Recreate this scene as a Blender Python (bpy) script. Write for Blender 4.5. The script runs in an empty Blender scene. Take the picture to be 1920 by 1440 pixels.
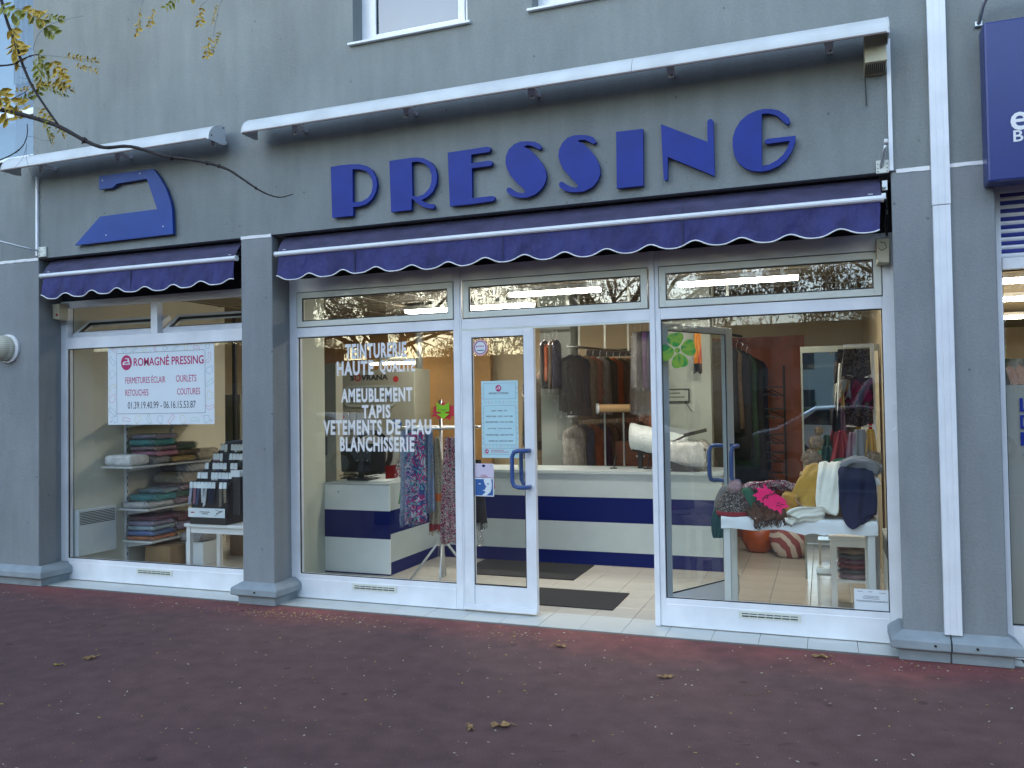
import bpy, bmesh, math, random
from mathutils import Vector, Matrix
random.seed(7)
C = bpy.context.scene.collection
R = math.radians
sc = bpy.context.scene

# ---------------------------------------------------------------- camera
cam_d = bpy.data.cameras.new('camera')
cam = bpy.data.objects.new('camera', cam_d); C.objects.link(cam)
cam_d.sensor_width = 36.0
cam_d.lens = 29.266
cam_d.clip_start = 0.05
cam_d.clip_end = 600
rt = Vector((0.93637, 0.350696, -0.014944)); up = Vector((0.022897, -0.018543, 0.999566)); fw = Vector((-0.350266, 0.936306, 0.025393))
M = Matrix((rt, up, -fw)).transposed().to_4x4()
M.translation = Vector((1.15321, -5.58319, 1.56344))
cam.matrix_world = M
sc.camera = cam

# ---------------------------------------------------------------- light
w = bpy.data.worlds.new('World'); sc.world = w; w.use_nodes = True
nt = w.node_tree; nt.nodes.clear()
sky = nt.nodes.new('ShaderNodeTexSky'); sky.sky_type = 'NISHITA'; sky.sun_disc = False
SUN_EL, SUN_ROT = 9.0, 205.0
sky.sun_elevation = R(SUN_EL); sky.sun_rotation = R(SUN_ROT)
sky.air_density = 1.0; sky.dust_density = .6; sky.ozone_density = 1.6
bg = nt.nodes.new('ShaderNodeBackground'); bg.inputs[1].default_value = 0.15
wo = nt.nodes.new('ShaderNodeOutputWorld')
tn = nt.nodes.new('ShaderNodeMix'); tn.data_type = 'RGBA'; tn.blend_type = 'MULTIPLY'; tn.inputs[0].default_value = 1; tn.inputs[7].default_value = (.74, .93, 1.20, 1)
nt.links.new(sky.outputs[0], tn.inputs[6]); nt.links.new(tn.outputs[2], bg.inputs[0]); nt.links.new(bg.outputs[0], wo.inputs[0])
sun_d = bpy.data.lights.new('sun', 'SUN'); sun = bpy.data.objects.new('sun', sun_d); C.objects.link(sun)
sun_d.energy = 0.6; sun_d.angle = R(80); sun_d.color = (0.86, 0.95, 1.0)
sun.location = (4, -12, 20)
# soft light of the bright evening sky above the street
d = Vector((-0.02, -0.72, 0.70)).normalized()
sun.rotation_euler = d.to_track_quat('Z', 'Y').to_euler()
vs = sc.view_settings
sc.display_settings.display_device = 'sRGB'
vs.view_transform = 'Standard'; vs.look = 'None'; vs.exposure = 1.60; vs.gamma = 1.0; vs.use_curve_mapping = False
cy = sc.cycles
cy.use_denoising = True
cy.max_bounces = 8; cy.diffuse_bounces = 3; cy.glossy_bounces = 4; cy.transmission_bounces = 4; cy.transparent_max_bounces = 24
cy.caustics_reflective = False; cy.caustics_refractive = False
cy.sample_clamp_indirect = 6.0

# ---------------------------------------------------------------- materials
def lin(h):
    if isinstance(h, (tuple, list)): return tuple(h)
    h = h.lstrip('#'); o = []
    for i in (0, 2, 4):
        c = int(h[i:i+2], 16)/255
        o.append(c/12.92 if c <= .04045 else ((c+.055)/1.055)**2.4)
    return tuple(o)
MAT = {}
def mat(name, col=None, rough=.6, metal=0., var=0., vscale=8., bump=0., bscale=200., coat=0., spec=.5, emit=None, estr=0., sheen=0., stretch=None, bdist=.002):
    """plain paint / cloth / plastic with some uneven tone and relief"""
    if name in MAT: return MAT[name]
    m = bpy.data.materials.new(name); m.use_nodes = True; MAT[name] = m
    n = m.node_tree; b = n.nodes['Principled BSDF']
    c = lin(col)
    b.inputs['Base Color'].default_value = (*c, 1); b.inputs['Roughness'].default_value = rough
    b.inputs['Metallic'].default_value = metal; b.inputs['Specular IOR Level'].default_value = spec
    if coat: b.inputs['Coat Weight'].default_value = coat; b.inputs['Coat Roughness'].default_value = .08
    if sheen: b.inputs['Sheen Weight'].default_value = sheen
    if emit is not None:
        b.inputs['Emission Color'].default_value = (*lin(emit), 1); b.inputs['Emission Strength'].default_value = estr
    if var or bump:
        tc = n.nodes.new('ShaderNodeTexCoord'); mp = n.nodes.new('ShaderNodeMapping')
        n.links.new(tc.outputs['Object'], mp.inputs[0])
        if stretch: mp.inputs['Scale'].default_value = stretch
    if var:
        nz = n.nodes.new('ShaderNodeTexNoise'); nz.inputs['Scale'].default_value = vscale; nz.inputs['Detail'].default_value = 6
        n.links.new(mp.outputs[0], nz.inputs[0])
        r = n.nodes.new('ShaderNodeValToRGB')
        r.color_ramp.elements[0].position = .3; r.color_ramp.elements[1].position = .7
        r.color_ramp.elements[0].color = (*[max(0, x*(1-var)) for x in c], 1)
        r.color_ramp.elements[1].color = (*[min(1, x*(1+var)) for x in c], 1)
        n.links.new(nz.outputs[0], r.inputs[0]); n.links.new(r.outputs[0], b.inputs['Base Color'])
    if bump:
        nb = n.nodes.new('ShaderNodeTexNoise'); nb.inputs['Scale'].default_value = bscale; nb.inputs['Detail'].default_value = 4
        n.links.new(mp.outputs[0], nb.inputs[0])
        bp = n.nodes.new('ShaderNodeBump'); bp.inputs['Strength'].default_value = bump; bp.inputs['Distance'].default_value = bdist
        n.links.new(nb.outputs[0], bp.inputs['Height']); n.links.new(bp.outputs[0], b.inputs['Normal'])
    return m

def mat_stucco(name, c):
    m = bpy.data.materials.new(name); m.use_nodes = True; MAT[name] = m
    n = m.node_tree; N = n.nodes.new; L = n.links.new; b = n.nodes['Principled BSDF']
    c = lin(c)
    tc = N('ShaderNodeTexCoord')
    n1 = N('ShaderNodeTexNoise'); n1.inputs['Scale'].default_value = 1.3; n1.inputs['Detail'].default_value = 5; L(tc.outputs['Object'], n1.inputs[0])
    mp = N('ShaderNodeMapping'); mp.inputs['Scale'].default_value = (5, 5, .9); L(tc.outputs['Object'], mp.inputs[0])
    n2 = N('ShaderNodeTexNoise'); n2.inputs['Scale'].default_value = 2.2; n2.inputs['Detail'].default_value = 8; L(mp.outputs[0], n2.inputs[0])
    n3 = N('ShaderNodeTexNoise'); n3.inputs['Scale'].default_value = 230; n3.inputs['Detail'].default_value = 2; L(tc.outputs['Object'], n3.inputs[0])
    n4 = N('ShaderNodeTexNoise'); n4.inputs['Scale'].default_value = 60; n4.inputs['Detail'].default_value = 5; L(tc.outputs['Object'], n4.inputs[0])
    def ramp(src, lo, hi, p0=.3, p1=.7):
        r = N('ShaderNodeMapRange'); r.inputs[1].default_value = p0; r.inputs[2].default_value = p1; r.inputs[3].default_value = lo; r.inputs[4].default_value = hi
        L(src, r.inputs[0]); return r.outputs[0]
    def mul(a, bb):
        x = N('ShaderNodeMath'); x.operation = 'MULTIPLY'; L(a, x.inputs[0]); L(bb, x.inputs[1]); return x.outputs[0]
    f = mul(mul(ramp(n1.outputs[0], .88, 1.1), ramp(n2.outputs[0], .93, 1.06)), mul(ramp(n3.outputs[0], .93, 1.06), ramp(n4.outputs[0], .95, 1.05)))
    # sparse pale scuffs and small dark pits
    n5 = N('ShaderNodeTexNoise'); n5.inputs['Scale'].default_value = 9; n5.inputs['Detail'].default_value = 9; n5.inputs['Roughness'].default_value = .7; L(mp.outputs[0], n5.inputs[0])
    scf = ramp(n5.outputs[0], 0, .35, .68, .76)
    v = N('ShaderNodeTexVoronoi'); v.inputs['Scale'].default_value = 5.5; L(tc.outputs['Object'], v.inputs[0])
    pit = ramp(v.outputs['Distance'], .62, 1., .035, .06)
    f = mul(f, pit)
    mx = N('ShaderNodeMix'); mx.data_type = 'RGBA'; mx.blend_type = 'MULTIPLY'; mx.inputs[0].default_value = 1
    mx.inputs[6].default_value = (*c, 1); L(f, mx.inputs[7])
    m2 = N('ShaderNodeMix'); m2.data_type = 'RGBA'; L(scf, m2.inputs[0]); L(mx.outputs[2], m2.inputs[6]); m2.inputs[7].default_value = (.45, .49, .5, 1)
    L(m2.outputs[2], b.inputs['Base Color']); b.inputs['Roughness'].default_value = .8
    ad = N('ShaderNodeMath'); ad.operation = 'ADD'; L(n3.outputs[0], ad.inputs[0]); L(n4.outputs[0], ad.inputs[1])
    bp = N('ShaderNodeBump'); bp.inputs['Strength'].default_value = .55; bp.inputs['Distance'].default_value = .004
    L(ad.outputs[0], bp.inputs['Height']); L(bp.outputs[0], b.inputs['Normal'])
    return m

def mat_asphalt():
    m = bpy.data.materials.new('red_asphalt'); m.use_nodes = True; MAT['asphalt'] = m
    n = m.node_tree; N = n.nodes.new; L = n.links.new; b = n.nodes['Principled BSDF']
    tc = N('ShaderNodeTexCoord'); sep = N('ShaderNodeSeparateXYZ'); L(tc.outputs['Object'], sep.inputs[0])
    n1 = N('ShaderNodeTexNoise'); n1.inputs['Scale'].default_value = .9; n1.inputs['Detail'].default_value = 6; L(tc.outputs['Object'], n1.inputs[0])
    n2 = N('ShaderNodeTexNoise'); n2.inputs['Scale'].default_value = 160; n2.inputs['Detail'].default_value = 3; L(tc.outputs['Object'], n2.inputs[0])
    n3 = N('ShaderNodeTexNoise'); n3.inputs['Scale'].default_value = 7; n3.inputs['Detail'].default_value = 8; L(tc.outputs['Object'], n3.inputs[0])
    # less worn, redder paint along the wall
    a = N('ShaderNodeMath'); a.operation = 'MULTIPLY_ADD'; L(n1.outputs[0], a.inputs[0]); a.inputs[1].default_value = .9; L(sep.outputs[1], a.inputs[2])
    a2 = N('ShaderNodeMath'); a2.operation = 'MULTIPLY_ADD'; L(n3.outputs[0], a2.inputs[0]); a2.inputs[1].default_value = .25; L(a.outputs[0], a2.inputs[2])
    mr = N('ShaderNodeMapRange'); mr.inputs[1].default_value = .05; mr.inputs[2].default_value = .62; L(a2.outputs[0], mr.inputs[0])
    mx = N('ShaderNodeMix'); mx.data_type = 'RGBA'; L(mr.outputs[0], mx.inputs[0])
    mx.inputs[6].default_value = (.130, .072, .068, 1); mx.inputs[7].default_value = (.215, .070, .066, 1)
    rr = N('ShaderNodeMapRange'); rr.inputs[1].default_value = .3; rr.inputs[2].default_value = .7; rr.inputs[3].default_value = .84; rr.inputs[4].default_value = 1.16; L(n3.outputs[0], rr.inputs[0])
    r2 = N('ShaderNodeMapRange'); r2.inputs[1].default_value = .35; r2.inputs[2].default_value = .65; r2.inputs[3].default_value = .8; r2.inputs[4].default_value = 1.2; L(n2.outputs[0], r2.inputs[0])
    v = N('ShaderNodeTexVoronoi'); v.inputs['Scale'].default_value = 2.7; v.inputs['Randomness'].default_value = 1; L(tc.outputs['Object'], v.inputs[0])
    r3 = N('ShaderNodeMapRange'); r3.inputs[1].default_value = .05; r3.inputs[2].default_value = .085; r3.inputs[3].default_value = .62; r3.inputs[4].default_value = 1; L(v.outputs['Distance'], r3.inputs[0])
    def mul(x, y):
        q = N('ShaderNodeMath'); q.operation = 'MULTIPLY'; L(x, q.inputs[0]); L(y, q.inputs[1]); return q.outputs[0]
    f = mul(mul(rr.outputs[0], r2.outputs[0]), r3.outputs[0])
    # pale dusty smears
    n6 = N('ShaderNodeTexNoise'); n6.inputs['Scale'].default_value = 3.1; n6.inputs['Detail'].default_value = 10; n6.inputs['Roughness'].default_value = .72; L(tc.outputs['Object'], n6.inputs[0])
    r6 = N('ShaderNodeMapRange'); r6.inputs[1].default_value = .64; r6.inputs[2].default_value = .8; r6.inputs[3].default_value = 0; r6.inputs[4].default_value = .4; L(n6.outputs[0], r6.inputs[0])
    m2 = N('ShaderNodeMix'); m2.data_type = 'RGBA'; m2.blend_type = 'MULTIPLY'; m2.inputs[0].default_value = 1; L(mx.outputs[2], m2.inputs[6]); L(f, m2.inputs[7])
    m3 = N('ShaderNodeMix'); m3.data_type = 'RGBA'; L(r6.outputs[0], m3.inputs[0]); L(m2.outputs[2], m3.inputs[6]); m3.inputs[7].default_value = (.2, .17, .17, 1)
    L(m3.outputs[2], b.inputs['Base Color']); b.inputs['Roughness'].default_value = .82; b.inputs['Specular IOR Level'].default_value = .3
    bp = N('ShaderNodeBump'); bp.inputs['Strength'].default_value = .35; bp.inputs['Distance'].default_value = .004; L(n2.outputs[0], bp.inputs['Height']); L(bp.outputs[0], b.inputs['Normal'])
    return m

def mat_glass(name, tint=(.90, .94, .92), k=1.7, dirt=.02):
    m = bpy.data.materials.new(name); m.use_nodes = True; MAT[name] = m
    n = m.node_tree; n.nodes.clear(); N = n.nodes.new; L = n.links.new
    o = N('ShaderNodeOutputMaterial'); t = N('ShaderNodeBsdfTransparent'); g = N('ShaderNodeBsdfGlossy'); df = N('ShaderNodeBsdfDiffuse')
    t.inputs[0].default_value = (*tint, 1); g.inputs['Roughness'].default_value = .0; g.inputs[0].default_value = (.98, .99, 1, 1)
    df.inputs[0].default_value = (.7, .72, .72, 1)
    fr = N('ShaderNodeLayerWeight'); fr.inputs[0].default_value = .5      # both faces of a pane reflect alike
    pw = N('ShaderNodeMath'); pw.operation = 'POWER'; pw.inputs[1].default_value = 5; L(fr.outputs['Facing'], pw.inputs[0])
    mu = N('ShaderNodeMath'); mu.operation = 'MULTIPLY_ADD'; mu.inputs[1].default_value = 1-.04*k; mu.inputs[2].default_value = .04*k; mu.use_clamp = True; L(pw.outputs[0], mu.inputs[0])
    mx = N('ShaderNodeMixShader'); L(mu.outputs[0], mx.inputs[0]); L(t.outputs[0], mx.inputs[1]); L(g.outputs[0], mx.inputs[2])
    # faint wiping marks
    tc = N('ShaderNodeTexCoord'); nz = N('ShaderNodeTexNoise'); nz.inputs['Scale'].default_value = 3; nz.inputs['Detail'].default_value = 8; nz.inputs['Distortion'].default_value = 2
    L(tc.outputs['Object'], nz.inputs[0])
    mr = N('ShaderNodeMapRange'); mr.inputs[1].default_value = .45; mr.inputs[2].default_value = .8; mr.inputs[3].default_value = 0; mr.inputs[4].default_value = dirt*2.5; L(nz.outputs[0], mr.inputs[0])
    m2 = N('ShaderNodeMixShader'); L(mr.outputs[0], m2.inputs[0]); L(mx.outputs[0], m2.inputs[1]); L(df.outputs[0], m2.inputs[2])
    nb = N('ShaderNodeTexNoise'); nb.inputs['Scale'].default_value = 1.1; nb.inputs['Detail'].default_value = 1; L(tc.outputs['Object'], nb.inputs[0])
    bp = N('ShaderNodeBump'); bp.inputs['Strength'].default_value = .02; bp.inputs['Distance'].default_value = .02; L(nb.outputs[0], bp.inputs['Height']); L(bp.outputs[0], g.inputs['Normal'])
    L(m2.outputs[0], o.inputs[0])
    return m

def mat_film(name, col=(1, 1, 1), haze=.02, bs=22):
    """thin crinkled polythene"""
    m = bpy.data.materials.new(name); m.use_nodes = True; MAT[name] = m
    n = m.node_tree; n.nodes.clear(); N = n.nodes.new; L = n.links.new
    o = N('ShaderNodeOutputMaterial'); t = N('ShaderNodeBsdfTransparent'); g = N('ShaderNodeBsdfGlossy'); df = N('ShaderNodeBsdfDiffuse')
    g.inputs['Roughness'].default_value = .09; df.inputs[0].default_value = (.6, .62, .62, 1); t.inputs[0].default_value = (.97, .97, .97, 1)
    tc = N('ShaderNodeTexCoord'); nz = N('ShaderNodeTexNoise'); nz.inputs['Scale'].default_value = bs; nz.inputs['Detail'].default_value = 4; nz.inputs['Distortion'].default_value = 1.5
    mp = N('ShaderNodeMapping'); mp.inputs['Scale'].default_value = (1, 1, .45); L(tc.outputs['Object'], mp.inputs[0]); L(mp.outputs[0], nz.inputs[0])
    bp = N('ShaderNodeBump'); bp.inputs['Strength'].default_value = 1; bp.inputs['Distance'].default_value = .06; L(nz.outputs[0], bp.inputs['Height']); L(bp.outputs[0], g.inputs['Normal'])
    lw = N('ShaderNodeLayerWeight'); lw.inputs[0].default_value = .35; L(bp.outputs[0], lw.inputs['Normal'])
    mr = N('ShaderNodeMapRange'); mr.inputs[3].default_value = .05; mr.inputs[4].default_value = .42; L(lw.outputs['Facing'], mr.inputs[0])
    a = N('ShaderNodeMixShader'); L(mr.outputs[0], a.inputs[0]); L(t.outputs[0], a.inputs[1]); L(g.outputs[0], a.inputs[2])
    b = N('ShaderNodeMixShader'); b.inputs[0].default_value = haze; L(a.outputs[0], b.inputs[1]); L(df.outputs[0], b.inputs[2])
    L(b.outputs[0], o.inputs[0]); return m

def mat_pattern(name, cols, scale=30, kind='noise', rough=.85, dist=1., stretch=(1, 1, 1), hard=True):
    """printed cloth: blotches of the listed colours"""
    if name in MAT: return MAT[name]
    m = bpy.data.materials.new(name); m.use_nodes = True; MAT[name] = m
    n = m.node_tree; N = n.nodes.new; L = n.links.new; b = n.nodes['Principled BSDF']
    tc = N('ShaderNodeTexCoord'); mp = N('ShaderNodeMapping'); mp.inputs['Scale'].default_value = stretch; L(tc.outputs['Object'], mp.inputs[0])
    if kind == 'noise':
        x = N('ShaderNodeTexNoise'); x.inputs['Scale'].default_value = scale; x.inputs['Detail'].default_value = 3; x.inputs['Distortion'].default_value = dist; out = x.outputs[0]; lo, hi = .3, .7
    elif kind == 'cell':
        x = N('ShaderNodeTexVoronoi'); x.inputs['Scale'].default_value = scale; out = x.outputs['Color']; lo, hi = 0.1, .9
    else:
        x = N('ShaderNodeTexWave'); x.inputs['Scale'].default_value = scale; x.inputs['Distortion'].default_value = dist; x.bands_direction = 'DIAGONAL' if kind == 'diag' else 'Z'; out = x.outputs[0]; lo, hi = 0, 1
    L(mp.outputs[0], x.inputs[0])
    r = N('ShaderNodeValToRGB'); r.color_ramp.interpolation = 'CONSTANT' if hard else 'LINEAR'
    k = len(cols); e = r.color_ramp.elements
    while len(e) < k: e.new(.5)
    for i, c in enumerate(cols):
        e[i].position = lo+(hi-lo)*i/k if i else 0; e[i].color = (*lin(c), 1)
    L(out, r.inputs[0]); L(r.outputs[0], b.inputs['Base Color']); b.inputs['Roughness'].default_value = rough; b.inputs['Specular IOR Level'].default_value = .2
    return m

mat_stucco('stucco', (.222, .243, .240)); mat_stucco('stucco_pillar', (.245, .262, .270)); mat_asphalt()
mat('white_frame', (.80, .82, .85), .38, var=.08, vscale=4, bump=.1, bscale=90)
mat('cream_frame', (.70, .72, .64), .4, var=.06, vscale=4)
mat('white_paint', (.8, .8, .8), .5, var=.06, vscale=4)
mat('hood_white', (.58, .60, .60), .38, var=.09, vscale=5)
mat('gasket', (.012, .012, .014), .5)
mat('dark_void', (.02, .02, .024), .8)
mat('sign_blue', (.006, .027, .255), .5, var=.16, vscale=5, bump=.12, bscale=30, spec=.3)
mat('iron_blue', (.007, .045, .26), .30, var=.14, vscale=4, spec=.25)
mat('handle_blue', (.04, .09, .27), .3)
mat('stripe_blue', (.002, .010, .115), .55, spec=.2)
mat('awning', (.052, .048, .10), .8, var=.3, vscale=5, bump=.9, bscale=7, bdist=.03, stretch=(1, 1, 2.5))
mat('plinth', (.27, .31, .33), .7, var=.12, vscale=9, bump=.4, bscale=40)
mat('tile_out', (.60, .62, .58), .32, var=.07, vscale=3)
mat('tile_in', (.56, .53, .46), .22, var=.07, vscale=3)
mat('grout', (.14, .13, .12), .9)
mat('mat_black', (.022, .023, .026), .95, var=.45, vscale=120, bump=.8, bscale=300)
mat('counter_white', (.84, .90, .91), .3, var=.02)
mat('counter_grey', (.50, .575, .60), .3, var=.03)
mat('wall_cream', (.72, .68, .55), .8, var=.04, vscale=2)
mat('wall_green', (.52, .55, .46), .7, var=.03, vscale=2)
mat('wall_warm', (.46, .38, .25), .8, var=.05, vscale=2)
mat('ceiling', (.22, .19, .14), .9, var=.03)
mat('ceiling_bar', (.30, .27, .21), .6); mat('mirror_frame', (.22, .24, .21), .5); mat('column', (.33, .36, .33), .6, var=.02)
mat('salmon', (.36, .12, .07), .8, var=.12, vscale=5); mat('salmon_shade', (.23, .080, .052), .8, var=.15, vscale=5)  # second cloth is a darker salmon copy, dimmer light put into its colour
mat('steel', (.55, .57, .58), .28, 1.)
mat('alu', (.55, .58, .60), .35, .7)
mat('black_plastic', (.015, .015, .017), .4)
mat('black_metal', (.02, .02, .022), .45)
mat('beige_box', (.50, .46, .32), .5, var=.08, vscale=12)
mat('red_dot', (.35, .02, .02), .4)
mat('machine', (.27, .27, .22), .4, var=.03)
mat('text_dark', (.02, .02, .03), .5)
mat('magenta', (.48, .02, .13), .5)
mat('bark', (.035, .028, .027), .85, var=.35, vscale=60, bump=.6, bscale=80)
mat('cardboard', (.30, .19, .09), .8, var=.08)
mat('paper_blue', (.50, .72, .76), .6, var=.02)
mat('paper', (.74, .80, .84), .5, var=.015)
mat('tube_light', (1, .9, .7), .5, emit=(1, .93, .80), estr=25.); mat('tube_warm', (1, .9, .7), .5, emit=(1, .80, .48), estr=9.)
mat('radiator', (.70, .74, .74), .35)
mat('wood_light', (.68, .70, .68), .45, var=.05)
mat('neon_pink', (.98, .008, .17), .6, emit=None)
mat('neon_red', (.8, .03, .08), .6)
mat('neon_green', (.40, .85, .03), .6)
mat('dead_leaf', (.34, .20, .08), .75, var=.3, vscale=30)
mat('leaf_green', (.27, .27, .04), .6, var=.35, vscale=20)
mat('leaf_yellow', (.50, .34, .04), .6, var=.35, vscale=20)
mat('pod', (.07, .035, .02), .6)
mat_glass('glass', (.95, .975, .96), 1.9, .004); mat_glass('glass_up', (.5, .56, .58), 4.2, .0); mat_glass('glass_top', (.88, .91, .90), 3.2, .006); mat_film('film')

# ---------------------------------------------------------------- mesh tools
STUFF = {'screw', 'slot', 'louvre', 'seam', 'bolt_hole', 'fringe', 'stitching', 'wire_grid', 'print', 'spikes', 'needles', 'pods', 'crown', 'cable'}
class MB:
    def __init__(s): s.v = []; s.f = []; s.mi = []; s.m = 0
    def add(s, vs, fs):
        k = len(s.v); s.v += [tuple(p) for p in vs]; s.f += [tuple(i+k for i in q) for q in fs]; s.mi += [s.m]*len(fs); return s
    def box(s, x0, x1, y0, y1, z0, z1):
        if x1 < x0: x0, x1 = x1, x0
        if y1 < y0: y0, y1 = y1, y0
        if z1 < z0: z0, z1 = z1, z0
        return s.add([(x0,y0,z0),(x1,y0,z0),(x1,y1,z0),(x0,y1,z0),(x0,y0,z1),(x1,y0,z1),(x1,y1,z1),(x0,y1,z1)],
                     [(0,3,2,1),(4,5,6,7),(0,1,5,4),(1,2,6,5),(2,3,7,6),(3,0,4,7)])
    def obox(s, c, size, rot=(0, 0, 0)):
        from mathutils import Euler
        E_ = Euler(rot).to_matrix(); a, b_, c_ = [q/2 for q in size]
        vs = [Vector(c)+E_@Vector(p) for p in [(-a,-b_,-c_),(a,-b_,-c_),(a,b_,-c_),(-a,b_,-c_),(-a,-b_,c_),(a,-b_,c_),(a,b_,c_),(-a,b_,c_)]]
        return s.add(vs, [(0,3,2,1),(4,5,6,7),(0,1,5,4),(1,2,6,5),(2,3,7,6),(3,0,4,7)])
    def quad(s, a, b, c, d): return s.add([a, b, c, d], [(0, 1, 2, 3)])
    def loft(s, rings, cap=True, close=True):
        n = len(rings[0]); vs = [p for r in rings for p in r]; fs = []
        for i in range(len(rings)-1):
            for j in range(n if close else n-1):
                k = (j+1) % n; fs.append((i*n+j, i*n+k, (i+1)*n+k, (i+1)*n+j))
        if cap and close: fs += [tuple(range(n-1, -1, -1)), tuple((len(rings)-1)*n+j for j in range(n))]
        return s.add(vs, fs)
    def tube(s, pts, r, n=8, cap=True):
        pts = [Vector(p) for p in pts]; rs = r if isinstance(r, (list, tuple)) else [r]*len(pts)
        rings = []; ref = None
        for i, p in enumerate(pts):
            t = (pts[min(i+1, len(pts)-1)]-pts[max(i-1, 0)])
            if t.length < 1e-9: t = Vector((0, 0, 1))
            t.normalize()
            if ref is None: ref = Vector((0, 0, 1)) if abs(t.z) < .9 else Vector((1, 0, 0))
            a = ref-t*ref.dot(t)
            if a.length < 1e-6: a = t.orthogonal()
            a.normalize(); b = t.cross(a); ref = a
            rings.append([p+(a*math.cos(2*math.pi*j/n)+b*math.sin(2*math.pi*j/n))*rs[i] for j in range(n)])
        return s.loft(rings, cap)
    def prism_xz(s, poly, y0, y1):      # convex outline in x,z
        n = len(poly); return s.loft([[(x, y0, z) for x, z in poly], [(x, y1, z) for x, z in poly]])
    def ball(s, c, r, nu=12, nv=8, nz=0., seed=0):
        rx, ry, rz = r if isinstance(r, (tuple, list)) else (r, r, r); rnd = random.Random(seed); rings = []
        for i in range(nv+1):
            th = math.pi*i/nv; ring = []
            for j in range(nu):
                k = 1+rnd.uniform(-nz, nz); ph = 2*math.pi*j/nu; q = max(math.sin(th), .02)
                ring.append((c[0]+rx*k*q*math.cos(ph), c[1]+ry*k*q*math.sin(ph), c[2]-rz*k*math.cos(th)))
            rings.append(ring)
        return s.loft(rings)
    def build(s, name, m, parent=None, smooth=False, bevel=0., sub=0, origin=None):
        me = bpy.data.meshes.new(name)
        off = Vector((0, 0, 0)); p = parent
        while p is not None: off += Vector(p.location); p = p.parent
        org = Vector(origin)-off if origin is not None else Vector((0, 0, 0))
        me.from_pydata([tuple(Vector(q)-off-org) for q in s.v], [], s.f)
        for x in (m if isinstance(m, (list, tuple)) else [m]): me.materials.append(MAT[x] if isinstance(x, str) else x)
        for i, pl in enumerate(me.polygons):
            pl.material_index = s.mi[i]; pl.use_smooth = smooth
        bm = bmesh.new(); bm.from_mesh(me); bmesh.ops.recalc_face_normals(bm, faces=bm.faces); bm.to_mesh(me); bm.free()
        me.update()
        o = bpy.data.objects.new(name, me); C.objects.link(o); o.parent = parent; o.location = org
        if name in STUFF: o['kind'] = 'stuff'
        if bevel:
            b = o.modifiers.new('bevel', 'BEVEL'); b.width = bevel; b.segments = 2; b.limit_method = 'ANGLE'; b.angle_limit = R(40)
        if sub:
            b = o.modifiers.new('smooth', 'SUBSURF'); b.levels = sub; b.render_levels = sub
        return o

def tag(o, label=None, cat=None, group=None, kind=None):
    if label: o['label'] = label
    if cat: o['category'] = cat
    if group: o['group'] = group
    if kind: o['kind'] = kind
    return o
def thing(name, loc, label, cat, group=None):
    o = bpy.data.objects.new(name, None); C.objects.link(o); o.location = loc; o.empty_display_size = .1
    return tag(o, label, cat, group)
def copy_tree(o, parent=None):
    c = o.copy(); C.objects.link(c)
    if parent: c.parent = parent
    for ch in list(o.children): copy_tree(ch, c)
    return c
def one(mb, name, m, label, cat, origin, group=None, **k):
    return tag(mb.build(name, m, origin=origin, **k), label, cat, group)
def box(x0, x1, y0, y1, z0, z1): return MB().box(x0, x1, y0, y1, z0, z1)

def shape(polys, depth):
    """filled 2D outlines (holes allowed) pulled to a depth; returns verts, faces in x, z with y from 0 to depth"""
    cu = bpy.data.curves.new('t', 'CURVE'); cu.dimensions = '2D'; cu.fill_mode = 'BOTH' if depth else 'FRONT'; cu.extrude = depth/2
    for poly in polys:
        sp = cu.splines.new('POLY'); sp.points.add(len(poly)-1); sp.use_cyclic_u = True
        for i, (x, z) in enumerate(poly): sp.points[i].co = (x, z, 0, 1)
    return curve_mesh(cu, depth)
def curve_mesh(cu, depth):
    o = bpy.data.objects.new('t', cu); C.objects.link(o)
    dg = bpy.context.evaluated_depsgraph_get(); dg.update()
    me = bpy.data.meshes.new_from_object(o.evaluated_get(dg))
    vs = [(v.co.x, depth/2-v.co.z, v.co.y) for v in me.vertices]; fs = [tuple(p.vertices) for p in me.polygons]
    bpy.data.objects.remove(o); bpy.data.curves.remove(cu); bpy.data.meshes.remove(me)
    return vs, fs
def text(s, x0, x1, z0, z1, y, m=None, name='lettering', parent=None, depth=.001, bold=0., mb=None, fitw=True, sp=1.):
    cu = bpy.data.curves.new('t', 'FONT'); cu.body = s; cu.size = 1; cu.extrude = depth/2; cu.offset = bold; cu.space_character = sp; cu.resolution_u = 3; cu.fill_mode = 'BOTH' if depth else 'FRONT'
    vs, fs = curve_mesh(cu, depth)
    if not vs: return None
    ax, bx = min(v[0] for v in vs), max(v[0] for v in vs); az, bz = min(v[2] for v in vs), max(v[2] for v in vs)
    sx = (x1-x0)/(bx-ax); sz = (z1-z0)/(bz-az)
    if not fitw: sx = sz
    vs = [(x0+(v[0]-ax)*sx, y+v[1], z0+(v[2]-az)*sz) for v in vs]
    if mb is not None: return mb.add(vs, fs)
    return MB().add(vs, fs).build(name, m, parent)
def poly_obj(polys, y, depth, name, m, parent=None, **k):
    vs, fs = shape(polys, depth)
    return MB().add([(a, b+y, c) for a, b, c in vs], fs).build(name, m, parent, **k)
def rect(x0, x1, z0, z1): return [(x0, z0), (x1, z0), (x1, z1), (x0, z1)]
def circ(cx, cz, rx, rz=None, n=28): rz = rz or rx; return [(cx+rx*math.cos(2*math.pi*i/n), cz+rz*math.sin(2*math.pi*i/n)) for i in range(n)]
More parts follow.
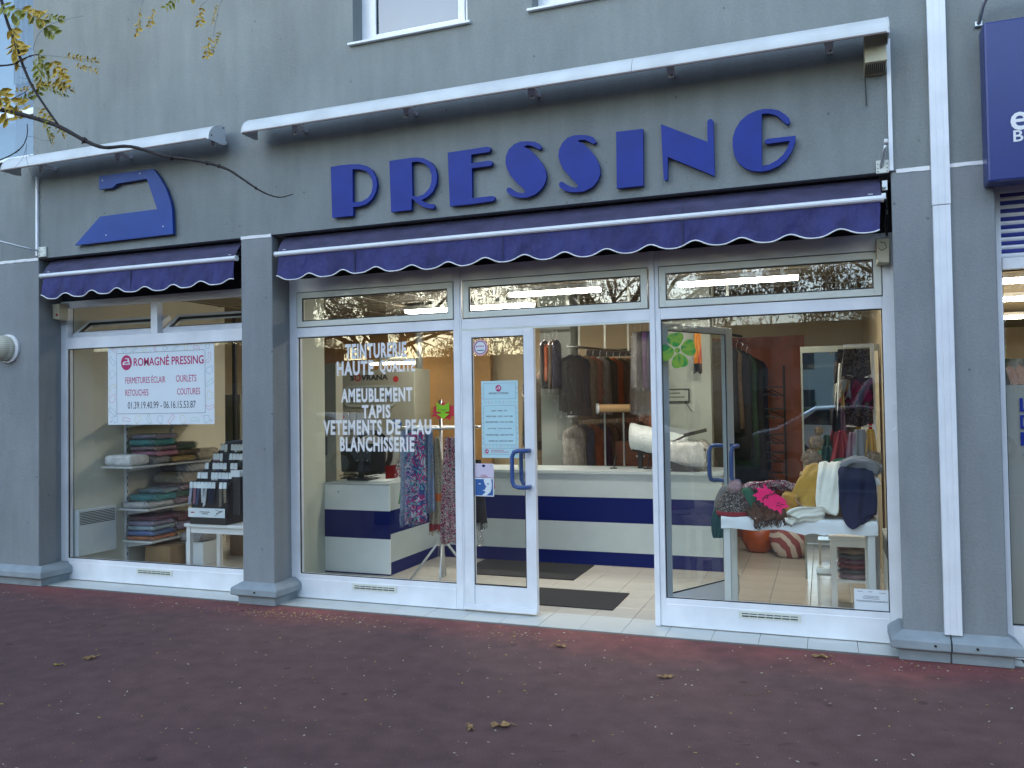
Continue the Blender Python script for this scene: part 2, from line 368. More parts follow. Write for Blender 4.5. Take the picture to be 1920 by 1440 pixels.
def frame(mb, x0, x1, z0, z1, t, y0, y1, tb=None):
    tb = tb or t
    mb.box(x0, x0+t, y0, y1, z0, z1); mb.box(x1-t, x1, y0, y1, z0, z1)
    mb.box(x0+t, x1-t, y0+.0005, y1-.0005, z0, z0+tb); mb.box(x0+t, x1-t, y0+.0005, y1-.0005, z1-t, z1); return mb

# ================================================================ SETTING
g = MB(); g.quad((-150, -150, -.006), (150, -150, -.006), (150, .0, -.006), (-150, .0, -.006))
tag(g.build('pavement', 'asphalt'), kind='structure')
g = MB().box(-150, 150, -15.2, -9.2, -.004, -.002); mat('road', (.04, .04, .042), .85, var=.2, vscale=3)
tag(g.build('road', 'road'), kind='structure')
g = MB().box(-150, 150, -9.2, -9.0, -.004, .03); mat('kerb', (.35, .34, .32), .8); tag(g.build('kerb', 'kerb'), kind='structure')
mat('grass', (.05, .075, .02), .9, var=.4, vscale=2)
tag(MB().box(-150, 150, -60, -15.4, -.004, .03).build('grass_verge', 'grass'), kind='structure')

# floor base and tiles
fl = MB().box(-7, 5, .0, 5.7, -.05, -.004)
fl = tag(fl.build('shop_floor', 'grout'), kind='structure')
proto_in = None; proto_out = None
for i in range(-24, 12):
    x0 = -.18+.3*i
    # outer threshold row, running the whole frontage
    if x0 > 2.2: continue
    y0 = .03
    def tile(name, x0, x1, y0, y1, m):
        mb = MB(); a = .0016
        mb.loft([[(x0+a, y0+a, -.004), (x1-a, y0+a, -.004), (x1-a, y1-a, -.004), (x0+a, y1-a, -.004)],
                 [(x0+a, y0+a, -.0012), (x1-a, y0+a, -.0012), (x1-a, y1-a, -.0012), (x0+a, y1-a, -.0012)],
                 [(x0+2.4*a, y0+2.4*a, 0), (x1-2.4*a, y0+2.4*a, 0), (x1-2.4*a, y1-2.4*a, 0), (x0+2.4*a, y1-2.4*a, 0)]])
        return mb.build(name, m, fl, origin=(x0, y0, 0))
    if proto_out is None:
        proto_out = tile('tile', 0, .3, 0, .388, 'tile_out'); proto_out.location = (x0, .03, 0)
    else:
        o = proto_out.copy(); C.objects.link(o); o.location = (x0, .03, random.uniform(-.0006, .0006))
for i in range(-8, 7):
    for j in range(0, 11):
        x0, y0 = -.18+.3*i, .418+.3*j
        if x0 < -2.6 and y0 > 1.0 or y0 > 2.4 and x0 < .3: continue
        if proto_in is None:
            proto_in = tile('tile', 0, .3, 0, .3, 'tile_in'); proto_in.location = (x0, y0, 0)
        else:
            o = proto_in.copy(); C.objects.link(o); o.location = (x0, y0, random.uniform(-.0006, .0006))
rest = MB()
for i in range(-24, 7):
    for j in range(0, 17):
        x0, y0 = -.18+.3*i, .418+.3*j
        if (-8 <= i < 7 and j < 11 and not (x0 < -2.6 and y0 > 1.0 or y0 > 2.4 and x0 < .3)) or x0 > 1.5: continue
        rest.box(x0+.002, x0+.298, y0+.002, y0+.298, -.004, 0)
tag(rest.build('tile', 'tile_in', fl), kind='stuff')

# ---------------------------------------------------------------- the building
bld = thing('shop_building', (-1, .15, 0), 'grey rendered building with the shop front in its ground floor', 'building')
WX0, WX1 = -16., 10.
holes = [rect(-7.6, -5.60, 3.93, 6.2), rect(-2.215, -1.243, 4.395, 6.0), rect(-.74, .30, 4.395, 6.0), rect(3.2, 4.4, 4.4, 6.0)]
poly_obj([rect(WX0, WX1, 2.966, 9.0)]+holes, 0, .30, 'wall', 'stucco', bld)
def pillar(pts_front, z0=.0, z1=2.962):
    # pts: x0 front, x1 front, x1 back, x0 back
    a, b_, c_, d_ = pts_front
    mb = MB(); mb.loft([[(a, 0, z), (b_, 0, z), (c_, .40, z), (d_, .40, z)] for z in (z0, z1)])
    return mb.build('pillar', 'stucco_pillar', bld, bevel=.008)
pillar((-7.3, -5.533, -5.598, -7.3)); pillar((-3.288, -2.984, -3.03, -3.24)); pillar((1.570, 2.128, 2.13, 1.60)); pillar((5.6, 6.4, 6.4, 5.6))
box(-16, -9.5, 0, .3, 0, 2.962).build('wall', 'stucco_pillar', bld); box(6.4, 10, .002, .3, 0, 2.962).build('wall', 'stucco_pillar', bld)
# white painted joint lines
def joint(x0, x1):
    mb = MB(); n = max(3, int((x1-x0)/.04)); top = []; bot = []
    for i in range(n+1):
        x = x0+(x1-x0)*i/n; top.append((x, 2.974+random.uniform(-.002, .002))); bot.append((x, 2.950+random.uniform(-.003, .003)))
    vs, fs = shape([top+bot[::-1]], .004); mb.add([(p[0], p[1]-.0035, p[2]) for p in vs], fs); mb.build('joint_line', 'white_paint', bld)
joint(-7.3, -5.54); joint(-3.286, -2.99); joint(1.60, 1.786); joint(1.892, 2.072)
# soffit and roller recess above the shop windows
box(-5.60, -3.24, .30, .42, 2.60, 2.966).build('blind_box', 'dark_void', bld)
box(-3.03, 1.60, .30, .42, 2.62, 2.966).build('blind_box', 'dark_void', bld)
# back of the room, side walls, ceiling
def st(mb, name, m, **k): return tag(mb.build(name, m, **k), kind='structure')
st(box(-5.66, -5.52, .37, 2.4, 0, 2.78), 'interior_wall', 'wall_cream')
st(box(-6.8, -5.52, 2.4, 2.5, 0, 2.78), 'interior_wall', 'wall_cream')
st(box(-6.9, -6.8, 2.4, 5.7, 0, 2.78), 'interior_wall', 'wall_warm')
st(box(-6.8, 1.62, 5.6, 5.7, 0, 2.78), 'interior_wall', 'wall_warm')
st(box(1.62, 1.72, .42, 5.7, 0, 2.78), 'interior_wall', 'wall_warm')
st(box(-3.43, -3.345, .42, 1.29, 0, 2.78), 'partition_wall', 'wall_green')
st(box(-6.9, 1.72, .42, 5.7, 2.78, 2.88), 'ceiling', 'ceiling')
gb = MB()
for i in range(14): gb.box(-6.6+.6*i-.012, -6.6+.6*i+.012, .43, 5.6, 2.772, 2.7795)
for j in range(9): gb.box(-6.8, 1.6, .6+.6*j-.012, .6+.6*j+.012, 2.7725, 2.7797)
st(gb, 'ceiling_grid', 'ceiling_bar')
st(box(-1.79, -1.44, 3.2, 3.5, 0, 2.78), 'column', 'column')
st(box(-.43, .09, 3.0, 3.15, 0, 2.78), 'column', 'column')
# plinths
def plinth(x0, x1, label, crackx=None):
    """x0,x1: width of the pillar above"""
    t = thing('plinth', ((x0+x1)/2, .1, 0), label, 'plinth', 'moulded plinths at the feet of the pillars')
    segs = [(x0, x1, True, True)] if crackx is None else [(x0, crackx-.003, True, False), (crackx+.004, x1, False, True)]
    for (a, b_, el, er) in segs:
        el_ = .065 if el else 0; er_ = .065 if er else 0
        prof = [(.0, .018), (.022, .03), (.022, .055), (.060, .075), (.065, .085), (.065, .128), (.050, .142), (.012, .165), (.0, .168)]
        # foot
        q = [(.018, -.004), (.018, .055)]
        mb = MB()
        def ring(o_, z):
            k = o_
            return [(a-(k if el else 0), .32, z), (a-(k if el else 0), -k, z), (b_+(k if er else 0), -k, z), (b_+(k if er else 0), .32, z)]
        rings = [ring(.025, -.005), ring(.026, .055), ring(.048, .066), ring(.068, .072), ring(.070, .080), ring(.069, .122), ring(.060, .134), ring(.030, .152), ring(.004, .170)]
        mb.loft(rings); mb.build('moulding', 'plinth', t, bevel=.004)
    for x in ([x0+(x1-x0)*.55] if crackx is None else [x0+(crackx-x0)*.66, crackx+(x1-crackx)*.44]):
        mb = MB(); mb.tube([(x, -.080, .103), (x, -.066, .103)], .0075, 8); mb.build('bolt_hole', 'black_plastic', t)
    return t
plinth(-7.3, -5.50, 'grey moulded plinth at the foot of the leftmost pillar')
plinth(-3.29, -2.985, 'grey moulded plinth at the foot of the narrow middle pillar')
plinth(1.57, 2.128, 'cracked grey plinth at the foot of the wide right pillar', 1.825)

# upper windows
def upwin(x0, x1, z0, z1, label, cat='window', y=.14, ft=.075):
    t = thing('upper_window', ((x0+x1)/2, y, z0), label, cat)
    f = MB(); frame(f, x0, x1, z0, z1, ft, y, y+.06, .05); f.build('frame', 'white_frame', t, bevel=.003)
    f = MB(); frame(f, x0+ft+.002, x1-ft-.002, z0+.052, z1-ft, .055, y-.012, y+.03, .05); f.build('sash', 'white_frame', t, bevel=.003)
    f = MB(); frame(f, x0+ft+.057, x1-ft-.057, z0+.102, z1-ft-.055, .006, y+.004, y+.008); f.build('gasket', 'gasket', t)
    MB().quad((x0+.1, y+.012, z0+.1), (x1-.1, y+.012, z0+.1), (x1-.1, y+.012, z1-.1), (x0+.1, y+.012, z1-.1)).build('pane', 'glass_up', t)
    s = MB(); s.loft([[(x, -.035, z0-.022), (x, -.035, z0-.004), (x, y+.0, z0+.012), (x, y+.0, z0-.006)] for x in (x0-.03, x1+.03)]); s.build('sill', 'white_frame', t, bevel=.003)
    MB().box(x0, x1, .29, .30, z0, z1).build('curtain', 'curtain_up', t)
    return t
mat('curtain_up', (.10, .11, .12), .9, var=.3, vscale=3)
mat('curtain_net', (.45, .47, .44), .9, var=.25, vscale=20, stretch=(6, 1, .3))
upwin(-2.215, -1.243, 4.395, 6.0, 'white framed upper window above the gap between the two hoods')
upwin(-.74, .30, 4.395, 6.0, 'white upper window cut by the top edge, right of the other one')
upwin(3.2, 4.4, 4.4, 6.0, 'white upper window high above the neighbouring shop')
# big left glazing
t = thing('upper_window', (-6.6, .14, 3.93), 'large upper window at the top left behind the branches', 'window')
f = MB(); frame(f, -7.6, -5.60, 3.93, 6.2, .05, .10, .16); f.box(-7.55, -5.65, .095, .15, 4.36, 4.42); f.build('frame', 'white_frame', t)
MB().quad((-7.55, .125, 4.42), (-5.65, .125, 4.42), (-5.65, .125, 6.15), (-7.55, .125, 6.15)).build('pane', 'glass_up', t)
MB().box(-7.55, -5.65, .118, .13, 3.98, 4.36).build('panel', 'glass_up', t)
MB().box(-7.55, -6.15, .26, .28, 3.98, 6.15).build('blind', 'alu', t)
f = MB(); rings = []
for i in range(40):
    x = -6.15+i*.55/39; rings.append([(x, .24+.02*math.sin(i*1.3), 4.75), (x, .24+.02*math.sin(i*1.3), 6.15)])
f.loft(rings, cap=False, close=False); f.build('curtain', 'curtain_net', t)
f = MB(); f.loft([[(x, -.05, 3.885), (x, -.05, 3.915), (x, .1, 3.94), (x, .1, 3.91)] for x in (-7.65, -5.60)]); f.build('sill', 'white_frame', t)
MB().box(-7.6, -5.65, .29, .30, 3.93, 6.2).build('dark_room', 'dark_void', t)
# ================================================================ SHOP WINDOWS
FY0, FY1, GY = .275, .345, .305
def glass_pane(x0, x1, z0, z1, parent, name='pane', y=GY, m='glass'):
    f = MB(); frame(f, x0-.004, x1+.004, z0-.004, z1+.004, .010, y-.012, y-.002); f.build('gasket', 'gasket', parent)
    return MB().quad((x0, y, z0), (x1, y, z0), (x1, y, z1), (x0, y, z1)).build(name, m, parent)
def vent(cx, parent, w=.40, z=.10):
    v = box(cx-w/2, cx+w/2, FY0-.012, FY0-.001, z, z+.052).build('vent_grille', 'cream_frame', parent, bevel=.002)
    s = MB(); n = 7
    for r in range(2):
        for k in range(n):
            a = cx-w/2+.018+(w-.036)*k/n; s.box(a+.003, a+(w-.036)/n-.003, FY0-.0135, FY0-.011, z+.012+r*.016, z+.019+r*.016)
    s.build('slot', 'gasket', v)
    s = MB()
    for k in range(n):
        a = cx-w/2+.018+(w-.036)*k/n; s.obox((a+(w-.036)/n/2, FY0-.016, z+.026), ((w-.036)/n-.008, .009, .004), (R(25), 0, 0))
    s.build('louvre', 'cream_frame', v)
    return v
def casement(x0, x1, z0, z1, parent, y0=FY0-.008):
    """opening top light: cream sash with its pane (z0..z1, x0..x1 are the pane)"""
    f = MB(); frame(f, x0-.048, x1+.048, z0-.048, z1+.048, .046, y0, y0+.05)
    f.build('sash', 'cream_frame', parent, bevel=.003)
    f = MB(); frame(f, x0-.054, x1+.054, z0-.054, z1+.054, .004, y0+.006, y0+.012); f.build('seal', 'gasket', parent)
    return glass_pane(x0, x1, z0, z1, parent, 'top_pane', y0+.022, 'glass_top')

# --- left bay
L = thing('shop_window', (-4.4, .3, 0), 'white framed shop window left of the narrow middle pillar, with two tilted top lights', 'shop window')
f = MB()
f.box(-5.60, -5.504, FY0, FY1, 0.006, 2.60); f.box(-3.40, -3.245, FY0, FY1, .006, 2.60)
f.box(-5.504, -3.40, FY0+.001, FY1, .10, .197); f.box(-5.504, -3.40, FY0+.001, FY1, 2.152, 2.254); f.box(-5.504, -3.40, FY0+.001, FY1, 2.537, 2.60)
f.box(-4.50, -4.425, FY0+.0015, FY1, 2.254, 2.537)
f.build('frame', 'white_frame', L, bevel=.003)
box(-5.504, -3.40, FY0-.004, FY0+.03, .006, .16).build('kick_panel', 'white_frame', L, bevel=.003)
vent(-4.46, L)
glass_pane(-5.504, -3.40, .197, 2.152, L)
for (a, b_) in ((-5.49, -4.515), (-4.41, -3.42)):
    s = thing('tilted_sash', ((a+b_)/2, .33, 2.268), None, None); s.parent = L; s.location = Vector((0+(a+b_)/2, .33, 2.268))-Vector(L.location)
    hw = (b_-a)/2; mb = MB(); h = .26
    frame(mb, -hw, hw, 0, h, .050, -.022, .022)
    me = mb.build('sash', 'white_frame', None, bevel=.003); me.parent = s; me.rotation_euler = (R(-52), 0, 0)
    mb = MB(); frame(mb, -hw+.048, hw-.048, .048, h-.048, .008, -.024, .0); o = mb.build('gasket', 'gasket', None); o.parent = s; o.rotation_euler = (R(-52), 0, 0)
    o = MB().quad((-hw+.04, 0, .04), (hw-.04, 0, .04), (hw-.04, 0, h-.04), (-hw+.04, 0, h-.04)).build('pane', 'glass', None); o.parent = s; o.rotation_euler = (R(-52), 0, 0)

# --- middle bay
W = thing('shop_window', (-2.25, .3, 0), 'white framed shop window with white lettering, between narrow pillar and glass door', 'shop window')
f = MB()
f.box(-3.03, -2.939, FY0, FY1, .006, 2.64); f.box(-1.517, -1.462, FY0, FY1, .006, 2.64)
f.box(-2.939, -1.517, FY0+.001, FY1, .10, .197); f.box(-2.939, -1.517, FY0+.001, FY1, 2.152, 2.232); f.box(-2.939, -1.517, FY0+.001, FY1, 2.528, 2.64)
f.build('frame', 'white_frame', W, bevel=.003)
box(-2.939, -1.517, FY0-.004, FY0+.03, .006, .16).build('kick_panel', 'white_frame', W, bevel=.003)
vent(-2.23, W)
glass_pane(-2.939, -1.517, .197, 2.152, W)
casement(-2.89, -1.563, 2.285, 2.473, W)

# --- door bay
D = thing('shop_entrance', (-.72, .3, 0), 'white framed entrance with one closed and one open glazed door leaf', 'shop entrance')
f = MB()
f.box(-1.459, -1.446, FY0-.004, FY1, .006, 2.64)
f.box(-1.446, .012, FY0+.001, FY1, 2.150, 2.232); f.box(-1.446, .012, FY0+.001, FY1, 2.528, 2.64); f.box(.012, .05, FY0-.012, FY1+.02, .004, 2.64)
f.build('frame', 'white_frame', D, bevel=.003)
f = MB(); f.box(-1.446, .01, FY0-.003, FY0+.02, 2.135, 2.149); f.build('head_seal', 'cream_frame', D)
casement(-1.38, -.051, 2.285, 2.473, D)
def leaf(x0, x1, name, parent, rot=0, hinge=None):
    e = thing(name, (0, 0, 0), None, None); del_ = None
    e.parent = parent
    if rot: e.location = Vector(hinge)-Vector(parent.location); e.rotation_euler = (0, 0, rot)
    else: e.location = Vector((0, 0, 0))-Vector(parent.location)
    def put(mb, nm, m, **k):
        o = mb.build(nm, m, None, **k); o.parent = e; return o
    y0, y1 = (FY0-.006, FY0+.044) if not rot else (-.025, .025)
    f = MB(); t = .080
    f.box(x0, x0+t, y0, y1, .02, 2.135); f.box(x1-t, x1, y0, y1, .02, 2.135)
    f.box(x0+t, x1-t, y0+.001, y1-.001, 2.085, 2.135); f.box(x0+t, x1-t, y0+.001, y1-.001, .02, .06)
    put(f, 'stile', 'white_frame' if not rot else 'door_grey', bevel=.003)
    f = MB().box(x0+t, x1-t, y0+.008, y1-.008, .06, .205); put(f, 'bottom_panel', 'white_frame', bevel=.002)
    f = MB().box(x0+.004, x1-.004, y0-.014, y0-.001, .016, .05); put(f, 'weather_bar', 'white_frame', bevel=.003)
    f = MB(); frame(f, x0+t-.004, x1-t+.004, .203, 2.088, .010, y0+.006, y0+.012); put(f, 'gasket', 'gasket')
    f = MB(); ym = (y0+y1)/2; f.quad((x0+t, ym, .208), (x1-t, ym, .208), (x1-t, ym, 2.083), (x0+t, ym, 2.083)); put(f, 'pane', 'glass')
    # bow handles on both faces: grip stands over the glass, feet on the stile
    for (yy, sgn) in ((y0, -1), (y1, 1)):
        f = MB(); xf = x1-.045; xg = x1-.155; o_ = sgn*.075
        P = [(xf, yy, 1.225), (xf, yy+o_*.8, 1.225), (xf-.02, yy+o_, 1.225), (xg+.05, yy+o_, 1.225), (xg+.015, yy+o_, 1.215), (xg, yy+o_, 1.18), (xg, yy+o_, 1.0), (xg+.015, yy+o_, .965), (xg+.05, yy+o_, .955), (xf-.02, yy+o_, .955), (xf, yy+o_*.8, .955), (xf, yy, .955)]
        f.tube(P, .0165, 12); put(f, 'handle', 'handle_blue', smooth=True)
    return e
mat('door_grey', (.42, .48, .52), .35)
lf = leaf(-1.444, -.862, 'door_leaf', D)
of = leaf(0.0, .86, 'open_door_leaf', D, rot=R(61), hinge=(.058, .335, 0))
of['label'] = 'right door leaf, swung open into the shop'
f = MB().box(.80, .86, -.045, -.026, .10, .24); o = f.build('floor_bolt', 'alu', None, bevel=.004); o.parent = of

# --- right bay
Q = thing('shop_window', (.8, .3, 0), 'white framed shop window right of the open doorway, scarves on a table behind it', 'shop window')
f = MB()
f.box(.05, .088, FY0, FY1, .006, 2.64); f.box(1.520, 1.60, FY0, FY1, .006, 2.64)
f.box(.088, 1.520, FY0+.001, FY1, .10, .197); f.box(.088, 1.520, FY0+.001, FY1, 2.152, 2.232); f.box(.088, 1.520, FY0+.001, FY1, 2.528, 2.64)
f.build('frame', 'white_frame', Q, bevel=.003)
box(.088, 1.520, FY0-.004, FY0+.03, .006, .16).build('kick_panel', 'white_frame', Q, bevel=.003)
vent(.78, Q)
glass_pane(.088, 1.520, .197, 2.152, Q)
casement(.131, 1.471, 2.285, 2.473, Q)
# small white plate stuck between window frame and pillar
f = MB(); vs, fs = shape([[(-.03, .085), (.0, .06), (.0, -.06), (-.03, -.085), (.035, -.10), (.035, .10)]], .012); f.add([(x+1.575, y+.02, z+1.46) for x, y, z in vs], fs)
one(f, 'contact_plate', 'paper', 'small white plate with a toothed edge on the right window frame', 'plate', (1.575, .03, 1.46))

# ================================================================ HOODS
def hood(x0, x1, label, brackets, joint=None, ends=(True, True)):
    t = thing('light_hood', ((x0+x1)/2, -.2, 3.72), label, 'hood', 'long white hoods over the signs')
    # cross-section: curved front, flat underside, hollow behind
    prof = []
    for i in range(9):
        a = R(8+82*i/8); prof.append((-.085-.195*math.cos(a), 3.722+.145*math.sin(a)))
    inner = [(y+.012, z-.012) for y, z in prof[::-1]]
    sec = [(-.280, 3.716)]+prof+inner+[(-.270, 3.716)]
    spans = [(x0, joint-.0015), (joint+.0015, x1)] if joint else [(x0, x1)]
    for a, b_ in spans:
        mb = MB(); mb.loft([[(a, y, z) for y, z in sec], [(b_, y, z) for y, z in sec]], cap=True); mb.build('hood_section', 'hood_white', t)
    mb = MB(); mb.box(x0+.01, x1-.01, -.296, -.286, 3.708, 3.718); mb.build('drip_edge', 'seal_brown', t)
    cap = [(-.282, 3.712)]+[(y-.002, z+.002) for y, z in prof]+[(-.08, 3.72), (-.12, 3.71)]
    for x in (x0-.006, x1+.001):
        mb = MB(); mb.loft([[(x, y, z) for y, z in cap], [(x+.006, y, z) for y, z in cap]]); e = mb.build('end_cap', 'hood_white', t)
        s = MB()
        for (y, z) in ((-.25, 3.75), (-.11, 3.85)): s.tube([(x-.003, y, z), (x+.010, y, z)], .006, 8)
        s.build('screw', 'black_plastic', e)
    for x in brackets:
        mb = MB()
        mb.loft([[(x-.019, -.150, 3.692), (x+.019, -.150, 3.692), (x+.024, -.150, 3.775), (x-.032, -.150, 3.775)],
                 [(x-.019, -.156, 3.692), (x+.019, -.156, 3.692), (x+.024, -.156, 3.775), (x-.032, -.156, 3.775)]])
        mb.box(x-.010, x+.014, -.150, -.003, 3.752, 3.775)
        for xx in (x-.03, x+.022):
            mb.loft([[(xx, -.07, 3.785), (xx+.004, -.07, 3.785), (xx+.004, -.07, 3.85), (xx, -.07, 3.85)], [(xx, -.18, 3.80), (xx+.004, -.18, 3.80), (xx+.004, -.18, 3.83), (xx, -.18, 3.83)]])
        b_ = mb.build('bracket', 'white_frame', t)
        s = MB(); s.tube([(x+.006, -.155, 3.706), (x+.006, -.160, 3.706)], .0055, 6); s.build('bolt', 'black_plastic', b_)
    # neon tray behind
    return t
mat('seal_brown', (.16, .12, .11), .6)
hood(-3.05, 1.557, 'long white curved hood above the eight blue letters', [-2.645, -1.675, -.70, .265, 1.235], joint=.03)
hood(-5.65, -3.375, 'shorter white curved hood above the blue iron', [-5.32, -4.435, -3.43])

# ================================================================ BLUE LETTERS
GL={
'P': [(-2.398, 3.437), (-2.311, 3.441), (-2.216, 3.437), (-2.137, 3.428), (-2.075, 3.407), (-2.029, 3.37), (-1.999, 3.312), (-1.989, 3.256), (-2.0, 3.203), (-2.032, 3.152), (-2.079, 3.118), (-2.141, 3.104), (-2.201, 3.104), (-2.202, 3.038), (-2.388, 3.039)] ,
'Ph': [(-2.204, 3.397), (-2.138, 3.389), (-2.084, 3.369), (-2.048, 3.331), (-2.03, 3.288), (-2.028, 3.247), (-2.039, 3.2), (-2.07, 3.162), (-2.125, 3.14), (-2.204, 3.141)] ,
'R': [(-1.883, 3.424), (-1.694, 3.426), (-1.65, 3.423), (-1.591, 3.41), (-1.533, 3.374), (-1.497, 3.323), (-1.486, 3.262), (-1.491, 3.209), (-1.521, 3.153), (-1.565, 3.118), (-1.617, 3.099), (-1.581, 3.075), (-1.544, 3.064), (-1.515, 3.059), (-1.508, 3.042), (-1.516, 3.026), (-1.545, 3.028), (-1.596, 3.043), (-1.647, 3.075), (-1.687, 3.111), (-1.698, 3.12), (-1.7, 3.034), (-1.872, 3.034)] ,
'Rh': [(-1.695, 3.392), (-1.635, 3.39), (-1.584, 3.366), (-1.548, 3.329), (-1.531, 3.28), (-1.532, 3.227), (-1.55, 3.183), (-1.595, 3.141), (-1.646, 3.129), (-1.691, 3.137)] ,
'E': [(-1.397, 3.428), (-1.209, 3.431), (-1.082, 3.434), (-1.059, 3.426), (-1.056, 3.409), (-1.069, 3.394), (-1.209, 3.391), (-1.21, 3.327), (-1.077, 3.331), (-1.049, 3.326), (-1.043, 3.307), (-1.057, 3.292), (-1.206, 3.291), (-1.207, 3.072), (-1.053, 3.072), (-1.031, 3.066), (-1.029, 3.047), (-1.043, 3.035), (-1.207, 3.029), (-1.385, 3.031)] ,
'S': [(-0.67, 3.378), (-0.685, 3.405), (-0.722, 3.425), (-0.775, 3.435), (-0.829, 3.438), (-0.877, 3.425), (-0.918, 3.392), (-0.939, 3.349), (-0.944, 3.305), (-0.934, 3.259), (-0.907, 3.204), (-0.861, 3.148), (-0.818, 3.105), (-0.794, 3.077), (-0.811, 3.066), (-0.848, 3.075), (-0.882, 3.094), (-0.909, 3.117), (-0.932, 3.12), (-0.939, 3.102), (-0.927, 3.078), (-0.903, 3.06), (-0.869, 3.044), (-0.829, 3.036), (-0.782, 3.034), (-0.721, 3.05), (-0.674, 3.084), (-0.647, 3.125), (-0.636, 3.168), (-0.643, 3.213), (-0.671, 3.267), (-0.717, 3.329), (-0.763, 3.376), (-0.8, 3.399), (-0.782, 3.407), (-0.749, 3.401), (-0.716, 3.383), (-0.694, 3.367), (-0.676, 3.365)] ,
'S2': [(-0.273, 3.368), (-0.294, 3.402), (-0.331, 3.419), (-0.382, 3.429), (-0.434, 3.432), (-0.479, 3.422), (-0.518, 3.389), (-0.541, 3.346), (-0.547, 3.302), (-0.538, 3.257), (-0.513, 3.204), (-0.468, 3.149), (-0.427, 3.101), (-0.405, 3.076), (-0.421, 3.065), (-0.453, 3.073), (-0.489, 3.093), (-0.514, 3.114), (-0.535, 3.119), (-0.547, 3.104), (-0.541, 3.082), (-0.511, 3.056), (-0.466, 3.039), (-0.415, 3.033), (-0.364, 3.035), (-0.306, 3.057), (-0.268, 3.096), (-0.248, 3.143), (-0.253, 3.199), (-0.277, 3.258), (-0.321, 3.319), (-0.364, 3.365), (-0.405, 3.389), (-0.389, 3.395), (-0.351, 3.391), (-0.32, 3.372), (-0.295, 3.356), (-0.278, 3.359)] ,
'I': [(-0.133, 3.418), (0.053, 3.415), (0.048, 3.029), (-0.135, 3.03)] ,
'N': [(0.174, 3.43), (0.477, 3.273), (0.478, 3.404), (0.488, 3.42), (0.507, 3.42), (0.517, 3.405), (0.518, 3.042), (0.215, 3.205), (0.212, 3.056), (0.199, 3.045), (0.185, 3.059)] ,
'G': [(0.994, 3.333), (0.989, 3.358), (0.962, 3.39), (0.925, 3.419), (0.882, 3.434), (0.833, 3.441), (0.783, 3.435), (0.733, 3.416), (0.688, 3.382), (0.656, 3.333), (0.638, 3.277), (0.636, 3.219), (0.646, 3.16), (0.671, 3.11), (0.709, 3.073), (0.758, 3.048), (0.808, 3.039), (0.863, 3.042), (0.923, 3.064), (0.967, 3.099), (1.0, 3.146), (1.02, 3.2), (1.025, 3.243), (0.851, 3.245), (0.834, 3.233), (0.839, 3.219), (0.855, 3.213), (0.989, 3.216), (0.974, 3.172), (0.946, 3.13), (0.907, 3.1), (0.863, 3.079), (0.815, 3.074), (0.822, 3.41), (0.871, 3.407), (0.914, 3.386), (0.945, 3.353), (0.964, 3.33), (0.979, 3.322)] ,
'iron': [(-4.76, 3.628), (-4.153, 3.623), (-4.086, 3.542), (-4.02, 3.444), (-3.973, 3.333), (-3.955, 3.256), (-3.946, 3.047), (-5.046, 3.04), (-4.751, 3.27), (-4.113, 3.274), (-4.227, 3.546), (-4.558, 3.54), (-4.608, 3.509), (-4.761, 3.51)] ,
'clover': [] ,
}
def letter(polys, name, label, m='sign_blue', y=-.045, d=.028, group='blue letters over the main awning'):
    vs, fs = shape(polys, d); xs = [p[0] for p in polys[0]]; zs = [p[1] for p in polys[0]]
    o = MB().add([(a, b+y, c) for a, b, c in vs], fs).build(name, m, origin=(sum(xs)/len(xs), y, min(zs)), bevel=.0025)
    return tag(o, label, 'letter', group)
for key, hole, lab in [('P', 'Ph', 'flat blue letter P, leftmost of the row on the grey wall'), ('R', 'Rh', 'flat blue letter R between the P and the E'),
                       ('E', None, 'flat blue letter E with one wide block stem'), ('S', None, 'flat blue letter S right beside the E'), ('S2', None, 'flat blue letter S left beside the block letter I'),
                       ('I', None, 'flat blue letter I, a plain upright block'), ('N', None, 'flat blue letter N with a thick slanting bar'), ('G', None, 'flat blue round letter G, rightmost of the row')]:
    letter([GL[key]]+([GL[hole]] if hole else []), 'sign_letter', lab)
o = letter([GL['iron']], 'iron_sign', 'glossy blue cut-out of a clothes iron on the grey wall', 'iron_blue', group=None)
o['category'] = 'sign'
s = MB()
for x, z in ((-4.72, 3.585), (-4.30, 3.60), (-4.05, 3.12), (-4.68, 3.10)): s.tube([(x, -.040, z), (x, -.048, z)], .006, 8)
s.build('screw', 'white_paint', o)

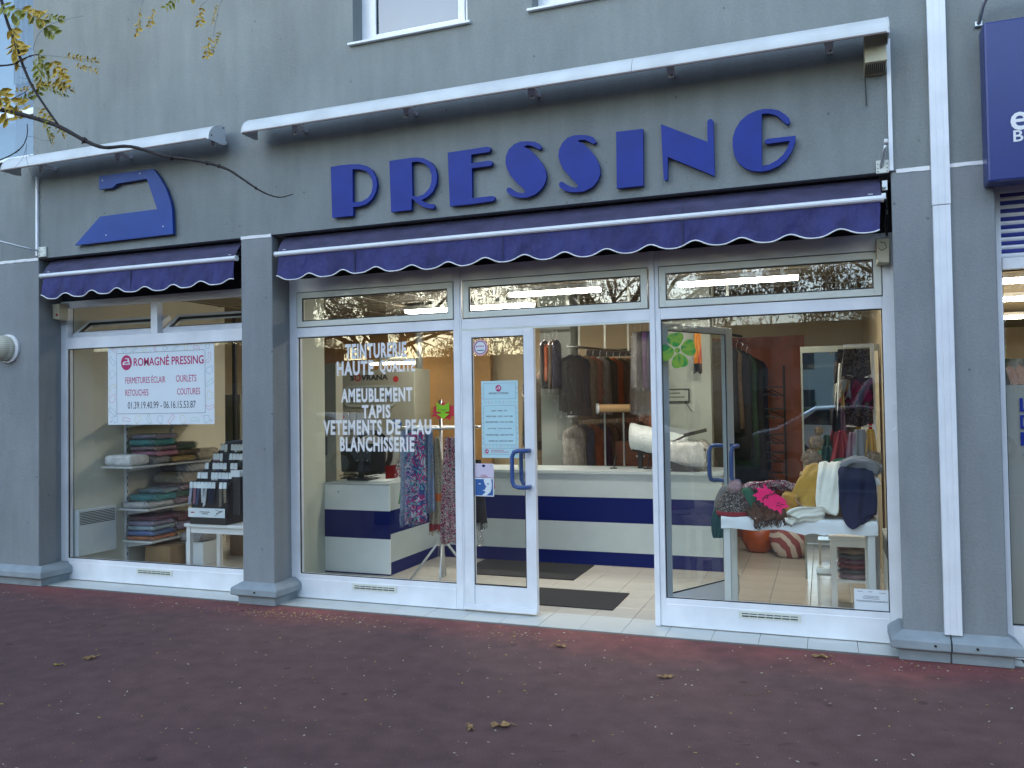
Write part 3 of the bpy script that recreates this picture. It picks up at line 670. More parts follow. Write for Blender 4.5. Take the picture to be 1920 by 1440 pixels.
# ================================================================ AWNINGS
def awning(x0, x1, label, seams):
    t = thing('awning', ((x0+x1)/2, .05, 2.6), label, 'awning', 'folded purple-blue awnings with scalloped valance')
    n = int((x1-x0)/.02); rnd = random.Random(int(x0*10))
    yb, zb = -.012, 2.800
    # canvas from roller to front bar, slightly slack
    rows = []
    for i in range(n+1):
        x = x0+(x1-x0)*i/n; ring = []
        for k in range(7):
            u = k/6; sag = -.018*math.sin(math.pi*u)+.003*math.sin(x*23+u*3)*math.sin(math.pi*u)
            ring.append((x, .075-.095*u-.010*math.sin(math.pi*u), 2.945-.140*u+sag*.2))
        rows.append(ring)
    MB().loft(rows, cap=False, close=False).build('canvas', 'awning', t, smooth=True)
    MB().tube([(x0, .11, 2.925), (x1, .11, 2.925)], .035, 12).build('roller', 'awning', t, smooth=True)
    mb = MB(); sec = [(yb+.026*math.cos(R(a)), zb+.021*math.sin(R(a))) for a in range(0, 360, 30)]
    mb.loft([[(x, y, z) for y, z in sec] for x in (x0-.012, x1+.006)]); b = mb.build('front_bar', 'white_frame', t, smooth=False, bevel=.002)
    for x in (x0-.016, x1+.004):
        mb = MB(); mb.loft([[(x, y*1.12-yb*.12, z*1.0+(z-zb)*.15) for y, z in sec], [(x+.010, y*1.12-yb*.12, z+(z-zb)*.15) for y, z in sec]]); mb.build('bar_cap', 'white_paint', b)
    # valance with scallops, hanging in soft waves
    rows = []; edge = []
    pitch = .300
    for i in range(n+1):
        x = x0+.01+(x1-x0-.02)*i/n; s_ = abs(math.sin(math.pi*(x-x0)/pitch)); zl = 2.604+.021*math.cos(2*math.pi*(x-x0)/pitch)+.004*math.cos(4*math.pi*(x-x0)/pitch)+.005*math.sin(x*5); ring = []
        for k in range(9):
            u = k/8; wv = (.008*math.sin(x*7.5+1)+.006*math.sin(x*19+2*u)+.004*math.sin(x*41+5*u))*u
            ring.append((x+.004*math.sin(u*3+x), yb-.004+wv-.01*u, 2.782-(2.782-zl)*u))
        rows.append(ring); edge.append(ring[-1])
    v = MB().loft(rows, cap=False, close=False).build('valance', 'awning_low', t, smooth=True)
    MB().tube([(p[0], p[1]-.002, p[2]) for p in edge], .0048, 6).build('piping', 'white_paint', v, smooth=True)
    sm = MB()
    for x in seams:
        sm.box(x-.0012, x+.0012, yb-.022, yb-.014, 2.61, 2.775)
        sm.loft([[(x-.0015, .070, 2.940), (x+.0015, .070, 2.940)], [(x-.0015, .018, 2.875), (x+.0015, .018, 2.875)], [(x-.0015, -.022, 2.815), (x+.0015, -.022, 2.815)]], cap=False, close=False)
    sm.build('seam', 'gasket', t)
    for x in (x0+.05, x1-.07):      # end brackets with folded arm
        MB().obox((x+.01, .10, 2.86), (.03, .22, .03), (R(20), 0, 0)).build('arm', 'alu', t, bevel=.003)
    return t
mat('awning_low', (.030, .030, .135), .75, var=.28, vscale=6, bump=1., bscale=7, bdist=.035, stretch=(1.6, 1, .8))
awning(-2.922, 1.512, 'wide folded purple-blue awning over the door and two windows', [-2.2, -.98, .30])
awning(-5.47, -3.335, 'narrow folded purple-blue awning over the left shop window', [-4.42])
# cables and gearbox at the awning's right end
mb = MB(); mb.tube([(1.545, .10, 2.93), (1.535, .05, 2.85), (1.548, .07, 2.75), (1.54, .12, 2.66), (1.55, .16, 2.60)], .006, 6); mb.tube([(1.555, .12, 2.93), (1.548, .06, 2.80), (1.556, .10, 2.70), (1.553, .17, 2.6)], .004, 6)
mb.tube([(1.535, .02, 2.735), (1.55, .0, 2.72), (1.54, -.01, 2.70)], .003, 5)
one(mb, 'cable', 'black_plastic', 'dark cables hanging at the right end of the wide awning', 'cable', (1.54, .1, 2.6))
mb = MB().box(1.522, 1.552, .03, .09, 2.86, 2.92); mb.box(1.515, 1.54, .0, .05, 2.80, 2.835); mb.tube([(1.53, -.005, 2.88), (1.53, .06, 2.88)], .012, 8)
one(mb, 'awning_gearbox', 'alu', 'small metal gearbox at the right end of the wide awning', 'gearbox', (1.53, .05, 2.8))

# ================================================================ WALL FIXTURES
def alarm(x0, x1, z0, z1, y0, y1, label, dot=None, wire=False):
    t = thing('junction_box', ((x0+x1)/2, (y0+y1)/2, z0), label, 'box')
    MB().loft([[(x0+.004, y0, z0+.012), (x1-.004, y0, z0+.004), (x1, y1, z0), (x0, y1, z0)], [(x0, y0, z1-.02), (x1, y0, z1-.02), (x1, y1, z1), (x0, y1, z1)]]).build('housing', 'beige_box', t, bevel=.004)
    if dot: MB().tube([(dot, y0+.002, z0+.045), (dot, y0-.004, z0+.045)], .013, 14).build('button', 'red_dot', t)
    if wire: MB().tube([((x0+x1)/2-.02, y0-.004, z1-.04), ((x0+x1)/2+.01, y0-.006, z1-.05), ((x0+x1)/2+.02, y0-.005, z1-.08), ((x0+x1)/2-.01, y0-.004, z1-.095), ((x0+x1)/2-.03, y0-.003, z1-.075)], .002, 5).build('wire', 'black_plastic', t)
    return t
alarm(-5.555, -5.470, 2.418, 2.585, .16, .26, 'beige box with a red button under the narrow awning', dot=-5.495)
alarm(1.490, 1.566, 2.425, 2.605, .17, .262, 'beige box with a loose wire at the right end of the wide awning', wire=True)
# heat detector style louvred box under hood end
t = thing('louvred_box', (1.49, -.08, 3.57), 'white box with slots below, under the right end of the long hood', 'box')
MB().loft([[(1.432, -.16, 3.60), (1.555, -.16, 3.60), (1.555, -.0, 3.57), (1.432, -.0, 3.57)], [(1.432, -.13, 3.78), (1.555, -.13, 3.78), (1.555, -.0, 3.78), (1.432, -.0, 3.78)]]).build('housing', 'beige_box', t, bevel=.004)
mb = MB()
for k in range(10): mb.obox((1.442+.0115*k, -.085, 3.582), (.004, .11, .006), (R(-10.6), 0, 0))
mb.build('slot', 'gasket', t)
MB().tube([(1.437, -.012, 3.575), (1.440, -.010, 3.48), (1.443, -.010, 3.385)], .0035, 5).build('rod', 'black_metal', t)
# thin white trunkings
one(box(-5.548, -5.524, -.022, -.002, 2.99, 3.715), 'cable_trunking', 'white_frame', 'thin white trunking running down the wall left of the blue iron', 'trunking', (-5.536, -.01, 2.99))
one(box(1.562, 1.585, -.024, -.002, 2.965, 3.78), 'cable_trunking', 'white_frame', 'thin white trunking on the wall right of the letter G', 'trunking', (1.57, -.01, 2.965))
# crank sockets
t = thing('crank_socket', (-5.49, -.02, 2.98), 'white wall socket with a crank rod pointing left, above the leftmost pillar', 'crank', 'awning crank sockets')
box(-5.515, -5.425, -.020, -.003, 2.975, 3.065).build('plate', 'cream_frame', t, bevel=.003)
mb = MB()
for x in (-5.500, -5.44):
    for z in (2.99, 3.05): mb.tube([(x, -.019, z), (x, -.024, z)], .004, 6)
mb.build('screw', 'black_plastic', t)
MB().tube([(-5.50, -.03, 3.03), (-5.53, -.10, 3.04), (-5.95, -.26, 3.16), (-6.5, -.45, 3.3)], .009, 8).build('rod', 'alu', t, smooth=True)
t = thing('crank_socket', (1.53, -.02, 2.96), 'white wall socket with a short stub pointing up, above the wide awning', 'crank', 'awning crank sockets')
box(1.488, 1.560, -.020, -.003, 2.955, 3.035).build('plate', 'cream_frame', t, bevel=.003)
mb = MB()
for x in (1.498, 1.55):
    for z in (2.965, 2.985, 3.01): mb.tube([(x, -.019, z), (x, -.024, z)], .0035, 6)
mb.build('screw', 'black_plastic', t)
MB().tube([(1.517, -.012, 2.99), (1.53, -.07, 3.06), (1.54, -.11, 3.115)], .011, 10).build('stub', 'alu', t, smooth=True)
MB().tube([(1.539, -.106, 3.108), (1.543, -.122, 3.131)], .013, 12).build('collar', 'white_paint', t, smooth=True)
# big trunking on right pillar: two covers
t = thing('cable_duct', (1.84, -.02, .16), 'wide white cable duct running down the right pillar, joint halfway', 'cable duct')
for (z0, z1, x0, x1, nm) in ((2.727, 8.0, 1.790, 1.889, 'upper'), (.166, 2.722, 1.7925, 1.8865, 'lower')):
    mb = MB(); a = (x1-x0)
    sec = [(x0, -.003), (x0, -.040), (x0+a*.30, -.040), (x0+a*.30+.001, -.037), (x0+a*.30+.004, -.037), (x0+a*.30+.005, -.040), (x0+a*.68, -.040), (x0+a*.68+.001, -.037), (x0+a*.68+.004, -.037), (x0+a*.68+.005, -.040), (x1, -.040), (x1, -.003)]
    mb.loft([[(x, y, z) for x, y in sec] for z in (z0, z1)]); mb.build('duct_cover', 'white_frame', t)
MB().box(1.797, 1.884, -.034, -.004, 2.722, 2.727).build('joint_gap', 'gasket', t)
# round wall lamp left
t = thing('wall_lamp', (-5.93, -.04, 2.16), 'round ribbed cream wall lamp at the left edge', 'wall lamp')
MB().tube([(-5.90, -.002, 2.155), (-5.90, -.020, 2.155)], .132, 28).build('base', 'white_paint', t, smooth=False)
mb = MB(); rings = []
for k in range(8):
    a = R(90*k/7*.95); rings.append([(-5.925+.118*math.cos(a)*math.cos(q*math.pi/14), -.02-.085*math.sin(a), 2.158+.118*math.cos(a)*math.sin(q*math.pi/14)) for q in range(28)])
rings.insert(0, [(-5.925+.118*math.cos(q*math.pi/14), -.010, 2.158+.118*math.sin(q*math.pi/14)) for q in range(28)])
rings.insert(1, [(-5.925+.118*math.cos(q*math.pi/14), -.060, 2.158+.118*math.sin(q*math.pi/14)) for q in range(28)])
rings = [rings[0], rings[1]]+[[(x, y-.04, z) for x, y, z in r] for r in rings[2:]]
mat_pattern('lamp_ribbed', [(.60, .58, .46), (.42, .40, .31)], 18, 'wave', .4, 0., hard=False)
MAT['lamp_ribbed'].node_tree.nodes['Principled BSDF'].inputs['Roughness'].default_value = .3
mb.loft(rings); mb.build('diffuser', 'lamp_ribbed', t, smooth=True)
# ================================================================ NEIGHBOURING SHOP
mat('fascia_blue', (.02, .035, .18), .3, var=.05)
t = thing('shop_sign', (3.4, -.1, 2.8), 'deep blue neighbouring shop sign with white letters at the right edge', 'sign')
MB().box(2.067, 5.4, -.16, -.004, 2.805, 3.735).build('panel', 'fascia_blue', t, bevel=.012)
text('eu', 2.188, 2.372, 3.085, 3.190, -.1635, 'white_paint', 'lettering', t, .003, .012)
text('Bio', 2.200, 2.325, 3.020, 3.086, -.1635, 'white_paint', 'lettering', t, .003, .012)

t = thing('sign_lamp', (2.1, -.1, 3.78), 'small metal lamp arm above the blue sign, top right corner', 'lamp')
box(2.045, 2.085, -.03, -.003, 3.77, 3.80).build('foot', 'alu', t, bevel=.003)
MB().tube([(2.065, -.025, 3.785), (2.078, -.10, 3.86), (2.10, -.22, 3.90)], .012, 8).build('arm', 'alu', t, smooth=True)
MB().tube([(2.09, -.22, 3.90), (4.5, -.22, 3.90)], .022, 10).build('rail', 'black_metal', t, smooth=True)
mat('stripe_sh', (.03, .045, .26), .4)
mat_pattern('film_grad', [(.30, .28, .25), (.36, .35, .33), (.34, .32, .27)], .8, 'noise', .7, .2, hard=False)
mat('skin_print', (.42, .22, .14), .6, var=.15, vscale=14)
mat_pattern('dark_photo', [(.05, .035, .025), (.12, .09, .06), (.30, .26, .2), (.09, .07, .04)], 5, 'noise', .6, .6, hard=False)
N_ = thing('neighbour_window', (3.8, .2, 0), 'white framed window of the neighbouring shop, lettered film on its glass', 'shop window')
f = MB(); Y0, Y1 = .14, .24
f.box(2.130, 2.178, Y0, Y1, .006, 2.86); f.box(5.55, 5.60, Y0, Y1, .006, 2.86); f.box(2.178, 5.55, Y0-.012, Y1, 2.335, 2.405); f.box(2.178, 5.55, Y0, Y1, .006, .20); f.box(2.178, 5.55, Y0, Y1, 2.80, 2.86)
f.build('frame', 'white_frame', N_, bevel=.003)
f = MB(); frame(f, 2.176, 5.55, .198, 2.337, .010, Y0+.03, Y0+.04); f.build('gasket', 'gasket', N_)
MB().quad((2.18, .19, .2), (5.55, .19, .2), (5.55, .19, 2.335), (2.18, .19, 2.335)).build('pane', 'glass', N_)
for k in range(16):
    z = 2.412+k*.0245
    MB().loft([[(x, .165, z), (x, .158, z+.010), (x, .165, z+.0235), (x, .172, z+.012)] for x in (2.178, 5.55)]).build('slat', 'stripe_sh' if k % 2 else 'white_frame', N_)
MB().box(2.178, 5.55, .18, .19, 2.405, 2.80).build('slat_backing', 'stripe_sh', N_)
MB().box(2.182, 4.6, .196, .1985, .2, 1.640).build('film_panel', 'film_grad', N_)
for s_, z0, z1, w_, x_ in (('L', 1.478, 1.560, .055, 2.257), ('D', 1.376, 1.458, .068, 2.257), ('M', 1.275, 1.356, .082, 2.257), ('T', 1.170, 1.225, .045, 2.270)):
    text(s_, x_, x_+w_, z0, z1, .186, 'sign_blue', 'lettering', N_, .001, .025)
mb = MB().box(2.182, 4.6, .196, .199, 1.640, 1.80); mb.build('photo_strip', 'dark_photo', N_)
for k, (x, a) in enumerate(((2.235, .55), (2.285, .5), (2.345, .4), (2.41, .35))):   # printed fingers
    pts = []
    for i in range(14):
        q = math.pi*i/13; pts.append((math.cos(q)*.028, math.sin(q)*.035+.065))
    pts = [(-.028, -.02), ]+pts[::-1]+[(.028, -.02)]
    pts = [(x+px*math.cos(a)-pz*math.sin(a)*-0-pz*.45*a, 1.662+pz*.95) for px, pz in pts]
    pts = [(px, max(pz, 1.642)) for px, pz in pts]
    poly_obj([pts], .1945-.0008*k, .0006, 'printed_finger', 'skin_print', N_)
st(box(2.3-.2, 6.0, 12.0, 12.1, 0, 2.9), 'interior_wall', 'wall_warm'); st(box(2.02, 2.10, .42, 12.0, 0, 2.9), 'interior_wall', 'wall_warm'); st(box(6.0, 6.1, .42, 12.0, 0, 2.9), 'interior_wall', 'wall_warm')
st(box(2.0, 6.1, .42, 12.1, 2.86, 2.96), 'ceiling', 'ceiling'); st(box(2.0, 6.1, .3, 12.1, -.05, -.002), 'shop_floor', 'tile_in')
mat('wall_gold', (.45, .28, .06), .7)
st(box(2.1, 6.0, 7.9, 8.0, 0, 2.0), 'interior_wall', 'wall_gold')
def tube_lamp(x0, x1, y, z, label, parent=None, wy=.14, m='tube_light', group='lit fluorescent ceiling lamps'):
    t = thing('ceiling_lamp', ((x0+x1)/2, y, z), label, 'ceiling lamp', group)
    MB().box(x0, x1, y-wy/2, y+wy/2, z+.03, z+.075).build('housing', 'white_paint', t, bevel=.004)
    mb = MB(); mb.loft([[(x, y-wy*.42, z+.0295), (x, y-wy*.3, z), (x, y+wy*.3, z), (x, y+wy*.42, z+.0295)] for x in (x0+.01, x1-.01)]); mb.build('diffuser', m, t)
    return t
for (y, lab) in ((3.0, 'nearest'), (4.6, 'middle'), (6.9, 'farthest')):
    tube_lamp(2.5, 5.6, y, 2.60 if y < 7 else 2.55, f'lit ceiling lamp in the neighbouring shop, {lab} of its three', wy=.22, group='lit lamps of the neighbouring shop')
# ================================================================ BEHIND THE CAMERA (seen in the glass) AND THE STREET TREE
mat('facade_pale', (.24, .20, .17), .8, var=.05); mat('facade_grey', (.12, .12, .13), .8, var=.05); mat('roof_dark', (.06, .055, .055), .7)
mat('car_silver', (.30, .33, .36), .3, .5, coat=.6); mat('car_white', (.72, .74, .75), .3, coat=.6); mat('car_dark', (.03, .04, .06), .3, coat=.6)
mat('tyre', (.015, .015, .016), .8); mat('car_glass', (.02, .025, .03), .05); mat('foliage_dark', (.035, .06, .02), .8, var=.4, vscale=3)
def block(x0, x1, y, h, dpt, m, label, nx, nz):
    t = thing('apartment_building', ((x0+x1)/2, y, 0), label, 'building')
    MB().box(x0, x1, y-dpt, y, 0, h).build('wall', m, t)
    MB().box(x0-.3, x1+.3, y-dpt-.3, y+.3, h, h+.35).build('roof', 'roof_dark', t)
    p = None
    for i in range(nx):
        for k in range(nz):
            cx = x0+(x1-x0)*(i+.5)/nx; cz = 1.6+k*2.8
            if p is None: p = MB().box(-.6, .6, -.02, .06, -.7, .7).build('window', 'car_glass'); p.parent = t; q = p
            else: q = p.copy(); C.objects.link(q)
            q.location = Vector((cx, y, cz))-Vector(t.location)
    return t
block(-34, -12, -46, 4.6, 10, 'facade_grey', 'low grey building across the street, reflected in the door glass', 8, 1)
block(-9, 9, -50, 6.2, 10, 'facade_pale', 'pale two storey building across the street, reflected in the glass', 7, 2)
block(12, 34, -44, 7.4, 10, 'facade_grey', 'grey block across the street on the right', 8, 2)
block(-75, -40, -50, 6.5, 10, 'facade_pale', 'long pale block far down the street on the left', 12, 2)
block(40, 80, -55, 9, 10, 'facade_pale', 'long pale block far down the street on the right', 12, 3)
def car(x, y, m, label, van=False, rev=False):
    t = thing('parked_car' if not van else 'parked_van', (x, y, 0), label, 'car' if not van else 'van', 'vehicles parked across the street')
    s_ = -1 if rev else 1
    if van: prof = [(-2.5, .35), (-2.5, 1.0), (-2.2, 1.25), (-1.75, 2.05), (-1.5, 2.25), (2.5, 2.3), (2.55, .35)]; w_ = .95
    else: prof = [(-2.1, .3), (-2.12, .62), (-1.95, .78), (-1.1, .92), (-.45, 1.38), (.1, 1.46), (.95, 1.42), (1.6, 1.05), (2.05, .95), (2.1, .35)]; w_ = .85
    ring = lambda yy, k: [(x+s_*a*k, yy, .3+(z-.3)*(1 if abs(yy-y) < w_*.95 else .97)) for a, z in prof]
    mb = MB(); mb.loft([ring(y-w_, .985), ring(y-w_+.08, 1), ring(y+w_-.08, 1), ring(y+w_, .985)]); mb.build('body', m, t, bevel=.03)
    for yy in (y+w_+.002, y-w_-.002):
        if van: g_ = [(-2.0, 1.25), (-1.6, 2.0), (-.9, 2.02), (-.9, 1.25)]
        else: g_ = [(-1.0, .95), (-.42, 1.32), (.1, 1.39), (.9, 1.35), (1.35, 1.02)]
        mb = MB(); mb.loft([[(x+s_*a, yy, z) for a, z in g_], [(x+s_*a, yy+.01*(1 if yy > y else -1), z) for a, z in g_]]); mb.build('side_window', 'car_glass', t)
    for a in (-1.35, 1.35):
        for yy in (y-w_+.1, y+w_-.1):
            wv = MB().tube([(x+a*1.0, yy-.11, .31), (x+a*1.0, yy+.11, .31)], .31, 20).build('wheel', 'tyre', t)
            MB().tube([(x+a, yy-.12, .31), (x+a, yy+.12, .31)], .19, 12).build('rim', 'alu', wv)
    MB().box(x+s_*-2.13 if not van else x-2.52, (x+s_*-2.05) if not van else x-2.45, y-w_+.1, y-w_+.4, .62, .75).build('headlight', 'white_paint', t)
    return t
car(-3.6, -11.0, 'car_silver', 'silver hatchback parked at the kerb, reflected in the middle window')
car(1.9, -11.2, 'car_silver', 'silver hatchback parked at the kerb, reflected in the right window', rev=True)
car(-10.5, -11.1, 'car_white', 'white hatchback parked at the kerb, reflected in the left window')
car(4.0, -19, 'car_white', 'white van parked on the far side, seen in the shop mirror', van=True)
# hedge
rnd = random.Random(3); mb = MB()
for i in range(2600):
    x = rnd.uniform(-30, 1.0) if i % 5 else rnd.uniform(7, 30); y = -17+rnd.uniform(-.5, .5); z = rnd.uniform(0, 1.5); s_ = .16
    v = [Vector((rnd.uniform(-1, 1), rnd.uniform(-1, 1), rnd.uniform(-1, 1)))*s_ for _ in range(3)]
    mb.add([(x+q.x, y+q.y, z+q.z) for q in v], [(0, 1, 2)])
for a, b_ in ((-30, .8), (7.1, 30)): mb.box(a, b_, -17.4, -16.6, 0, 1.35)
tag(mb.build('hedge', 'foliage_dark', origin=(0, -17, 0)), 'clipped green hedge across the street', 'hedge', kind='stuff')

LEAF = {}
def grow(mb, tips, p, d, L_, r, depth, rnd, nseg=5, droop=-.02):
    pts = [p]; rs = [r]; q = p.copy(); dd = d.copy()
    for i in range(nseg):
        dd = (dd+Vector((rnd.gauss(0, .12), rnd.gauss(0, .12), rnd.gauss(0, .10)+droop))).normalized(); q = q+dd*L_/nseg
        pts.append(q.copy()); rs.append(r*(1-.55*(i+1)/nseg))
    mb.tube(pts, rs, 7 if depth > 3 else (5 if depth > 1 else 4), cap=False)
    if depth <= 1:
        tips += [(pts[k], dd) for k in range(1, nseg+1)]
    if depth > 0:
        k = rnd.choice((3, 4)) if depth > 1 else 3
        for j in range(k):
            i = rnd.randint(1, nseg); ax = Vector((rnd.gauss(0, 1), rnd.gauss(0, 1), rnd.gauss(.15, .6))).normalized()
            nd = (dd*.75+ax*.75).normalized(); grow(mb, tips, pts[i], nd, L_*rnd.uniform(.55, .75), rs[i]*.62, depth-1, rnd, nseg, droop)
def street_tree(x, y, label, seed, h=2.6, spread=3.0, r=.13, pods=5, yel=2):
    rnd = random.Random(seed); t = thing('street_tree', (x, y, 0), label, 'tree', 'nearly bare street trees across the pavement')
    mb = MB(); mb.tube([(x, y, 0), (x+.03, y, h*.5), (x+.02, y+.04, h)], [r*1.25, r, r*.85], 12); mb.build('trunk', 'bark', t, smooth=True)
    tips = []
    for j in range(6):
        a = 2*math.pi*j/6+rnd.uniform(-.3, .3); mb = MB()
        d = Vector((math.cos(a)*.8, math.sin(a)*.8, rnd.uniform(.45, 1.0))).normalized()
        grow(mb, tips, Vector((x+.02, y+.04, h-.25*rnd.random())), d, spread*.72, r*.45, 4, rnd); mb.build('branch', 'bark', t, smooth=True)
    pb = MB(); lb = MB()
    for (p, d) in tips:
        for k in range(pods):
            if rnd.random() < .38:
                q = p+Vector((rnd.gauss(0, .09), rnd.gauss(0, .09), -rnd.uniform(0, .12))); ln = rnd.uniform(.08, .17); w_ = .014; b_ = rnd.uniform(-.07, .07); c_ = rnd.uniform(0, 6.28)
                u = Vector((math.cos(c_), math.sin(c_), 0))
                a0 = q; a1 = q+Vector((0, 0, -ln/2))+u*b_; a2 = q+Vector((0, 0, -ln))
                pb.add([a0, a1-u*w_, a1+u*w_, a2], [(0, 1, 2), (1, 3, 2)])
        for k in range(yel):
            if rnd.random() < .5:
                q = p+Vector((rnd.gauss(0, .14), rnd.gauss(0, .14), rnd.gauss(0, .1))); u = Vector((rnd.gauss(0, 1), rnd.gauss(0, 1), rnd.gauss(0, .5))).normalized()*.05; v = u.orthogonal().normalized()*.018
                lb.add([q-u, q+v, q+u, q-v], [(0, 1, 2, 3)])
    pb.build('pods', 'pod', t); tag(lb.build('crown', 'leaf_yellow', t), kind='stuff')
    return t
street_tree(-7.3, -8.6, 'bare pod-hung street tree, reflected in the middle window', 5)
street_tree(-2.2, -8.7, 'bare pod-hung street tree, reflected above the door', 11)
street_tree(3.1, -8.5, 'pod-hung street tree with some yellow leaves, reflected on the right', 23, yel=4, pods=8)
street_tree(-12.6, -8.6, 'bare pod-hung street tree, reflected in the left window', 31)
street_tree(8.3, -8.8, 'bare pod-hung street tree beyond the right edge', 37)

# --- the tree whose twigs hang into the picture at the top left
rnd = random.Random(99)
T = thing('overhanging_tree', (-4.4, -3.7, 0), 'tree reaching its dark branch and yellowing leaves in from the left', 'tree')
MB().tube([(-4.4, -3.7, 0), (-4.38, -3.7, 1.4), (-4.42, -3.66, 2.7), (-4.5, -3.7, 4.2), (-4.6, -3.8, 6.0)], [.14, .115, .10, .08, .05], 12).build('trunk', 'bark', T, smooth=True)
def limb(pts, r0, r1, nm='branch', knob=0):
    r0 *= .52; r1 *= .62; n = len(pts); rs = [r0+(r1-r0)*i/(n-1) for i in range(n)]
    # smooth by subdividing
    P = [Vector(p) for p in pts]; out = []; ro = []
    for i in range(n-1):
        a, b_, c_, d_ = P[max(i-1, 0)], P[i], P[i+1], P[min(i+2, n-1)]
        for k in range(5):
            u = k/5; out.append(.5*((2*b_)+(-a+c_)*u+(2*a-5*b_+4*c_-d_)*u*u+(-a+3*b_-3*c_+d_)*u**3)); ro.append((rs[i]+(rs[i+1]-rs[i])*u)*(1+.06*math.sin(i*7+k*2.3)))
    out.append(P[-1]); ro.append(rs[-1])
    mb = MB(); mb.tube(out, ro, 8)
    if knob:
        for i in range(knob):
            j = rnd.randint(3, len(out)-2); mb.ball(out[j], ro[j]*1.7, 7, 5, .15, i)
            if rnd.random() < .7: u = Vector((rnd.gauss(0, 1), rnd.gauss(0, .4), rnd.gauss(0, 1))).normalized(); mb.tube([out[j], out[j]+u*ro[j]*2.6], [ro[j]*.7, ro[j]*.3], 5)
    return mb.build(nm, 'bark', T, smooth=True)
Y = -2.2
limb([(-4.42, -3.66, 2.9), (-4.0, -3.0, 3.25), (-3.5, -2.4, 3.36), (-3.197, Y, 3.289), (-2.95, Y, 3.21), (-2.749, Y, 3.132), (-2.56, Y, 3.03), (-2.424, Y, 2.975), (-2.24, Y, 2.957), (-2.009, Y, 2.878), (-1.82, Y, 2.835), (-1.637, Y, 2.775), (-1.53, Y, 2.71), (-1.445, Y, 2.652), (-1.37, Y, 2.612), (-1.30, Y, 2.592), (-1.23, Y, 2.600)], .030, .0035, knob=7)
limb([(-4.45, -3.68, 3.6), (-4.0, -3.1, 4.2), (-3.5, -2.5, 4.35), (-3.30, Y, 4.1), (-3.134, Y, 3.769), (-2.981, Y, 3.44), (-2.86, Y, 3.27), (-2.757, Y, 3.146)], .022, .0095, knob=3)
limb([(-4.0, -3.0, 3.25), (-3.6, -2.5, 3.45), (-3.30, Y-.05, 3.53), (-3.113, Y, 3.532), (-3.03, Y, 3.547), (-2.949, Y, 3.558), (-2.888, Y, 3.556)], .014, .004, knob=2)
limb([(-3.085, Y, 3.535), (-3.04, Y, 3.51), (-2.99, Y, 3.495)], .005, .003, 'twig')
limb([(-3.6, -2.5, 3.0), (-3.35, Y-.03, 2.975), (-3.196, Y, 2.999), (-3.071, Y, 3.029), (-3.01, Y, 3.067), (-2.985, Y, 3.12), (-2.985, Y, 3.175)], .008, .0035, 'twig', 2)
limb([(-3.5, -2.4, 3.36), (-3.3, Y, 3.32), (-3.197, Y, 3.319), (-3.092, Y, 3.338), (-3.01, Y, 3.356), (-2.981, Y, 3.372)], .006, .0025, 'twig')
def stalk(pts, r=.0016): return limb(pts, r, r*.6, 'leaf_stalk')
stalk([(-2.99, Y, 3.105), (-2.94, Y, 3.10), (-2.87, Y, 3.07), (-2.80, Y, 3.06)]); stalk([(-2.99, Y, 3.07), (-2.99, Y, 2.98), (-2.94, Y, 2.86), (-2.88, Y, 2.75)]); stalk([(-2.99, Y, 3.06), (-3.02, Y, 2.99), (-3.08, Y, 2.94)])
stalk([(-2.941, Y, 3.593), (-2.888, Y, 3.68), (-2.768, Y, 3.713), (-2.573, Y, 3.714)]); stalk([(-2.949, Y, 3.56), (-2.749, Y, 3.52), (-2.593, Y, 3.47), (-2.45, Y, 3.44)])
stalk([(-3.05, Y, 3.45), (-2.98, Y, 3.43), (-2.88, Y, 3.40)]); stalk([(-3.3, Y, 3.75), (-3.155, Y, 3.849), (-2.949, Y, 3.818), (-2.808, Y, 3.755), (-2.69, Y, 3.70)])
stalk([(-3.02, Y, 3.62), (-2.96, Y, 3.60), (-2.92, Y, 3.575)])
stalk([(-2.02, -2.5, 4.3), (-2.08, Y, 3.95), (-2.12, Y, 3.80), (-2.16, Y, 3.70)]); stalk([(-1.55, -2.5, 4.1), (-1.60, Y, 3.75), (-1.66, Y, 3.60), (-1.70, Y, 3.45)]); stalk([(-1.65, -2.5, 4.0), (-1.72, Y, 3.72), (-1.78, Y, 3.62)]); stalk([(-1.8, -2.5, 4.1), (-1.86, Y, 3.80), (-1.88, Y, 3.70)])
limb([(-4.5, -3.7, 4.2), (-3.6, -3.2, 4.75), (-2.6, -2.8, 4.6), (-2.02, -2.5, 4.3), (-1.6, -2.5, 4.05)], .03, .004)
limb([(-4.6, -3.8, 5.6), (-5.2, -4.4, 6.3), (-6.0, -5.0, 6.9)], .04, .01); limb([(-4.55, -3.75, 5.0), (-4.2, -4.6, 5.7), (-4.0, -5.6, 6.3)], .035, .01); limb([(-4.5, -3.7, 3.6), (-5.3, -3.9, 4.3), (-6.3, -4.1, 4.9)], .035, .008)
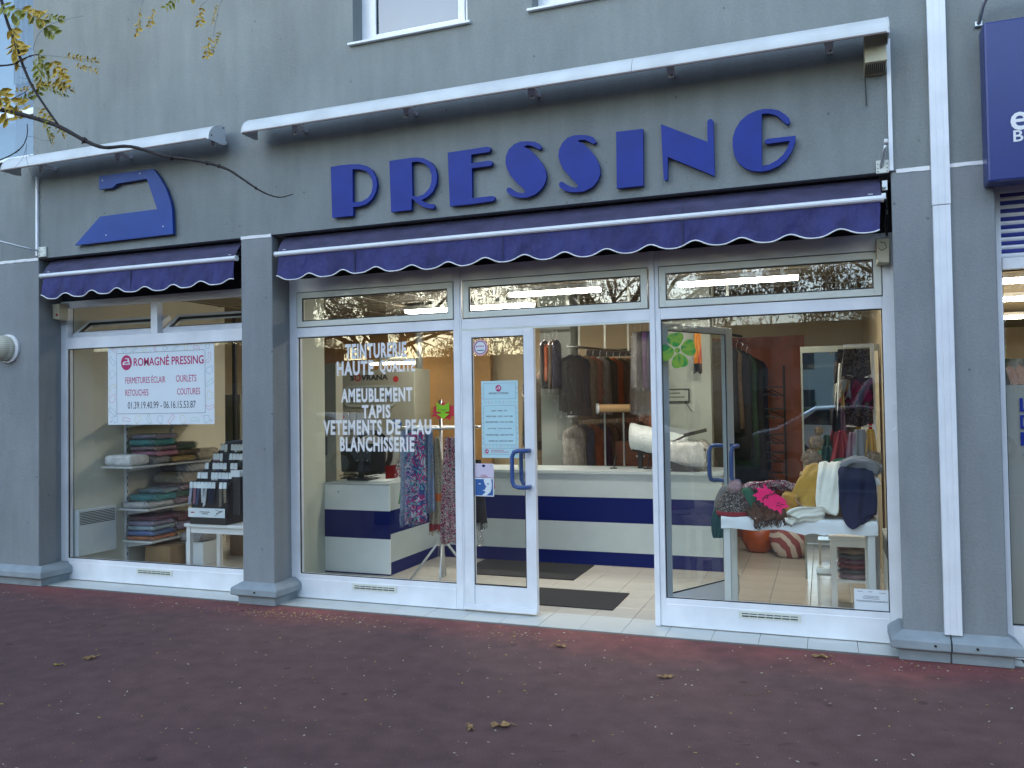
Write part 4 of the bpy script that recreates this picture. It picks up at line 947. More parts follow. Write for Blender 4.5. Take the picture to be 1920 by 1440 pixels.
def compound(nm, m, npair, ln, lw, seed):
    """pinnate leaf along +x, leaflets paired on a rachis, hanging a little"""
    rnd = random.Random(seed); mb = MB(); rach = [(ln*i/npair, 0, -.10*ln*(i/npair)**2) for i in range(npair+1)]
    mb.tube(rach, .0011, 4)
    for i in range(1, npair+1):
        for sd in (-1, 1):
            if rnd.random() < .12: continue
            x, z = rach[i][0], rach[i][2]; a = R(rnd.uniform(35, 75)); L_ = lw*rnd.uniform(.75, 1.1)*(1 if i < npair else .8); wd = L_*.21; tz = rnd.uniform(-.5, .1)
            dx, dz = math.cos(a), math.sin(a)*sd; dy = rnd.uniform(-.5, .5)
            u = Vector((dx, dy, dz+tz*.3)).normalized(); v = Vector((-dz, rnd.uniform(-.6, .6), dx)).normalized(); nrm = u.cross(v)*.15*L_
            o_ = Vector((x, 0, z)); pts = [o_, o_+u*L_*.3+v*wd, o_+u*L_*.7+v*wd*.85, o_+u*L_, o_+u*L_*.7-v*wd*.85, o_+u*L_*.3-v*wd]; mid = o_+u*L_*.5-nrm
            mb.add(pts+[mid], [(0, 1, 6), (1, 2, 6), (2, 3, 6), (3, 4, 6), (4, 5, 6), (5, 0, 6)])
    o = mb.build(nm, m); o.parent = T; return o
protos = [compound('leaf', 'leaf_green', 6, .16, .052, 1), compound('leaf', 'leaf_yellow', 5, .13, .045, 2), compound('leaf', 'leaf_green', 8, .20, .032, 3), compound('leaf', 'leaf_yellow', 9, .15, .020, 4)]
spots = [(-3.17, 3.88, 0, -30, 1.2), (-3.10, 3.86, 1, -20, 1.3), (-3.02, 3.83, 0, -35, 1.1), (-3.16, 3.78, 1, -65, 1.6), (-3.10, 3.76, 1, -60, 1.5), (-2.95, 3.81, 3, -25, 1.1), (-2.80, 3.74, 0, -10, .55),
         (-2.95, 3.60, 0, -50, 1.1), (-2.94, 3.55, 0, -80, 1.1), (-2.93, 3.53, 2, -35, .9), (-2.78, 3.51, 1, -60, 1.1), (-2.75, 3.50, 3, -70, 1.2), (-2.66, 3.49, 3, -5, 1.1), (-2.66, 3.46, 3, -14, 1.1), (-2.70, 3.46, 1, -75, .8),
         (-2.90, 3.385, 3, -8, 1.4), (-2.86, 3.36, 2, -14, .8), (-3.21, 3.42, 1, -60, 1.5), (-3.19, 3.40, 1, -35, 1.4), (-3.06, 3.36, 3, 15, 1.0), (-3.10, 3.33, 0, 20, .6),
         (-2.96, 3.28, 3, -40, 1.4), (-2.90, 3.24, 3, -55, 1.3), (-2.84, 3.20, 2, -65, .7), (-2.12, 3.71, 1, -110, .7), (-2.16, 3.68, 1, -100, .9), (-1.90, 3.74, 0, -130, .7), (-1.87, 3.74, 1, -40, .9), (-1.78, 3.64, 1, -95, .7), (-1.69, 3.50, 3, -105, .8), (-1.70, 3.46, 1, -110, .75), (-1.68, 3.62, 3, -100, .6), (-3.13, 3.10, 3, -60, .01)]
for i, (x, z, k, a, s_) in enumerate(spots):
    o = protos[k].copy(); C.objects.link(o); o.parent = T; o.matrix_parent_inverse = Matrix.Identity(4)
    o.location = Vector((x, Y+rnd.uniform(-.05, .05), z))-Vector(T.location); o.rotation_euler = (R(rnd.uniform(-25, 25)), R(-a), R(rnd.uniform(-20, 20))); o.scale = (s_*1.15, s_*1.15, s_*1.15)
for p in protos: p.location = Vector((-4.4+rnd.uniform(-.4, .4), -4.2, 4.6))-Vector(T.location)

# ---------------------------------------------------------------- litter on the pavement
def dead_leaf(x, y, s_, a, label, sd, m='dead_leaf'):
    rnd = random.Random(sd); mb = MB(); n = 14; ring = []
    for j in range(n):
        ph = 2*math.pi*j/n; r_ = s_*(.55+.45*abs(math.cos(ph*2.5))+rnd.uniform(-.12, .12))*(1 if abs(math.cos(ph)) > .3 else .62)
        ring.append((r_*math.cos(ph), r_*math.sin(ph)*.62, .004+rnd.uniform(.0, .32)*s_))
    inner = [(p[0]*.5, p[1]*.5, .004+rnd.uniform(0, .18)*s_) for p in ring]
    mb.loft([inner, ring], cap=False); mb.add(inner+[(0, 0, .004)], [(j, (j+1) % n, n) for j in range(n)])
    mb.tube([(s_*.8, 0, .02), (s_*1.3, .01, .004)], .0018, 4)
    o = mb.build('dead_leaf', m); o.location = (x, y, -.004); o.rotation_euler = (0, 0, a)
    return tag(o, label, 'leaf', 'dead leaves on the pavement')
dead_leaf(-.36, -1.765, .062, .2, 'curled brown leaf, right one of the pair nearest the camera', 1)
dead_leaf(-.49, -1.84, .040, 2.2, 'small folded brown leaf, left one of the pair nearest the camera', 2)
dead_leaf(.27, -.80, .052, .5, 'brown leaf on the pavement in front of the right window', 3)
dead_leaf(1.10, -.135, .060, .1, 'brown leaf close to the threshold tiles under the right window', 4)
dead_leaf(-.48, -.40, .050, 3.3, 'brown leaf on the pavement before the open doorway', 5)
dead_leaf(-3.23, -1.55, .055, 1.3, 'reddish brown leaf alone at the far left of the pavement', 6)
dead_leaf(-3.32, -1.72, .035, .3, 'small pale leaf beside the reddish one at the far left', 8, 'leaf_yellow')
rnd = random.Random(17); mb = MB(); m2 = MB(); m3 = MB()
def fleck(mb, x, y, s_, el=2.2):
    a = rnd.uniform(0, 6.28); u = Vector((math.cos(a), math.sin(a), rnd.uniform(-.1, .25)))*s_*el/2; v = Vector((-math.sin(a), math.cos(a), rnd.uniform(-.3, .3)))*s_*.5; p = Vector((x, y, -.0035+s_*.25))
    mb.add([p-u, p-u*.3+v, p+u, p+u*.2-v], [(0, 1, 2, 3)])
for i in range(2300):
    x = rnd.uniform(-6.5, 2.6); y = -.05-rnd.random()**1.25*3.8; fleck((mb, mb, m2, m3)[rnd.randint(0, 3)], x, y, rnd.choice((.0025, .003, .004, .006, .009)))
for cx, n_ in ((-3.9, 25), (-3.0, 80), (-2.6, 110), (-2.1, 60), (-.8, 60), (1.55, 35)):
    for i in range(n_): fleck((mb, m2)[i % 2], cx+rnd.gauss(0, .22), -.22+rnd.gauss(0, .07), rnd.choice((.005, .007, .010)))
for i in range(55):
    x = rnd.uniform(-4.5, 2.2); y = rnd.uniform(-2.6, -.2); a = rnd.uniform(-.6, .6); l_ = rnd.uniform(.04, .11); b_ = rnd.uniform(-.02, .02)
    m3.tube([(x, y, -.004), (x+l_*.5*math.cos(a), y+l_*.5*math.sin(a)+b_, -.002), (x+l_*math.cos(a), y+l_*math.sin(a), -.004)], .0013, 4)
for (q, m, nm) in ((mb, 'litter_pale', 'leaf_crumbs'), (m2, 'leaf_yellow', 'leaf_crumbs'), (m3, 'litter_brown', 'leaf_crumbs')):
    if m not in MAT: mat(m, {'litter_pale': (.55, .50, .38), 'litter_brown': (.16, .11, .07)}[m], .8)
    tag(q.build(nm, m), kind='stuff')
# ================================================================ STICKERS AND LETTERING ON THE GLASS
LY = .2965
t = thing('window_lettering', (-2.22, LY, 1.2), 'white capital lettering stuck on the middle shop window', 'lettering')
for s_, x0, x1, z0, z1 in (('TEINTURERIE', -2.495, -1.937, 1.958, 2.080), ('HAUTE', -2.577, -2.235, 1.824, 1.941), ('QUALITE', -2.180, -1.863, 1.824, 1.941), ('AMEUBLEMENT', -2.539, -1.889, 1.604, 1.718), ('TAPIS', -2.346, -2.086, 1.474, 1.583),
                           ('VETEMENTS', -2.710, -2.165, 1.340, 1.463), ('DE', -2.123, -1.997, 1.343, 1.463), ('PEAU', -1.951, -1.725, 1.343, 1.463), ('BLANCHISSERIE', -2.554, -1.876, 1.206, 1.326)):
    text(s_, x0, x1, z0, z1, LY, 'white_paint', 'word', t, .0012, .036, sp=1.14)

def iron_logo(cx, cz, r, y, parent, k=1.):
    c_ = poly_obj([circ(cx, cz, r, r*1.08)], y, .0006, 'logo_disc', 'magenta', parent)
    q = lambda pts: [(cx+px*r, cz+pz*r) for px, pz in pts]
    poly_obj([q([(-.72, -.30), (-.62, .0), (-.42, .18), (-.28, .18), (.18, .18), (.28, .50), (-.22, .50), (-.22, .62), (.42, .62), (.62, -.05), (.68, -.30)]), q([(-.45, -.16), (-.32, .02), (-.1, .06), (.42, .06), (.48, -.16)])], y-.0008, .0006, 'logo_iron', 'paper', c_)
    return c_
# big poster in left window
t = thing('poster', (-4.42, .30, 1.438), 'white poster with magenta lettering hung inside the left window', 'poster')
MB().loft([[(-5.025, .2995, z), (-3.818, .2995, z), (-3.818, .2998, z), (-5.025, .2998, z)] for z in (1.438, 2.143)]).build('sheet', 'paper', t)
PY = .2985
iron_logo(-4.805, 2.004, .064, PY, t)
for s_, x0, x1, z0, z1, m, b_ in (('ROMAGNÉ PRESSING', -4.72, -3.93, 1.968, 2.062, 'magenta', .016), ('FERMETURES ÉCLAIR', -4.818, -4.356, 1.812, 1.884, 'magenta', .0), ('OURLETS', -4.236, -4.011, 1.814, 1.874, 'magenta', .0),
                                  ('RETOUCHES', -4.819, -4.551, 1.700, 1.757, 'magenta', .0), ('COUTURES', -4.224, -3.972, 1.700, 1.757, 'magenta', .0), ('01.39.19.40.99 - 06.16.15.53.87', -4.79, -4.02, 1.582, 1.645, 'text_slate', .0)):
    if m not in MAT: mat(m, (.03, .05, .08), .6)
    text(s_, x0, x1, z0, z1, PY, m, 'word', t, .0006, b_)
mb = MB()
for (xa, xb, z) in ((-4.92, -3.915, 2.090), (-4.92, -3.915, 1.537)):
    n = 62
    for i in range(n): x = xa+(xb-xa)*i/n; mb.box(x, x+.0095, PY, PY+.0005, z-.0025, z+.0025)
for x in (-4.92, -3.915):
    for i in range(34): z = 1.537+.553*i/34; mb.box(x-.0025, x+.0025, PY, PY+.0005, z, z+.0095)
mb.build('stitching', 'text_slate', t)
rnd = random.Random(4)
for nm, c in (('line_teal', (.04, .30, .38)), ('line_pink', (.55, .06, .16)), ('line_yellow', (.65, .55, .10)), ('line_green', (.15, .42, .28))): mat(nm, c, .6)
GS = [[(-.3, -1), (.3, -1), (.3, .1), (.9, .7), (.5, 1), (-.3, .3)], [(-.8, -.6), (.8, -.6), (.5, .6), (-.5, .6)], [(-.6, -.9), (.0, -1), (.6, .7), (-.1, 1)], [(-.9, -.3), (-.4, .6), (.4, .6), (.9, -.2), (.3, -.7), (-.3, -.5)]]
def doodle(cx, cz, s_, m, k, parent, y, x0, x1, z0, z1, w_=.0022):
    g_ = GS[k % 4]; a = rnd.uniform(0, 6.28); P = [(cx+s_*(px*math.cos(a)-pz*math.sin(a)), y, cz+s_*(px*math.sin(a)+pz*math.cos(a))) for px, pz in g_]
    P = [(min(max(p[0], x0), x1), p[1], min(max(p[2], z0), z1)) for p in P]; mb = MB()
    for i in range(len(P)):
        a_, b_ = Vector(P[i]), Vector(P[(i+1) % len(P)])
        if (b_-a_).length < 1e-4: continue
        n_ = Vector((-(b_-a_).z, 0, (b_-a_).x)).normalized()*w_/2; mb.quad(a_-n_, b_-n_, b_+n_, a_+n_)
    tag(mb.build('garment_outline', m, parent), kind='stuff')
i = 0; LM = ['line_teal', 'line_pink', 'line_yellow', 'line_green']
for k in range(10): doodle(-4.95+k*.118, 2.117, .034, LM[(k*3+1) % 4], k, t, PY, -5.02, -3.822, 2.097, 2.14)
for k in range(9): doodle(-4.94+k*.13, 1.486, .045, LM[(k*5) % 4], k+1, t, PY, -5.02, -3.822, 1.442, 1.530)
for k in range(5): doodle(-4.972, 1.56+k*.115, .050, LM[k % 4], k+2, t, PY, -5.02, -4.927, 1.442, 2.14); doodle(-3.866, 1.58+k*.11, .046, LM[(k+1) % 4], k, t, PY, -3.908, -3.822, 1.442, 2.14)
for x in (-4.99, -3.85): MB().tube([(x, .2995, 1.468), (x, .2978, 1.468)], .009, 12).build('eyelet', 'alu', t)
# opening hours
t = thing('hours_poster', (-1.146, .30, 1.166), 'pale blue opening-hours sheet on the closed door leaf', 'poster')
SY = .2890
MB().box(-1.2955, -.9975, SY, SY+.0006, 1.166, 1.750).build('sheet', 'paper_blue', t)
PY2 = SY-.0008
iron_logo(-1.154, 1.693, .0235, PY2, t); iron_logo(-1.2555, 1.215, .0155, PY2, t)
for s_, x0, x1, z0, z1 in (('HORAIRES DU PRESSING', -1.233, -1.072, 1.648, 1.663), ('LUNDI  14H00 - 19 H', -1.215, -1.087, 1.517, 1.529), ('MARDI 9H00 - 12H30  14H-19 H00', -1.256, -1.043, 1.474, 1.486), ('MERCREDI 9H00 - 12H30 14H-19H00', -1.262, -1.041, 1.431, 1.443),
                           ('JEUDI 9H00 - 12H30 14H-19H00', -1.246, -1.051, 1.381, 1.393), ('VENDREDI 9H00 - 12H30 14H-19H00', -1.262, -1.038, 1.334, 1.346), ('SAMEDI 9H-12H30 14H-18H00', -1.239, -1.043, 1.288, 1.300)):
    text(s_, x0, x1, z0, z1, PY2, 'text_slate', 'word', t, .0004, .0)
mb = MB()
for z, w_ in ((1.224, .105), (1.211, .150)):
    for k in range(14): mb.box(-1.222+w_*k/14, -1.222+w_*(k+.72)/14, PY2, PY2+.0004, z-.003, z+.002)
mb.build('print', 'magenta', t)
mb = MB(); frame(mb, -1.278, -1.015, 1.612, 1.732, .0012, PY2, PY2+.0004); frame(mb, -1.278, -1.015, 1.265, 1.562, .0012, PY2, PY2+.0004); frame(mb, -1.278, -1.015, 1.192, 1.238, .0012, PY2, PY2+.0004); mb.build('print', 'text_slate', t)
for k in range(9): doodle(-1.265+k*.030, 1.587, .010, LM[k % 4], k, t, PY2, -1.29, -1.003, 1.567, 1.608, .001); doodle(-1.265+k*.030, 1.252, .008, LM[(k+1) % 4], k, t, PY2, -1.29, -1.003, 1.241, 1.263, .001)
for k in range(14): doodle(-1.006, 1.20+k*.038, .008, LM[k % 4], k, t, PY2, -1.013, -.999, 1.168, 1.745, .001); doodle(-1.287, 1.20+k*.038, .008, LM[(k+2) % 4], k, t, PY2, -1.294, -1.280, 1.168, 1.745, .001)
# round sticker
t = thing('round_sticker', (-1.298, .29, 1.95), 'round white sticker with pink rim, top of the closed door leaf', 'sticker')
mat('rim_pink', (.75, .45, .55), .5); mat('rim_plum', (.25, .10, .20), .5)
for r_, m, y in ((.060, 'rim_pink', .2896), (.050, 'rim_plum', .2889), (.043, 'paper', .2882)): poly_obj([circ(-1.298, 2.007, r_, r_*1.03)], y, .0004, 'disc', m, t)
text('point', -1.331, -1.266, 2.008, 2.026, .2876, 'magenta', 'word', t, .0004, .02)
MB().box(-1.325, -1.270, .2876, .288, 1.982, 1.989).build('print', 'text_slate', t)
# notices on door
t = thing('door_notice', (-1.283, .29, 1.014), 'small pink notice with rings on top, on the closed door leaf', 'notice')
mat('paper_pink', (.66, .60, .72), .5)
MB().box(-1.366, -1.203, SY, SY+.0006, 1.016, 1.122).build('card', 'paper_pink', t)
for x in (-1.345, -1.226): MB().tube([(x, SY, 1.106), (x, SY-.004, 1.106)], .006, 10).build('ring', 'alu', t)
poly_obj([[(-1.300, 1.108), (-1.285, 1.116), (-1.268, 1.108), (-1.278, 1.094), (-1.290, 1.094)]], SY-.001, .0005, 'emblem', 'stripe_blue', t)
mb = MB().box(-1.305, -1.262, SY-.001, SY-.0004, 1.034, 1.037); mb.box(-1.315, -1.252, SY-.001, SY-.0004, 1.024, 1.028); mb.build('print', 'magenta', t)
t = thing('face_sticker', (-1.283, .29, .875), 'square blue and white sticker of two facing profiles, on the door leaf', 'sticker')
MB().box(-1.362, -1.203, SY, SY+.0006, .873, 1.012).build('card', 'paper', t)
mat('print_blue', (.02, .11, .36), .5)
poly_obj([[(-1.355, .880), (-1.355, 1.004), (-1.285, 1.004), (-1.283, .985), (-1.276, .965), (-1.262, .944), (-1.274, .938), (-1.272, .926), (-1.298, .918), (-1.274, .912), (-1.274, .902), (-1.288, .892), (-1.300, .880)]], SY-.001, .0005, 'blue_profile', 'print_blue', t)
poly_obj([[(-1.262, .880), (-1.250, .892), (-1.232, .905), (-1.222, .930), (-1.219, .965), (-1.224, 1.004), (-1.210, 1.004), (-1.210, .880)]], SY-.001, .0005, 'blue_backdrop', 'print_blue', t)
for x, m in ((-1.318, 'paper'), (-1.250, 'print_blue')): poly_obj([circ(x, .968, .010, .004, 12)], SY-.0016, .0005, 'eye', m, t)
# notice bottom right
t = thing('window_notice', (1.414, .30, .205), 'white printed notice in the bottom corner of the right window', 'notice')
MB().box(1.309, 1.517, .2985, .2991, .203, .337).build('sheet', 'paper', t)
mb = MB()
for z, a, b_ in ((.320, 1.33, 1.36), (.320, 1.395, 1.42), (.315, 1.46, 1.50), (.292, 1.37, 1.455), (.284, 1.36, 1.46), (.275, 1.365, 1.46), (.262, 1.32, 1.51), (.256, 1.325, 1.51)):
    x = a
    while x < b_: l_ = rnd.uniform(.004, .012); mb.box(x, min(x+l_, b_), .2978, .2983, z, z+.0028); x += l_+.002
mb.build('print', 'text_slate', t)
# clover decal
t = thing('clover_decal', (.19, .30, 1.80), 'green four-leaf flower decal at the top left of the right window', 'decal')
mat_pattern('clover_green', [(.02, .17, .05), (.04, .26, .05), (.22, .36, .04), (.03, .20, .06)], 9, 'noise', .4, .5, hard=False)
for a in (10, 100, 190, 280):
    pts = []
    for i in range(24):
        q = 2*math.pi*i/24; r_ = 1-.18*math.exp(-((q if q < math.pi else q-2*math.pi)**2)*6); px, pz = .078+.054*r_*math.cos(q), .066*math.sin(q)*(.86+.22*math.cos(q)); pts.append((.198+px*math.cos(R(a))-pz*math.sin(R(a)), 1.932+px*math.sin(R(a))+pz*math.cos(R(a))))
    poly_obj([pts], .299, .0008, 'petal', 'clover_green', t)
poly_obj([circ(.198, 1.932, .019)], .298, .0008, 'centre', 'clover_green', t)

# ================================================================ INSIDE: CLOTHES, COUNTER, DISPLAYS
def folded(mb, x0, x1, y0, y1, z0, h, rnd, nz=.006, layers=2, seg=10):
    """soft folded bundle with rounded edges"""
    cx, cy, a, b_ = (x0+x1)/2, (y0+y1)/2, (x1-x0)/2, (y1-y0)/2; rings = []
    for k in range(7):
        v = -1+2*k/6; sc_ = (1-abs(v)**4*.22); z = z0+h*(v+1)/2; ring = []
        for j in range(seg*4):
            q = 2*math.pi*j/(seg*4); cq, sq = math.cos(q), math.sin(q); e = .22
            px = a*sc_*math.copysign(abs(cq)**e, cq); py = b_*sc_*math.copysign(abs(sq)**e, sq)
            n_ = nz*math.sin(j*1.7+k*2.1+rnd.random()*2)
            ring.append((cx+px+n_, cy+py+n_, z+nz*.6*math.sin(px*40+py*23+k)))
        rings.append(ring)
    return mb.loft(rings)
def mcol(c, film=False):
    nm = 'cloth_%02x%02x%02x' % tuple(int(min(1, q)*255) for q in c)+('w' if film else '')
    if nm not in MAT:
        mat(nm, c, .30 if film else .85, var=.35 if film else .18, vscale=28 if film else 14, bump=1. if film else .5, bscale=22 if film else 60, coat=.7 if film else 0, bdist=.01 if film else .003)
    return nm
NC = {'white': (.62, .66, .68), 'grey': (.25, .25, .26), 'dark teal': (.02, .13, .14), 'teal': (.03, .26, .28), 'pink': (.50, .20, .32), 'mustard': (.42, .27, .08), 'plum': (.12, .03, .07), 'brown': (.16, .09, .05), 'dark grey': (.07, .075, .085), 'blue': (.09, .16, .38),
      'orange': (.50, .17, .06), 'beige': (.42, .36, .28), 'green': (.04, .15, .09), 'lilac': (.28, .24, .36), 'pale blue': (.30, .42, .48), 'burgundy': (.16, .015, .03), 'navy': (.012, .018, .055), 'black': (.012, .012, .014), 'dark green': (.015, .05, .025), 'mauve': (.30, .20, .24)}
NC = {k: tuple(min(.8, q*1.45+.01) for q in v) for k, v in NC.items()}
def package(col, x0, x1, y0, y1, z0, h, where, group, sd, wrapped=True):
    rnd = random.Random(sd); mb = folded(MB(), x0, x1, y0, y1, z0, h, rnd, .009 if wrapped else .004)
    t = thing('folded_package' if wrapped else 'folded_towel', ((x0+x1)/2, (y0+y1)/2, z0), f'{col} cloth in clear plastic, {where}' if wrapped else f'folded {col} towel, {where}', 'package' if wrapped else 'towel', group)
    mb.build('cloth', mcol(NC[col]), t, smooth=True)
    if wrapped:
        folded(MB(), x0-.006, x1+.010, y0-.010, y1+.010, z0-.001, h*1.08, rnd, .014).build('plastic_bag', 'film', t, smooth=True)
    return t
# --- shelves on the left wall
SH = thing('wall_shelf', (-5.3, 1.2, 0), 'white bracket shelves along the left wall, stacked with wrapped laundry', 'shelf')
for z, y0, y1, xo in ((1.023, .655, 1.95, -5.10), (.588, .86, 1.95, -5.10), (.262, .92, 1.85, -5.12), (1.470, .80, 1.95, -5.12)):
    MB().box(-5.49, xo, y0, y1, z-.018, z).build('board', 'wood_light', SH, bevel=.002)
for y in (.985, 1.62):
    u_ = MB().box(-5.518, -5.493, y-.014, y+.014, .02, 2.3).build('upright', 'white_frame', SH)
    mb = MB()
    for k in range(30): mb.box(-5.4925, -5.4915, y-.004, y+.004, .1+.07*k, .13+.07*k)
    mb.build('slot', 'gasket', u_)
    for z in (1.005, .570, .244, 1.452):
        mb = MB(); mb.loft([[(-5.492, y-.003, z-.06), (-5.492, y-.003, z), (-5.14, y-.003, z), (-5.14, y-.003, z-.012)], [(-5.492, y+.003, z-.06), (-5.492, y+.003, z), (-5.14, y+.003, z), (-5.14, y+.003, z-.012)]]); mb.build('bracket', 'white_frame', SH)
G1 = 'wrapped laundry on the wall shelves'
package('white', -5.48, -5.14, .67, .93, 1.026, .105, 'front end of the upper shelf', None, 1, False)
package('grey', -5.47, -5.13, .95, 1.20, 1.026, .07, 'behind the white towel on the upper shelf', G1, 2)
package('mustard', -5.46, -5.12, 1.21, 1.55, 1.026, .06, 'bottom of the stack on the upper shelf', G1, 3)
package('beige', -5.46, -5.12, 1.58, 1.90, 1.026, .11, 'back end of the upper shelf', G1, 31)
package('pink', -5.46, -5.14, 1.0, 1.32, 1.100, .055, 'middle of the stack on the upper shelf', G1, 4)
package('brown', -5.46, -5.14, 1.33, 1.62, 1.092, .06, 'beside the pink one on the upper shelf', G1, 5)
package('mauve', -5.46, -5.14, .98, 1.30, 1.158, .045, 'above the pink one on the upper shelf', G1, 6)
package('teal', -5.46, -5.14, .97, 1.28, 1.205, .065, 'top of the front stack on the upper shelf', G1, 7)
package('dark green', -5.46, -5.14, 1.30, 1.58, 1.155, .07, 'right of the teal one on the upper shelf', G1, 8)
package('lilac', -5.46, -5.14, 1.0, 1.30, 1.272, .05, 'above the teal one on the upper shelf', G1, 81)
package('white', -5.47, -5.13, .88, 1.25, .591, .055, 'front end of the middle shelf', G1, 9)
package('mauve', -5.47, -5.13, 1.27, 1.60, .591, .07, 'behind the white one on the middle shelf', G1, 10)
package('teal', -5.47, -5.14, .98, 1.30, .648, .07, 'upon the white one on the middle shelf', G1, 11)
package('green', -5.47, -5.13, 1.30, 1.62, .664, .06, 'upon the second mauve one on the middle shelf', G1, 12)
package('pale blue', -5.47, -5.14, 1.10, 1.38, .722, .040, 'on the sloping pile of the middle shelf', G1, 13)
package('mauve', -5.47, -5.12, 1.32, 1.70, .728, .06, 'under the big beige bundle of the middle shelf', G1, 14)
package('beige', -5.47, -5.10, 1.30, 1.76, .79, .12, 'big bundle high on the middle shelf', G1, 15)
package('white', -5.47, -5.10, 1.42, 1.80, .91, .08, 'topmost bundle of the middle shelf', G1, 16)
package('orange', -5.47, -5.14, .94, 1.28, .264, .040, 'bottom of the front stack on the lowest shelf', G1, 17)
package('mustard', -5.47, -5.14, 1.29, 1.60, .264, .045, 'right of the orange one on the lowest shelf', G1, 18)
package('blue', -5.47, -5.14, .94, 1.27, .306, .050, 'upon the orange one on the lowest shelf', G1, 19)
package('pale blue', -5.47, -5.14, .95, 1.27, .358, .045, 'above the blue one on the lowest shelf', G1, 20)
package('lilac', -5.47, -5.14, .96, 1.26, .405, .045, 'near the top of the lowest shelf stack', G1, 21)
package('lilac', -5.47, -5.14, 1.28, 1.60, .312, .09, 'right hand part of the lowest shelf', G1, 22)
package('plum', -5.47, -5.14, .98, 1.30, .452, .045, 'top of the lowest shelf stack, front', G1, 23)
package('burgundy', -5.47, -5.14, 1.31, 1.62, .405, .075, 'top of the lowest shelf stack, back', G1, 24)
# radiators
def radiator(x, y0, y1, z0, z1, d, label):
    t = thing('radiator', (x, (y0+y1)/2, z0), label, 'radiator', 'flat white electric radiators')
    MB().box(x, x+d, y0, y1, z0, z1).build('body', 'radiator', t, bevel=.004)
    f = x+d
    for k in range(8):
        z = z1-.030-k*.0155; MB().box(f-.001 if d > 0 else f-.002, f+.002 if d > 0 else f+.001, y0+.02, y1-.02, z-.0035, z+.0035).build('grille_slot', 'gasket', t)
    return t
radiator(-5.517, .362, .815, .195, .630, .055, 'white electric radiator low on the left wall')
radiator(1.617, .62, 1.25, .18, .60, -.075, 'white electric radiator at the right wall behind the notice')
# boxes under shelves
def carton(x0, x1, y0, y1, z1, label, m='cardboard', print_=None):
    t = thing('carton', ((x0+x1)/2, (y0+y1)/2, 0), label, 'box', 'cartons on the floor of the left bay')
    MB().box(x0, x1, y0, y1, .0, z1).build('case', m, t, bevel=.004)
    MB().box(x0+.002, x1-.002, (y0+y1)/2-.02, (y0+y1)/2+.02, z1-.0005, z1+.0008).build('tape', 'beige_box', t)
    MB().box(x0, x1, (y0+y1)/2-.0015, (y0+y1)/2+.0015, z1-.002, z1+.0015).build('flap_gap', 'gasket', t)
    return t
carton(-5.30, -4.98, 1.02, 1.55, .200, 'long brown carton on the floor below the shelves')
carton(-4.95, -4.73, 1.20, 1.45, .230, 'white carton on the floor beside the brown one', 'paper')
carton(-4.85, -4.40, 1.75, 2.15, .300, 'brown carton behind the small white table')
t = package('grey', -4.98, -4.72, 1.16, 1.50, .232, .10, 'crumpled upon the white carton under the table', None, 40)
# small table + zipper display
def small_table(x0, x1, y0, y1, h, label, leg=.042, m='white_paint'):
    t = thing('small_table', ((x0+x1)/2, (y0+y1)/2, 0), label, 'table')
    MB().box(x0-.015, x1+.015, y0-.015, y1+.015, h-.028, h).build('tabletop', m, t, bevel=.004)
    mb = MB(); mb.box(x0+.03, x1-.03, y0+.01, y0+.028, h-.085, h-.028); mb.box(x0+.03, x1-.03, y1-.028, y1-.01, h-.085, h-.028); mb.build('apron', m, t)
    mb = MB(); mb.box(x0+.01, x0+.028, y0+.03, y1-.03, h-.085, h-.028); mb.box(x1-.028, x1-.01, y0+.03, y1-.03, h-.085, h-.028); mb.build('side_apron', m, t)
    for x in (x0, x1-leg):
        for y in (y0, y1-leg): MB().box(x, x+leg, y, y+leg, 0, h-.028).build('leg', m, t, bevel=.002)
    return t
small_table(-4.40, -3.72, .60, 1.05, .515, 'small white table with the zip display, left window')
Z = thing('zip_display', (-4.08, .8, .515), 'black stepped counter display hung with carded zips', 'display')
MB().box(-4.335, -3.93, .575, 1.0, .517, .575).build('base', 'black_plastic', Z, bevel=.003)
MB().box(-4.345, -3.935, .565, .57, .582, .665).build('header_card', 'paper', Z)
tx = MB(); tx.box(-4.315, -4.275, .563, .5645, .62, .63); tx.build('print', 'red_dot', Z)
tx = MB(); tx.box(-4.215, -4.10, .563, .5645, .628, .634); tx.box(-4.19, -4.12, .563, .5645, .612, .618)
for a, b_ in (((-4.04, .655), (-3.96, .635)), ((-4.03, .62), (-3.97, .645)), ((-4.045, .60), (-3.95, .65))): tx.tube([(a[0], .5635, a[1]), (b_[0], .5635, b_[1])], .002, 4)
tx.build('print', 'text_dark', Z)
MB().loft([[(-4.34, .60, .575), (-3.925, .60, .575), (-3.925, .98, .575), (-4.34, .98, .575)], [(-4.34, .60, .84), (-3.925, .60, .84), (-3.925, .98, .84), (-4.34, .98, .84)], [(-4.34, .68, .93), (-3.925, .68, .93), (-3.925, .98, .93), (-4.34, .98, .93)], [(-4.20, .93, 1.27), (-3.90, .93, 1.27), (-3.90, .98, 1.27), (-4.20, .98, 1.27)]]).build('panel', 'black_plastic', Z)
ZC = [(.45, .47, .60), (.35, .18, .24), (.08, .10, .20), (.62, .64, .66), (.62, .64, .66), (.015, .02, .05), (.015, .02, .05), (.60, .62, .64), (.24, .20, .15), (.34, .28, .2), (.18, .20, .17)]
rnd = random.Random(8)
